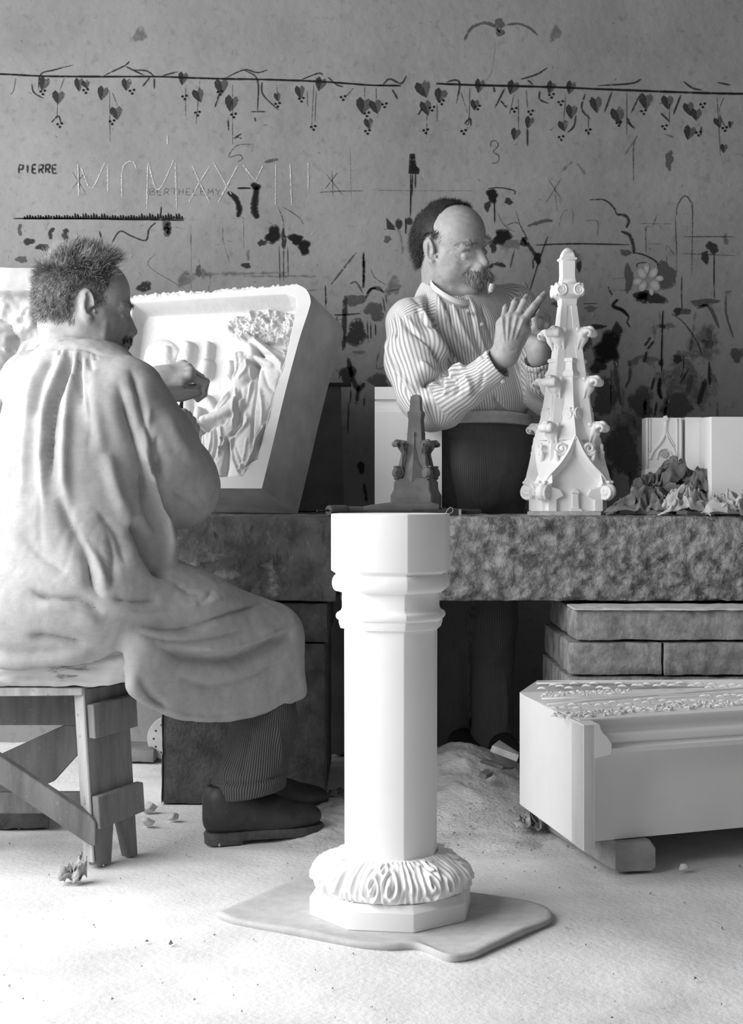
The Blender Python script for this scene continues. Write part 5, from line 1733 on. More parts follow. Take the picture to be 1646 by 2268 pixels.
def head_sdf(o, f, u, sc=0.93, h=.0024, neck_to=None, neck_r=.058, jowl=0.0, drop=0.0):
    f = np.array(f, float) / np.linalg.norm(f)
    u = np.array(u, float)
    u = u - f * (f @ u)
    u /= np.linalg.norm(u)
    l = np.cross(u, f)
    R = np.stack([f, l, u], 1)

    def q(a, b, c):
        return o + (f * a + l * b + u * c) * sc
    m = .2
    lo, hi = o - m, o + m
    if neck_to is not None:
        lo, hi = np.minimum(lo, np.array(neck_to) - .08), np.maximum(hi, np.array(neck_to) + .08)
    s = SDF(lo, hi, h)
    E = lambda c, r, k=.02, op='add', e=2.0, RR=R: s.ell(q(*c), np.array(r) * sc, RR, k * sc, op, e)
    K = lambda a, b, ra, rb, k=.015, op='add': s.cone(q(*a), q(*b), ra * sc, rb * sc, k * sc, op)
    E((-.012, 0, .040), (.102, .078, .090), 0)
    E((-.045, 0, .015), (.066, .070, .070))
    E((.030, 0, -.030), (.066, .062, .085), .03)
    E((.045, 0, .045), (.055, .064, .062), .03)
    for sd in (-1, 1):
        K((-.010, sd * .052, -.058), (.060, sd * .020, -.108), .022 + jowl, .020, .03)
        K((.000, sd * .056, -.030), (.030, sd * .050, -.060), .022, .022 + jowl, .03)
        K((.052, sd * .046, -.026), (.030, sd * .062, -.012), .019, .015, .02)          # cheekbone
    E((.078, 0, -.106), (.018, .022, .018), .02)
    K((.092, -.032, .016), (.092, .032, .016), .012, .012, .016)                         # brow
    for sd in (-1, 1):
        K((.078, sd * .045, .012), (.090, sd * .022, .016), .010, .011, .012)
        s.ell(q(.100, sd * .031, -.010), np.array((.016, .021, .014)) * sc, R, .014 * sc, 'sub')
        s.ell(q(.077, sd * .031, -.008), np.array((.0140, .0150, .0135)) * sc, R, .005 * sc)
        K((.0835, sd * .044, -.006 - drop * .8), (.0900, sd * .021, -.002 - drop), .0052 + drop * .35, .0052 + drop * .4, .004)        # upper lid
        K((.0815, sd * .043, -.016), (.0865, sd * .022, -.016), .0040, .0040, .005)        # lower lid
    K((.096, 0, .008), (.119, 0, -.035), .0085, .0115, .010)                              # nose
    for sd in (-1, 1):
        s.ell(q(.108, sd * .0125, -.042), np.array((.012, .008, .0085)) * sc, R, .006 * sc)
        s.ell(q(.112, sd * .008, -.051), np.array((.005, .0035, .004)) * sc, R, .003 * sc, 'sub')
    E((.076, 0, -.032), (.030, .036, .034), .02)
    E((.098, 0, -.066), (.020, .026, .024), .015)                                         # muzzle
    K((.100, -.020, -.070), (.107, 0, -.067), .0055, .0065, .006)
    K((.107, 0, -.067), (.100, .020, -.070), .0065, .0055, .006)
    K((.098, -.018, -.081), (.103, 0, -.082), .006, .0075, .006)
    K((.103, 0, -.082), (.098, .018, -.081), .0075, .006, .006)
    K((.110, -.022, -.0745), (.110, .022, -.0745), .0028, .0028, .003, 'sub')
    # ears
    for sd in (-1, 1):
        ef = f * .94 - l * sd * .34 * -1 + u * .08
        Re = rot_from(l * sd + f * -.45, u + f * -.18)
        s.ell(q(-.008, sd * .083, .004), np.array((.037, .020, .011)) * sc, Re, .004 * sc)
        s.ell(q(-.001, sd * .078, -.030), np.array((.014, .011, .009)) * sc, Re, .006 * sc)
        c = q(-.002, sd * .092, .006)
        s.ell(c, np.array((.026, .011, .007)) * sc, Re, .004 * sc, 'sub')
        s.ell(q(.006, sd * .090, -.010), np.array((.010, .009, .012)) * sc, Re, .004 * sc, 'sub')
        K((-.012, sd * .088, .020), (-.014, sd * .088, -.006), .0035, .0035, .003)
        s.ell(q(.012, sd * .084, -.010), np.array((.006, .004, .004)) * sc, Re, .003 * sc)
    if neck_to is not None:
        s.cone(q(-.040, 0, -.050), neck_to, .058, neck_r, .03)
        s.cone(q(-.010, 0, -.075), np.array(neck_to) + f * .03, .045, .045, .03)
    V, Fq = s.mesh(1)
    L = (V - o) @ R / sc
    return V, Fq, L, R, q


def ribbons(roots, dirs, Ns, lens, width, seed, curl=.25, grav=.0, n=4):
    rnd = np.random.RandomState(seed)
    k = len(roots)
    side = np.cross(dirs, Ns)
    side /= np.linalg.norm(side, axis=1)[:, None] + 1e-9
    side = side + rnd.normal(0, .35, side.shape)
    side /= np.linalg.norm(side, axis=1)[:, None]
    p = roots.copy()
    d = dirs / (np.linalg.norm(dirs, axis=1)[:, None] + 1e-9)
    w = np.asarray(width) * rnd.uniform(.6, 1.2, k)
    pts = []
    bend = rnd.normal(0, curl, d.shape)
    for i in range(n + 1):
        ww = (w * (1 - .8 * (i / n) ** 2))[:, None] * side * .5
        pts.append(np.stack([p - ww, p + ww], 1))
        d = d + bend / n + arr(0, 0, -grav / n)
        d /= np.linalg.norm(d, axis=1)[:, None]
        p = p + d * (lens / n)[:, None]
    V = np.stack(pts, 1).reshape(-1, 3)                   # k, n+1, 2
    base = np.arange(k)[:, None] * 2 * (n + 1)
    Fs = []
    for i in range(n):
        a = base + 2 * i
        Fs.append(np.concatenate([a, a + 1, a + 3, a + 2], 1))
    return V, np.concatenate(Fs)


def scatter(V, Fq, w, n, seed):
    rnd = np.random.RandomState(seed)
    a, b, c, d = (V[Fq[:, i]] for i in range(4))
    ar = np.linalg.norm(np.cross(c - a, d - b), axis=1) * w[Fq].mean(1)
    i = rnd.choice(len(Fq), n, p=ar / ar.sum())
    u, v = rnd.rand(n, 1), rnd.rand(n, 1)
    p = (a[i] * (1 - u) + b[i] * u) * (1 - v) + (d[i] * (1 - u) + c[i] * u) * v
    return p, i


def hair_shell(V, Fq, w, thick):
    """scalp cap: the masked part of the head pushed out a little"""
    N = normals(V, Fq)
    keep = w[Fq].min(1) > .93
    f = Fq[keep]
    used = np.unique(f)
    re = np.full(len(V), -1)
    re[used] = np.arange(len(used))
    return V[used] + N[used] * (thick * np.minimum(w[used] * 2, 1))[:, None], re[f]


def cat(*vfs):
    V, Fl, n = [], [], 0
    for v, f in vfs:
        V.append(v)
        Fl.append(np.asarray(f) + n)
        n += len(v)
    return np.concatenate(V), np.concatenate(Fl)


def hand_sdf(w, d, n, side, curls, thumb, h=.0015, sc=1.0, forearm=None, fr=(.027, .034), spread=(.06, .02, -.02, -.07), lens=None, pw=1.0):
    """w wrist, d towards the fingers, n back-of-hand normal, side=+1 when the thumb lies at cross(d, n)*side.
    curls: 4 triples of joint angles (deg) index..little; thumb: list of points in (d, t, n) metres"""
    w, d, n = np.array(w, float), np.array(d, float), np.array(n, float)
    d /= np.linalg.norm(d)
    n = n - d * (n @ d)
    n /= np.linalg.norm(n)
    t = np.cross(d, n) * side
    pad = .20 * sc
    lo, hi = w - pad, w + pad
    if forearm is not None:
        lo, hi = np.minimum(lo, np.array(forearm) - .05), np.maximum(hi, np.array(forearm) + .05)
    s = SDF(lo, hi, h)

    def q(a, b, c):
        return w + (d * a + t * b + n * c) * sc
    bx_ = (.034, .012, -.011, -.032)
    by_ = (.082, .086, .082, .073)
    L = lens or ((.048, .029, .023), (.053, .033, .024), (.049, .031, .023), (.038, .024, .020))
    rad = ((.0102, .0092, .0082, .0070), (.0105, .0094, .0084, .0072), (.0100, .0090, .0080, .0068), (.0088, .0080, .0072, .0060))
    # palm: metacarpals plus pads
    for i in range(4):
        s.cone(q(.012, bx_[i] * .62, 0), q(by_[i] - .004, bx_[i] * pw, 0), .0150 * sc, .0120 * sc, .014 * sc)
    s.ell(q(.048, 0, -.006), np.array((.048, .040 * pw, .014)) * sc, np.stack([d, t, n], 1), .012 * sc)
    s.cone(q(.012, .022, -.010), q(.052, .040, -.012), .016 * sc, .013 * sc, .014 * sc)
    s.cone(q(.015, -.026, -.008), q(.06, -.034, -.008), .014 * sc, .011 * sc, .012 * sc)
    s.cone(q(-.03, 0, 0), q(.02, 0, 0), .024 * sc, .024 * sc, .02 * sc)
    for sg in (-1, 1):
        s.cone(q(-.03, sg * .009, 0), q(.012, sg * .013, 0), .019 * sc, .017 * sc, .016 * sc)
    if forearm is not None:
        s.cone(q(-.01, 0, 0), forearm, fr[0], fr[1], .02)
    nails = []
    for i in range(4):
        p = q(by_[i] - .004, bx_[i] * pw, 0)
        dd = d * math.cos(spread[i]) + t * math.sin(spread[i])
        nn = n.copy()
        s.ell(p + n * .003 * sc, np.array((.012, .0095, .0100)) * sc, np.stack([d, t, n], 1), .006 * sc)
        for j in range(3):
            a = math.radians(curls[i][j])
            d2 = dd * math.cos(a) - nn * math.sin(a)
            nn = nn * math.cos(a) + dd * math.sin(a)
            dd = d2
            e = p + dd * L[i][j] * sc
            s.cone(p, e, rad[i][j] * sc, rad[i][j + 1] * sc, .0035 * sc)
            p = e
        nails.append((p, dd, nn))
    tp_ = [q(*x) for x in thumb]
    s.chain(tp_, [.0145 * sc, .0120 * sc, .0105 * sc, .0085 * sc][:len(tp_)], .006 * sc)
    return s.mesh(1)


# ------------------------------------------------------------------ the seated man
g20 = math.radians(20)
man1 = None
H1 = P(186, 686, 3.2)
f1 = arr(math.cos(g20), math.sin(g20), -.10)
hv, hf, hL, hR, hq = head_sdf(H1, f1, arr(.06, 0, 1), .945, neck_to=P(160, 800, 3.20), neck_r=.062, jowl=.006)
# soft neck rolls and ear-to-jaw tendon
hv = fold(hv, hf, [([(140, 745), (180, 752), (215, 760)], 5, -.0035), ([(235, 700), (232, 760), (240, 800)], 8, .003), ([(283, 725), (276, 745), (272, 765)], 4, -.003),
                   ([(270, 690), (282, 700), (288, 705)], 3, -.002), ([(262, 672), (270, 680)], 3, -.0015)])
TA = math.radians(45)
tf, tr = arr(math.cos(TA), math.sin(TA), 0), arr(math.sin(TA), -math.cos(TA), 0)
TR = np.stack([tf, tr, arr(0, 0, 1)], 1)
sh_r, el_r, wr_r = P(290, 890, 3.09), P(400, 1080, 3.25), P(417, 990, 3.48)
sh_l, el_l, wr_l = P(75, 850, 3.36), P(200, 960, 3.62), P(352, 838, 3.67)
hip_r, kn_r, an_r = P(205, 1345, 3.06), P(596, 1408, 3.33), P(535, 1790, 3.245)
hip_l, kn_l, an_l = P(150, 1345, 3.26), P(560, 1392, 3.50), P(545, 1752, 3.43)
hand_up = hand_sdf(wr_l, (.93, .10, .28), (-.22, -.62, .76), 1, ((48, 62, 40), (52, 66, 40), (55, 66, 40), (58, 60, 40)),
                   [(.02, .026, -.010), (.055, .040, -.028), (.085, .030, -.040), (.105, .016, -.044)], forearm=el_l, fr=(.028, .038), sc=.98)
hand_dn = hand_sdf(wr_r, (-.02, .42, .9), (.92, -.25, .25), -1, ((55, 75, 50), (55, 75, 50), (55, 72, 50), (50, 70, 50)),
                   [(.02, .026, -.010), (.055, .036, -.026), (.090, .030, -.030), (.112, .022, -.030)], forearm=el_r, fr=(.028, .036), sc=.96)
sb_ = SDF((-1.0, 2.88, .05), (-.02, 3.85, 1.1), .012)
sb_.chain([P(160, 790, 3.2), P(172, 930, 3.21), P(160, 1150, 3.18), P(165, 1310, 3.16)], [.05, .12, .12, .08], .05)
sb_.cone(sh_l, sh_r, .055, .055, .05)
sb_.chain([sh_r, el_r, wr_r], [.05, .042, .03], .03).chain([sh_l, el_l, wr_l], [.05, .042, .03], .03)
sb_.chain([hip_r, kn_r, an_r], [.085, .058, .036], .04).chain([hip_l, kn_l, an_l], [.085, .058, .036], .04)
for an in (an_r, an_l):
    sb_.cone(an, an + arr(.14, .07, -.045), .034, .024, .03)
bodyv = sb_.mesh(1)
man1 = obj('person', cat((hv, hf), hand_up, hand_dn, bodyv), M['skin'], smooth=180, origin=(-.6, 3.15, 0))
tag(man1, 'seated man in a long pale linen smock seen from behind, carving the relief', 'person')


def eyes(parent, q, sc, look, lf):
    for sd in (-1, 1):
        c = q(.0795, sd * .031, -.0075)
        s = SDF(c - .02, c + .02, .0012)
        s.ell(c, np.array((.0135,) * 3) * sc)
        e = obj('eye', s.mesh(1), M['eye'], parent, 180)
        lk = np.array(look, float) / np.linalg.norm(look)
        a = np.arange(16) * 2 * np.pi / 16
        e1 = np.cross(lk, [0, 0, 1])
        e1 /= np.linalg.norm(e1)
        e2 = np.cross(lk, e1)
        r = .006 * sc
        rg = c + lk * (.0128 * sc) + r * (np.cos(a)[:, None] * e1 + np.sin(a)[:, None] * e2)
        obj('iris', (np.concatenate([rg, [c + lk * .0142 * sc]]), [(i, (i + 1) % 16, 16) for i in range(16)]), M['iris'], e, 180)


eyes(man1, hq, .945, f1, None)
# hair
fL, sL, uL = hL[:, 0], hL[:, 1], hL[:, 2]
front = .062 - .012 * np.abs(sL) / .07
side_line = np.where(uL > .055, front, np.where(uL > .015, .040, .016))
w = np.clip((side_line - fL) / .012, 0, 1) * np.clip((uL + .046 + np.clip((fL + .03) * .6, 0, .06)) / .02, 0, 1)
earz = np.clip((np.hypot((fL + .006) / .026, (uL + .002) / .040) - 1) / .25, 0, 1)
w = w * np.where(np.abs(sL) > .06, earz, 1) * np.clip((uL + .075) / .02, 0, 1)
w = w * (np.abs(sL) < .0775 + .003 * (uL > .03))
hN = normals(hv, hf)
rt, fi = scatter(hv, hf, w ** 1.5, 21000, 5)
nn = hN[hf[fi, 0]]
l3 = (rt - H1) @ hR / .945
topw = np.clip((l3[:, 2] - .045) / .06, 0, 1)
sw = arr(.25, .1, -1)
down = -hR[:, 2] * .9 - hR[:, 0] * .45
upd = hR[:, 2] * .55 + hR[:, 0] * .55
cl = np.stack([noise(l3 * 42, 3), noise(l3 * 42 + 9, 4), noise(l3 * 42 + 17, 5)], -1)
dr = down * (1 - topw)[:, None] + upd * topw[:, None] + nn * (.28 + .30 * topw)[:, None] + cl * (.30 + 1.0 * topw)[:, None]
ln = (.015 + .026 * topw) * np.random.RandomState(3).uniform(.6, 1.25, len(rt))
shell = hair_shell(hv, hf, w, .004)
shell = (shell[0] + normals(*shell) * (.002 * fbm((shell[0]) * 90, 4, 3))[:, None], shell[1])
tag(obj('hair', ribbons(rt, dr, nn, ln, .0013, 6, .55), M['hair_grey'], man1, 180), 'short tousled grey hair')
# eyebrow and whiskers
w2 = np.exp(-((uL - .021) / .006) ** 2) * np.exp(-((np.abs(sL) - .032) / .016) ** 2) * (fL > .07) + 1e-9
rt, fi = scatter(hv, hf, w2, 300, 7)
obj('eyebrow', ribbons(rt, hN[hf[fi, 0]] + hR[:, 2] * -.2 + (rt - H1) * 3, hN[hf[fi, 0]], np.full(300, .006), .0009, 8, .3), M['hair_dark'], man1, 180)
w2 = np.exp(-((uL + .058) / .007) ** 2) * (np.abs(sL) < .028) * (fL > .09) + 1e-9
rt, fi = scatter(hv, hf, w2, 500, 9)
obj('moustache', ribbons(rt, hN[hf[fi, 0]] * .6 - hR[:, 2] * .9, hN[hf[fi, 0]], np.full(500, .006), .0009, 8, .3), M['hair_dark'], man1, 180)

# smock
SM = SDF((-1.02, 2.80, .24), (-.05, 3.85, 1.12), .0046)
SM.ell(P(178, 960, 3.21), (.160, .205, .225), TR, 0)
SM.ell(P(160, 1160, 3.16), (.185, .215, .26), TR, .08)
SM.ell(P(150, 1345, 3.14), (.235, .225, .125), TR, .08)
SM.ell(P(95, 1385, 3.10), (.16, .17, .085), TR, .05)
SM.cone(P(92, 868, 3.31), P(275, 898, 3.11), .074, .074, .06)
SM.cone(P(162, 806, 3.2), P(170, 875, 3.2), .060, .11, .035)
SM.chain([P(278, 888, 3.09), P(334, 992, 3.14), P(388, 1066, 3.22), P(398, 1085, 3.25)], [.088, .095, .088, .083], .04)
SM.chain([P(396, 1080, 3.26), P(385, 1040, 3.38), P(388, 1005, 3.44)], [.078, .060, .046], .03)
SM.chain([sh_l, el_l, P(325, 862, 3.655)], [.08, .07, .042], .04)
SM.cone(P(350, 1110, 3.13), P(372, 1215, 3.13), .030, .016, .03)
SM.chain([P(215, 1345, 3.06), P(400, 1375, 3.18), P(590, 1412, 3.32)], [.125, .108, .086], .06)
SM.chain([hip_l, P(350, 1370, 3.38), P(560, 1395, 3.50)], [.12, .10, .082], .05)
SM.cone(P(420, 1300, 3.22), P(446, 1308, 3.25), .028, .026, .03)
for i, t in enumerate(np.linspace(0, 1, 38)):
    up = P(300, 1420, 2.995) * (1 - t) + P(630, 1400, 3.30) * t
    hx = np.interp(t, [0, .15, .35, .55, .75, .9, 1], [292, 335, 405, 490, 575, 635, 664])
    hy = np.interp(t, [0, .15, .35, .55, .75, .9, 1], [1522, 1552, 1580, 1586, 1570, 1548, 1530])
    lo_ = P(hx, hy, np.interp(t, [0, 1], [2.97, 3.31]))
    SM.cone(up, lo_, .030, .010, .022)
for t in np.linspace(0, 1, 16):                           # front drop over the knees
    up = P(632, 1395, 3.30) * (1 - t) + P(590, 1395, 3.54) * t
    lo_ = P(664, 1530, 3.31) * (1 - t) + P(630, 1500, 3.56) * t
    SM.cone(up, lo_, .030, .010, .022)
SM.cone(P(20, 1430, 3.03), P(170, 1425, 3.05), .045, .030, .03)
for t in np.linspace(0, 1, 14):
    x = 0 + 185 * t
    SM.cone(P(x, 1420, 3.0), P(x, 1468 - 26 * t ** 2, 2.955), .022, .010, .02)
# open neck and hollow under the skirt
SM.cone(P(160, 745, 3.2), P(160, 800, 3.2), .052, .046, .0, 'sub')
smv, smf = SM.mesh(2)
STR = [([(104, 772), (135, 769), (165, 769), (195, 774), (224, 786)], 3, -.007), ([(134, 772), (132, 790)], 3, -.006), ([(150, 772), (149, 792)], 3, -.006), ([(186, 775), (187, 796)], 3, -.006), ([(208, 780), (214, 800)], 3, -.005), ([(120, 775), (108, 800), (88, 850), (72, 930)], 9, -.013), ([(160, 772), (150, 830), (124, 880), (114, 940), (110, 1000), (112, 1060)], 8, -.024),
       ([(178, 772), (178, 830), (181, 900)], 5, -.012), ([(196, 775), (198, 800), (210, 830)], 5, -.007), ([(290, 815), (305, 860), (320, 930), (338, 990)], 8, -.016),
       ([(262, 850), (272, 900), (292, 965), (318, 1045), (332, 1120), (350, 1180)], 12, -.030), ([(130, 1100), (150, 1160), (190, 1220), (205, 1290), (225, 1325)], 12, -.022),
       ([(292, 1150), (320, 1190), (345, 1240), (372, 1278)], 13, -.05), ([(70, 1305), (110, 1322), (180, 1330), (232, 1358)], 8, -.020), ([(65, 1410), (130, 1418), (190, 1430)], 8, -.018),
       ([(250, 1325), (300, 1332), (352, 1326)], 7, -.010), ([(310, 1385), (420, 1388), (520, 1352), (600, 1330)], 10, -.014), ([(350, 1432), (420, 1458), (520, 1462), (620, 1412), (660, 1382)], 14, -.026),
       ([(310, 1500), (340, 1548), (372, 1572)], 8, -.016), ([(350, 965), (341, 1010), (337, 1060)], 7, -.012), ([(380, 1085), (420, 1112), (452, 1142)], 9, -.008),
       ([(352, 1000), (352, 1080), (372, 1150)], 10, -.020), ([(240, 1180), (252, 1230), (245, 1300)], 9, -.008), ([(300, 1400), (380, 1420), (470, 1415), (560, 1390)], 9, -.010),
       ([(470, 1305), (455, 1330), (430, 1338)], 7, -.006), ([(385, 1292), (420, 1312), (450, 1318)], 6, -.005), ([(55, 880), (45, 960), (42, 1080)], 9, -.010),
       ([(215, 1130), (262, 1190), (280, 1250)], 10, -.010), ([(40, 1180), (90, 1230), (150, 1270)], 12, -.008), ([(400, 1500), (470, 1520), (560, 1500), (640, 1450)], 9, -.008),
       ([(100, 790), (70, 860), (56, 960), (48, 1100)], 12, .012), ([(140, 776), (130, 830), (104, 900), (96, 1000), (96, 1120)], 11, .016), ([(167, 776), (160, 850), (147, 930), (142, 1050), (152, 1120)], 11, .016),
       ([(188, 780), (190, 860), (200, 940)], 9, .007), ([(205, 790), (212, 900), (225, 1000)], 14, .008), ([(304, 970), (334, 1040), (352, 1100), (370, 1180), (380, 1250)], 11, .026),
       ([(235, 1000), (262, 1100), (302, 1180)], 16, .012), ([(425, 1442), (540, 1424), (640, 1392)], 10, .013), ([(230, 1345), (310, 1356), (420, 1345), (520, 1320)], 12, .008),
       ([(170, 1180), (215, 1250), (235, 1310)], 11, .012), ([(80, 1340), (150, 1350), (230, 1385)], 14, .008), ([(360, 900), (390, 960), (440, 1040)], 16, .006), ([(330, 900), (325, 960), (330, 1010)], 8, .008),
       ([(285, 1530), (335, 1562), (410, 1586), (490, 1592), (580, 1574), (672, 1535)], 5, .004)]
smv = fold(smv, smf, STR)
smN = normals(smv, smf)
smv = smv + smN * (.0030 * fbm(smv * 16, 3, 3) + .0010 * fbm(smv * 60, 8, 2) - .0022 * np.clip(1 - 5 * np.abs(noise(smv * arr(13, 13, 8) + 2 * noise(smv * 6, 4)[:, None], 21)), 0, 1) * np.clip(fbm(smv * 7, 31, 2) + .35, 0, 1))[:, None]
smv[:, 2] = np.where((smv[:, 2] < ST + .004) & (smv[:, 0] < -.50) & (smv[:, 1] > 2.975), ST + .004, smv[:, 2])
tag(obj('smock', (smv, smf), M['smock'], man1, 180), 'long pale linen smock gathered at the neck')
nc1 = P(164, 762, 3.2)
cr_ = []
for i in range(48):
    a = i / 48 * 2 * np.pi
    o_ = arr(math.cos(a) * .0615, math.sin(a) * .068, -.012 * math.cos(a) - .004 * (1 - math.sin(a)))
    d_ = arr(math.cos(a), math.sin(a), 0)
    wv = .0015 * math.sin(a * 9)
    cr_.append([nc1 + o_ + d_ * (r_ + wv) + arr(0, 0, z_) for r_, z_ in ((.010, -.026), (.008, -.012), (.004, -.006), (.0045, .004), (.003, .010), (.0, .012), (-.004, .010), (-.005, -.020))])
obj('collar', loft(cr_ + [cr_[0]], caps=False), M['smock'], man1, 60)
hk = SDF(P(390, 1280, 3.2) - .05, P(390, 1280, 3.2) + .06, .002)
for i, (x, y, r) in enumerate(((380, 1268, .012), (392, 1278, .013), (384, 1286, .010), (400, 1284, .009), (376, 1280, .009))):
    hk.ell(P(x, y, 3.17), (r, r * .6, r * 1.2), None, .003)
v_, f_ = hk.mesh(1)
obj('handkerchief', (v_ + normals(v_, f_) * (.006 * np.abs(fbm(v_ * 90, 2, 2)))[:, None], f_), M['rag_dark'], man1, 180)

# trouser leg with turn-up
TS = SDF((-.50, 3.05, .05), (-.05, 3.78, .56), .0045)
ca = P(549, 1740, 3.25)
TS.chain([P(330, 1385, 3.18), P(590, 1430, 3.32), P(585, 1600, 3.30), P(556, 1735, 3.25)], [.07, .060, .071, .078], .03)
TS.chain([P(545, 1745, 3.25), P(543, 1752, 3.25)], [.079, .079], .01)
TS.chain([P(330, 1385, 3.36), P(560, 1420, 3.50), P(570, 1600, 3.47), P(550, 1720, 3.44)], [.07, .055, .055, .058], .03)
TS.half(P(548, 1758, 3.25), arr(.05, .0, -1) + arr(.12, 0, 0))
tv, tf_ = TS.mesh(1)
tv = fold(tv, tf_, [([(470, 1728), (540, 1736), (600, 1726), (640, 1704)], 4, -.008), ([(472, 1740), (545, 1750), (640, 1722)], 9, .003), ([(505, 1620), (500, 1680), (490, 1720)], 8, .006),
                    ([(560, 1620), (545, 1670), (535, 1720)], 10, -.005), ([(615, 1600), (622, 1660), (625, 1700)], 8, .004)])
st_ = bone_stripe(tv, [(kn_r, P(556, 1735, 3.25), .075, (1, 0, 0), 0), (kn_l, an_l, .075, (1, 0, 0), .003), (hip_r, kn_r, .09, (0, 0, 1), 0)])
tag(obj('trousers', (tv, tf_), M['cord'], man1, 180, attrs={'stripe': st_}), 'dark corduroy trouser leg with a turned-up cuff')


def shoe(parent, heel, toe, sc=1.0):
    d = toe - heel
    d[2] = 0
    L = np.linalg.norm(d)
    d /= L
    r = arr(d[1], -d[0], 0)
    z = arr(0, 0, 1)
    q = lambda a, b, c: heel + (d * a + r * b) * sc + z * c * sc
    s = SDF(np.minimum(heel, toe) - .08, np.maximum(heel, toe) + arr(.08, .08, .19), .003)
    Rr = np.stack([d, r, z], 1)
    s.ell(q(.045, 0, .052), (.048, .034, .040), Rr)
    s.ell(q(.045, 0, .095), (.046, .036, .05), Rr, .02)
    s.ell(q(.130, 0, .050), (.080, .040, .042), Rr, .03)
    s.ell(q(.205, .004, .044), (.070, .046, .034), Rr, .03)
    s.cone(q(.05, 0, .09), q(.15, 0, .062), .036, .032, .03)
    s.half(q(0, 0, .018), -z)
    s.half(q(0, 0, .128), z)
    v, f = s.mesh(2)
    o = obj('shoe', (v, f), M['leather'], parent, 180)
    ol = [(.002, 0), (.008, .026), (.045, .036), (.10, .034), (.16, .042), (.21, .050), (.25, .042), (.275, .020), (.28, 0), (.272, -.024), (.24, -.044), (.20, -.048), (.14, -.038), (.08, -.034), (.03, -.033), (.008, -.022)]
    c = catmull(np.array(ol + ol[:1]), 3)[:-1]
    ring = lambda g, zz: np.array([q(.14 + (a - .14) * g, b * g, zz) for a, b in c])
    obj('sole', loft([ring(.97, .006), ring(1.0, .009), ring(1.01, .021), ring(.98, .026)]), M['sole'], o, 40)
    hl = [p for p in c if p[0] < .085]
    obj('heel', loft([np.array([q(a * .98, b * .96, zz) for a, b in [p for p in c if p[0] < .082]]) for zz in (.0, .012)]), M['sole'], o, 40)
    for k_ in range(4):
        p0, p1 = q(.115 + k_ * .016, -.016, .094 - k_ * .008), q(.119 + k_ * .016, .016, .094 - k_ * .008)
        obj('lace', tube(catmull([p0, (p0 + p1) / 2 + z * .006, p1], 4), .002, 6), M['leather'], o, 180)
    return o


shoe(man1, G(452, 1869), G(702, 1845))
shoe(man1, P(500, 0, 3.40) * arr(1, 1, 0), P(712, 0, 3.51) * arr(1, 1, 0), .94)

# tools in his hands
wt = obj('carving_float', prism([P(x, y, 3.575) for x, y in ((336, 856), (402, 853), (409, 861), (444, 865), (447, 871), (440, 877), (402, 888), (384, 889), (352, 872))], arr(0, .03, 0)), M['handle_wood'], bevel=.002)
tag(wt, 'dark wedge shaped wooden tool held against the relief by the seated man', 'tool')
cz = obj('carving_chisel', tube([P(402, 990, 3.55), P(401, 900, 3.62), P(404, 884, 3.64)], [.006, .0055, .003], 10), M['iron'], smooth=40)
tag(cz, 'short iron chisel upright in the lower hand of the seated man', 'chisel')

# ------------------------------------------------------------------ the standing man
b40, p10, r15 = math.radians(42), math.radians(9), math.radians(15)
f0 = arr(math.cos(b40), -math.sin(b40), 0)
r0 = arr(-math.sin(b40), -math.cos(b40), 0)
u0 = arr(0, 0, 1)
f2 = f0 * math.cos(p10) - u0 * math.sin(p10)
u2 = u0 * math.cos(p10) + f0 * math.sin(p10)
u2 = u2 * math.cos(r15) + r0 * math.sin(r15)
H2 = P(1000, 550, 4.05)
S2 = 1.0
gv, gf, gL, gR, gq = head_sdf(H2, f2, u2, S2, neck_to=P(985, 672, 4.09), neck_r=.062, jowl=.004, drop=.008)
gv = fold(gv, gf, [([(1008, 566), (1022, 572), (1034, 574)], 2.2, -.002), ([(1046, 590), (1036, 602), (1026, 612)], 3, -.004), ([(985, 480), (1010, 474), (1040, 478)], 3, -.0012), ([(985, 494), (1012, 488), (1044, 492)], 3, -.001),
                   ([(1044, 528), (1048, 540)], 2, -.0025), ([(1000, 640), (985, 628), (972, 610)], 5, -.003), ([(1000, 556), (992, 560)], 2, -.0015), ([(1012, 580), (1028, 586), (1040, 584)], 3, -.0018)])
sh2r, el2r, wr2r = P(906, 722, 4.0), P(955, 904, 3.86), P(1126, 768, 3.71)
sh2l, el2l, wr2l = P(1138, 700, 4.2), P(1218, 880, 4.06), P(1192, 768, 3.93)
hand_r = hand_sdf(wr2r, (.16, -.02, .98), (-.12, -1, .12), 1,
                  ((-4, 20, 16), (14, 46, 40), (18, 52, 44), (20, 50, 44)), [(.02, .030, -.012), (.052, .042, -.034), (.080, .036, -.046), (.100, .026, -.050)],
                  forearm=el2r, fr=(.027, .040), sc=.93, spread=(.50, .24, .12, .0), pw=.82)
hand_l = hand_sdf(wr2l, (-.05, .02, 1), (.62, .70, .1), -1, ((70, 78, 40), (74, 78, 40), (76, 76, 40), (74, 74, 40)),
                  [(.012, .022, -.012), (.030, .036, -.034), (.040, .024, -.058), (.042, .004, -.068)], forearm=el2l, fr=(.028, .038), sc=.95, spread=(.02, 0, 0, -.02))
s2 = SDF((-.10, 3.62, .0), (.68, 4.36, 1.1), .012)
s2.chain([P(985, 668, 4.1), P(1015, 760, 4.11), P(1060, 920, 4.13), P(1062, 1010, 4.13)], [.05, .12, .12, .12], .05)
s2.cone(sh2l, sh2r, .055, .055, .05)
s2.chain([sh2r, el2r, wr2r], [.05, .042, .03], .03).chain([sh2l, el2l, wr2l], [.05, .042, .03], .03)
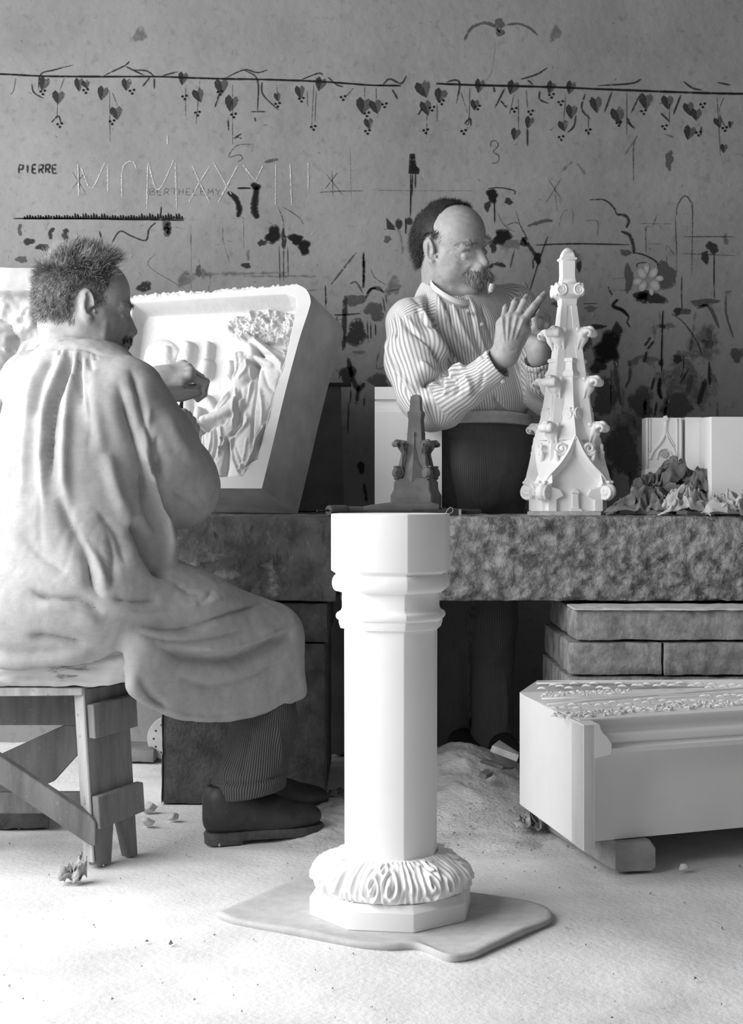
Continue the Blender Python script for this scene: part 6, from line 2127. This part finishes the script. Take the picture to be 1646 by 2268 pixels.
LEGS = ((P(1020, 1040, 4.08), P(1005, 1380, 4.16), P(1000, 1660, 4.18)), (P(1098, 1040, 4.16), P(1092, 1380, 4.10), P(1090, 1650, 4.10)))
for a, b, c in LEGS:
    s2.chain([a, b, c], [.075, .055, .04], .04)
    s2.cone(c, arr(c[0] + .02, c[1] - .10, .03), .036, .026, .03)
hand_r = (fold(*hand_r, [([(1118, 760), (1114, 725), (1112, 700)], 3, .0022), ([(1124, 758), (1126, 722), (1128, 696)], 3, .0022), ([(1132, 756), (1140, 722), (1145, 698)], 3, .0022), ([(1140, 755), (1152, 725), (1160, 705)], 3, .0024),
                         ([(1120, 745), (1119, 715), (1120, 698)], 3, -.0018), ([(1130, 742), (1133, 715), (1136, 698)], 3, -.0018), ([(1138, 742), (1147, 716), (1152, 700)], 3, -.0018), ([(1128, 722), (1142, 728), (1154, 726)], 2, -.001),
                         ([(1112, 774), (1130, 778), (1146, 772)], 3, -.0018)]), hand_r[1])
man2 = obj('person', cat((gv, gf), hand_r, hand_l, s2.mesh(1)), M['skin'], smooth=180, origin=(.3, 4.12, 0))
tag(man2, 'standing balding man with moustache and pipe in a striped shirt behind the bench', 'person')
eyes(man2, gq, S2, f2 * .8 - u2 * .6, None)
fL, sL, uL = gL[:, 0], gL[:, 1], gL[:, 2]
gN = normals(gv, gf)
hl_ = np.interp(uL, [0, .03, .05, .08, .10, .118, .132], [.006, .018, .026, .028, .032, .045, .064]) + .02 * np.clip(sL / .05, 0, 1) * np.clip((uL - .05) / .04, 0, 1) + .004 * noise(gL * 70, 5)
w = np.clip((hl_ + .008 - fL) / .034, 0, 1) * np.clip((uL - .004 + np.clip((-.02 - fL) * 1.1, 0, .055)) / .012, 0, 1)
w = w * np.where(np.abs(sL) > .06, np.clip((np.hypot((fL + .006) / .030, (uL + .000) / .046) - 1) / .2, 0, 1), 1)
rt, fi = scatter(gv, gf, w ** 1.6, 15000, 15)
nn = gN[gf[fi, 0]]
l3 = (rt - H2) @ gR / S2
topw = np.clip((l3[:, 2] - .05) / .06, 0, 1)
dr = (-gR[:, 0] * .75 - gR[:, 2] * .9) * (1 - topw)[:, None] + (-gR[:, 0] * .5 + gR[:, 1] * .9) * topw[:, None] + nn * .22 + .25 * np.stack([noise(l3 * 45, 3), noise(l3 * 45 + 9, 4), noise(l3 * 45 + 17, 5)], -1)
tag(obj('hair', cat(hair_shell(gv, gf, w, .003), ribbons(rt, dr, nn, np.random.RandomState(4).uniform(.014, .034, len(rt)), .0010, 16, .25)), M['hair_dark'], man2, 180), 'short dark hair combed across the crown')
w2 = np.exp(-((uL - .022) / .007) ** 2) * np.exp(-((np.abs(sL) - .034) / .018) ** 2) * (fL > .06) + 1e-9
rt, fi = scatter(gv, gf, w2, 420, 17)
obj('eyebrow', ribbons(rt, gN[gf[fi, 0]] * .8 - gR[:, 2] * .1 + gR[:, 1] * np.sign((rt - H2) @ gR[:, 1])[:, None] * .8, gN[gf[fi, 0]], np.full(420, .012), .0010, 18, .35), M['moustache'], man2, 180)
w2 = np.exp(-((uL + .064) / .008) ** 2) * np.clip((.042 - np.abs(sL)) / .012, 0, 1) * (fL > .075) + 1e-9
rt, fi = scatter(gv, gf, w2, 1500, 19)
sg = np.sign((rt - H2) @ gR[:, 1])[:, None]
md_ = gN[gf[fi, 0]] * .75 - gR[:, 2] * .95 + gR[:, 1] * sg * .55
obj('moustache', ribbons(rt, md_, gN[gf[fi, 0]], np.random.RandomState(8).uniform(.018, .036, 1500), .0015, 20, .35, .5), M['moustache'], man2, 180)
w2 = np.exp(-((uL + .098) / .012) ** 2) * np.clip((.018 - np.abs(sL)) / .010, 0, 1) * (fL > .07) + 1e-9
rt, fi = scatter(gv, gf, w2, 350, 23)
obj('chin_tuft', ribbons(rt, gN[gf[fi, 0]] * .5 - gR[:, 2], gN[gf[fi, 0]], np.full(350, .014), .0010, 22, .3), M['moustache'], man2, 180)

# shirt
FA = math.radians(28)
bf, br = arr(math.sin(FA), -math.cos(FA), 0), arr(-math.cos(FA), -math.sin(FA), 0)
BR = np.stack([bf, br, arr(0, 0, 1)], 1)
SH = SDF((-.06, 3.62, .88), (.66, 4.42, 1.42), .0042)
SH.ell(P(1020, 775, 4.12), (.135, .185, .20), BR)
SH.ell(P(1058, 890, 4.12), (.128, .150, .13), BR, .06)
SH.half(P(1060, 928, 4.1), arr(0, 0, -1))
SH.cone(P(916, 714, 4.0), P(1128, 680, 4.2), .066, .066, .05)
SH.cone(P(983, 655, 4.10), P(1000, 730, 4.1), .072, .13, .04)
SH.chain([P(911, 724, 3.99), P(919, 800, 3.93), P(942, 872, 3.88), P(958, 902, 3.86)], [.066, .077, .070, .058], .04)
SH.chain([P(956, 903, 3.855), P(982, 898, 3.82), P(1030, 862, 3.77), P(1062, 838, 3.745)], [.058, .056, .050, .044], .02)
SH.cone(P(958, 918, 3.87), P(988, 912, 3.84), .036, .034, .03)
cu0, cu1 = P(1062, 838, 3.745), P(1110, 802, 3.715)
SH.cone(cu0, cu1, .0455, .0445, .004)
SH.half(P(1112, 800, 3.71), arr(9, 0, 9)) if False else None
SH.chain([P(1140, 695, 4.2), P(1195, 790, 4.12), P(1222, 880, 4.06)], [.070, .070, .062], .04)
SH.chain([P(1222, 880, 4.06), P(1210, 840, 4.0), P(1196, 800, 3.955)], [.058, .052, .046], .02)
# open cuffs
cd = (cu1 - cu0) / np.linalg.norm(cu1 - cu0)
cd2 = P(1192, 770, 3.93) - P(1210, 850, 4.0)
cd2 /= np.linalg.norm(cd2)


def cut_cap(s, c, d, r):
    """flat open end: remove everything beyond c along d within a box"""
    R = rot_from(d, (0, 1, 0))
    s.box(c + d * .06, (r, r, .06), R, 0, 0, 'sub')


cut_cap(SH, cu1 - cd * .006, cd, .058)
cut_cap(SH, P(1196, 800, 3.955) + cd2 * .012, cd2, .06)
SH.cone(cu1 - cd * .05, cu1 + cd * .05, .038, .040, 0, 'sub')
c3 = P(1196, 800, 3.955)
SH.cone(c3 - cd2 * .05, c3 + cd2 * .05, .040, .042, 0, 'sub')
SH.cone(P(978, 580, 4.10), P(1000, 650, 4.06), .070, .060, 0, 'sub')
vv, ff = SH.mesh(2)
c7 = lambda pts: [(700 + x * .328, 540 + y * .328) for x, y in pts]
ST2 = [(c7([(745, 330), (790, 480), (870, 650), (960, 780), (1010, 815)]), 7, -.018), (c7([(690, 400), (760, 560), (860, 720), (950, 810)]), 8, .012), (c7([(540, 450), (640, 570), (760, 680), (840, 770), (880, 850)]), 6, -.016),
       (c7([(680, 420), (730, 540), (800, 600)]), 5, -.009), (c7([(580, 470), (680, 600), (800, 740)]), 7, .008), (c7([(712, 965), (760, 900), (830, 872), (890, 882)]), 10, -.034),
       (c7([(700, 800), (780, 850), (880, 862)]), 7, .010), (c7([(905, 905), (960, 850), (1015, 830)]), 8, .014), (c7([(925, 900), (925, 960)]), 5, -.008), (c7([(840, 905), (850, 960), (830, 1015)]), 5, -.009),
       (c7([(880, 890), (890, 960), (870, 1030)]), 5, .007), (c7([(945, 900), (955, 970), (938, 1040)]), 5, -.009), (c7([(1010, 880), (1040, 950), (1030, 1020)]), 6, .009), (c7([(800, 920), (770, 990), (760, 1030)]), 5, .007),
       (c7([(860, 380), (930, 550), (1000, 700), (1080, 800)]), 6, -.010), (c7([(900, 360), (970, 540), (1050, 700), (1110, 780)]), 6, .007), (c7([(1000, 350), (1045, 450), (1070, 600), (1140, 780)]), 5, -.006),
       (c7([(1025, 350), (1068, 450), (1095, 600), (1165, 790)]), 5, .005), (c7([(1120, 420), (1180, 600), (1210, 700)]), 6, -.006), (c7([(455, 700), (480, 820), (560, 930), (640, 1040)]), 6, -.010),
       (c7([(470, 640), (500, 780), (590, 920), (680, 1020)]), 6, .007), (c7([(520, 450), (540, 560), (545, 640)]), 5, -.006), (c7([(610, 320), (680, 380), (720, 450)]), 7, -.006), (c7([(1200, 1020), (1240, 1100), (1260, 1180)]), 6, -.008),
       (c7([(1130, 860), (1120, 930), (1100, 990)]), 3, -.005), (c7([(800, 330), (850, 430), (900, 520)]), 8, .008)]
vv = fold(vv, ff, [(a, b, c * 1.45) for a, b, c in ST2])
vN = normals(vv, ff)
vv = vv + vN * (.0022 * fbm(vv * 26, 3, 3))[:, None]
vv[:, 2] = np.maximum(vv[:, 2], BZ + .16)
TA0, TA1 = P(1010, 660, 4.11), P(1058, 960, 4.12)
stp = bone_stripe(vv, [(TA0, TA1, .16, bf, 0.0), (sh2r, el2r, .075, (-.4, -1, .2), .004), (el2r, P(1062, 838, 3.745), .052, (0, -1, .3), 0), (cu0, cu1, .046, (0, -1, .3), .002),
                       (sh2l, el2l, .075, (0, -1, 0), 0), (el2l, wr2l, .05, (0, -1, 0), 0), (P(905, 700, 4.0), P(1000, 668, 4.1), .075, (.3, -1, .3), .003)])
tag(obj('shirt', (vv, ff), M['shirt'], man2, 180, attrs={'stripe': stp}), 'collarless striped work shirt')
ncol = catmull([P(955, 612, 4.05), P(956, 628, 4.02), P(975, 645, 3.985), P(1005, 662, 3.975), P(1032, 668, 3.99), P(1050, 655, 4.04), P(1045, 635, 4.12), P(1000, 615, 4.16), P(962, 608, 4.12)], 6)
cr_ = []
nc0 = P(995, 640, 4.07)
for i in range(len(ncol)):
    o_ = (ncol[i] - nc0) * arr(1, 1, 0)
    o_ /= np.linalg.norm(o_)
    cr_.append([ncol[i] + o_ * a + arr(0, 0, b) for a, b in ((.0, -.022), (.002, -.012), (.0, .002), (-.002, .005), (-.005, .003), (-.006, -.022))])
v_, f_ = loft(cr_ + [cr_[0]], caps=False)
obj('collar', (v_, f_), M['shirt'], man2, 60, attrs={'stripe': np.repeat(np.arange(len(cr_) + 1), 6) * .0 + np.tile([0, .004, .008, .010, .012, .016], len(cr_) + 1)})
for (x, y, D) in ((1037, 688, 3.955), (1068, 718, 3.955), (1115, 845, 3.68)):
    o_ = P(x, y, D)
    obj('button', tube([o_ + arr(0, .02, 0), o_ - arr(0, .0, 0), o_ - arr(0, .0025, 0)], [.005, .0058, .004], 12), M['button'], man2, 40)

# trousers and sash
TP = SDF((.05, 3.92, -.02), (.52, 4.36, 1.0), .0055)
TP.ell(P(1062, 985, 4.125), (.135, .150, .12), BR, 0, e=2.6)
TP.ell(P(1060, 1050, 4.13), (.130, .150, .16), BR, .05)
for (a, b, c), rr in zip(LEGS, ((.088, .066, .056), (.088, .064, .058))):
    TP.chain([a, b, c, c - arr(0, 0, .06)], [*rr, rr[2] * 1.02], .03)
TP.half(P(1060, 936, 4.1), arr(0, 0, 1))
TP.half(arr(0, 0, .03), arr(0, 0, -1))
pv, pf = TP.mesh(1)
pv = fold(pv, pf, [([(1052, 1440), (1070, 1448), (1090, 1442)], 6, -.006), ([(1052, 1460), (1075, 1468), (1110, 1462)], 8, .007), ([(1080, 1380), (1095, 1420), (1110, 1440)], 8, -.006), ([(1060, 1340), (1068, 1375), (1085, 1400)], 7, -.004),
                   ([(950, 965), (1020, 975), (1100, 972)], 4, -.004), ([(1060, 1620), (1085, 1640), (1110, 1630)], 6, -.004), ([(1118, 1500), (1122, 1560), (1120, 1620)], 5, .006), ([(985, 1000), (1000, 1080), (1010, 1130)], 10, -.006)])
pv = pv + normals(pv, pf) * (.0030 * fbm(pv * 18, 3, 3))[:, None]
stq = bone_stripe(pv, [(a, c, .07, (0, -1, 0), 0) for a, b, c in LEGS] + [(P(1062, 930, 4.12), P(1062, 1050, 4.12), .14, (0, -1, 0), 0)])
tag(obj('trousers', (pv, pf), M['cord_dusty'], man2, 180, attrs={'stripe': stq}), 'dark dusty work trousers')
sa = []
for i in range(40):
    a = i / 40 * 2 * np.pi
    e = bf * math.cos(a) * .139 + br * math.sin(a) * .156
    z1, z0 = P(0, 917, 4.1)[2], P(0, 944, 4.1)[2]
    nrm = e / np.linalg.norm(e)
    cc_ = P(1060, 930, 4.125) * arr(1, 1, 0)
    wob = .002 * math.sin(a * 5)
    sa.append([cc_ + e * k_ + nrm * (off + wob) + arr(0, 0, zz_ + .004 * math.sin(a * 2 + 1)) for k_, off, zz_ in ((1, -.006, z1), (1, .003, z1 - .003), (1, .004, (z0 * .4 + z1 * .6)), (1, .0015, (z0 + z1) / 2), (1, .004, z0 * .7 + z1 * .3), (1, .003, z0 + .002), (1, -.006, z0))])
obj('sash', loft(sa + [sa[0]], caps=False), M['sash'], man2, 60)
for a, b, c in LEGS:
    shoe(man2, arr(c[0] - .0, c[1] + .06, .0), arr(c[0] + .06, c[1] - .2, .0))

# pipe and chisel
pm = gq(.112, .004, -.076)
pb0, pb1 = P(1084, 639, 3.90), P(1097, 634, 3.885)
pipe = thing('tobacco_pipe', 'small tobacco pipe with a pale bowl in the mouth of the standing man', 'pipe', pb0)
obj('stem', tube(catmull([gq(.098, .004, -.0755), gq(.125, .006, -.080), pb0 * .55 + gq(.12, .006, -.08) * .45 - arr(0, 0, .006), pb0 - arr(0, 0, .012), pb0 + arr(.004, -.002, -.010)], 6), .0034, 8), M['handle_wood'], pipe, 180)
obj('bowl', lathe_between(pb0 + arr(.003, -.002, -.011), pb0 + arr(.008, -.006, .012), ((0, .004), (.2, .0075), (.7, .0085), (1, .0075))), M['button'], pipe, 40)
ck = obj('carving_chisel', tube([P(1212, 652, 3.80), P(1196, 672, 3.83), P(1176, 706, 3.87), P(1160, 740, 3.92)], [.0015, .0035, .0045, .005], 8), M['iron'], smooth=60)
tag(ck, 'small thin iron chisel between the hands of the standing man', 'chisel')
# ================================================================== small things on the floor
def chip(x, y, r, seed, m, name, label, cat='stone chip', group=None, flat=.6, z=0.0, parent=None):
    s = SDF((-r * 1.6,) * 3, (r * 1.6,) * 3, r / 9)
    rd = random.Random(seed)
    s.ell((0, 0, 0), (r, r * rd.uniform(.6, .9), r * flat))
    for _ in range(7):
        n = arr(rd.uniform(-1, 1), rd.uniform(-1, 1), rd.uniform(-.8, 1))
        n /= np.linalg.norm(n)
        s.half(n * r * rd.uniform(.42, .7), n)
    v, f = s.mesh(0)
    v = v + .10 * r * fbm(v / r * 1.8, seed, 2)[:, None]
    v[:, 2] -= v[:, 2].min()
    o = obj(name, (v + G(x, y, z) * arr(1, 1, 0) + arr(0, 0, z), f), m, smooth=35)
    return tag(o, label, cat, group)


chip(1514, 1929, .0135, 3, M['chip'], 'stone_chip', 'single white stone chip on the floor right of the grey timber')
chip(382, 1817, .016, 5, M['chip'], 'stone_chip', 'white stone chip on the floor just left of the dark shoe')
chip(735, 1768, .018, 7, M['chip_dark'], 'stone_chip', 'dark stone chip between the bench pier and the column')
chip(752, 1758, .014, 9, M['chip_dark'], 'stone_chip', 'dark round stone chip touching the left edge of the column shaft')
chip(332, 1800, .022, 12, M['chip'], 'stone_chip', 'pale broken stone chip between the stool leg and the bench pier')
chip(326, 1830, .018, 13, M['chip'], 'stone_chip', 'flat pale stone chip nearest the stool beside the bench pier')


def heap_z(x, y):
    r = math.hypot((x - .235) / .34, (y - 3.78) / .70)
    return .128 * (math.cos(math.pi * min(r, 1)) * .5 + .5) + .004


def on_heap(px, py):
    for D in np.arange(2.8, 4.2, .004):
        p = P(px, py, D)
        if p[2] <= heap_z(p[0], p[1]):
            return p
    return P(px, py, 3.4)


def slab_piece(name, label, px, z0, thick, m, tilt, cat='stone chip'):
    pts = [on_heap(x, y) + arr(0, 0, .020 + .3 * tilt * k) for k, (x, y, d) in enumerate(px)]
    n = np.cross(pts[1] - pts[0], pts[2] - pts[0])
    n /= np.linalg.norm(n)
    n *= np.sign(n[2])
    o = obj(name, prism(pts, -n * thick), m, bevel=.002)
    return tag(o, label, cat)


slab_piece('stone_shard', 'long pale stone shard sticking up from the dust heap by the marble block', ((1090, 1668, 3.58), (1106, 1660, 3.60), (1150, 1694, 3.52), (1150, 1706, 3.48)), 0, .018, M['chip'], .02)
slab_piece('stone_shard', 'flat dark edged shard lying on the slope of the dust heap', ((1066, 1700, 3.42), (1090, 1700, 3.46), (1142, 1716, 3.46), (1115, 1717, 3.40)), 0, .012, M['chip_dark'], 0)
slab_piece('stone_shard', 'small dark shard half sunk in the dust heap', ((1062, 1728, 3.36), (1080, 1719, 3.40), (1094, 1727, 3.40), (1078, 1736, 3.35)), 0, .012, M['chip_dark'], 0)


def leaf_piece(x, y, w_, hgt, seed, n=3, name='dry_leaf', label='', dark=False):
    parts = []
    c = on_heap(x, y)
    rd = np.random.RandomState(seed)
    for k in range(n):
        a0 = rd.uniform(0, 6.28)
        W_, Hh = w_ * rd.uniform(.5, .8), hgt * rd.uniform(.6, 1.0)
        off = arr(rd.uniform(-.3, .3) * w_, rd.uniform(-.2, .2) * w_, 0)

        def fn(u, v):
            uu, vv = u - .5, v - .5
            lx = uu * W_ * np.sqrt(np.clip(1 - (2 * vv) ** 2 * .8, 0.02, 1))
            ly = vv * W_ * 1.3
            curl = 3.2 * lx / W_ + 1.2 * np.sin(ly / W_ * 4)
            x_ = lx * np.cos(curl * .6)
            z_ = Hh * (.25 + .75 * np.abs(np.sin(curl))) * (.3 + v * .8) + .15 * Hh * noise(np.stack([u * 5, v * 5, 0 * u + seed + k], -1), seed)
            return np.stack([c[0] + off[0] + x_ * math.cos(a0) - ly * math.sin(a0) * .8, c[1] + off[1] + x_ * math.sin(a0) + ly * math.cos(a0) * .8, np.maximum(z_, .001) + c[2] - .003], -1)
        parts.append(grid(14, 12, fn))
    return cat(*parts)


def leaf_thing(label, pieces, m='dead_leaf', name='dry_leaf'):
    v, f = cat(*[leaf_piece(*p) for p in pieces])
    o = obj(name, (v, f), M[m], smooth=180)
    md = o.modifiers.new('thickness', 'SOLIDIFY')
    md.thickness = .0016
    return tag(o, label, 'leaf')


leaf_thing('curled dry leaf lying alone on the floor in front of the stool', [(162, 1950, .050, .050, 4, 4)])
leaf_thing('crumpled dry leaves pushed under the left corner of the marble block', [(1160, 1826, .075, .036, 8, 3), (1194, 1832, .055, .034, 9, 3)], 'dead_leaf', 'dry_leaves')

# crumbs of stone strewn over the floor and the heap
def crumbs():
    rd = np.random.RandomState(2)
    V, Fc, n = [], [], 0
    base = np.array([(1, 0, 0), (-.5, .8, 0), (-.5, -.8, 0), (0, 0, 1.0), (0, 0, -.5)])
    fs_ = [(0, 1, 3), (1, 2, 3), (2, 0, 3), (1, 0, 4), (2, 1, 4), (0, 2, 4)]
    for i in range(1300):
        if i < 900:
            x, y = rd.normal(.24, .13), rd.normal(3.42, .2)
        else:
            x, y = rd.uniform(-1, 1.1), rd.uniform(1.9, 3.4)
        if abs(x - .0364) < .19 and abs(y - 2.68) < .19:
            continue
        r = rd.gamma(2, .00065) + .0005
        p = arr(x, y, 0)
        q = ((arr(x, y) - arr(.235, 3.78)) / arr(.34, .70))
        rr = np.linalg.norm(q)
        z = .105 * (math.cos(math.pi * min(rr, 1)) * .5 + .5) if rr < 1 else 0
        a = rd.uniform(0, 6.28)
        R_ = arr(math.cos(a), math.sin(a))
        b = base * r * rd.uniform(.6, 1.4, (5, 3))
        b = np.stack([b[:, 0] * R_[0] - b[:, 1] * R_[1], b[:, 0] * R_[1] + b[:, 1] * R_[0], b[:, 2]], -1)
        V.append(b + arr(x, y, z + r * .3))
        Fc += [tuple(k + n for k in t) for t in fs_]
        n += 5
    return np.concatenate(V), Fc


M['crumb'] = mat('crumb', .22, .45, scale=60)
cr = obj('stone_crumbs', crumbs(), M['crumb'])
tag(cr, 'fine stone crumbs strewn over the dusty floor', 'stone crumbs', kind='stuff')
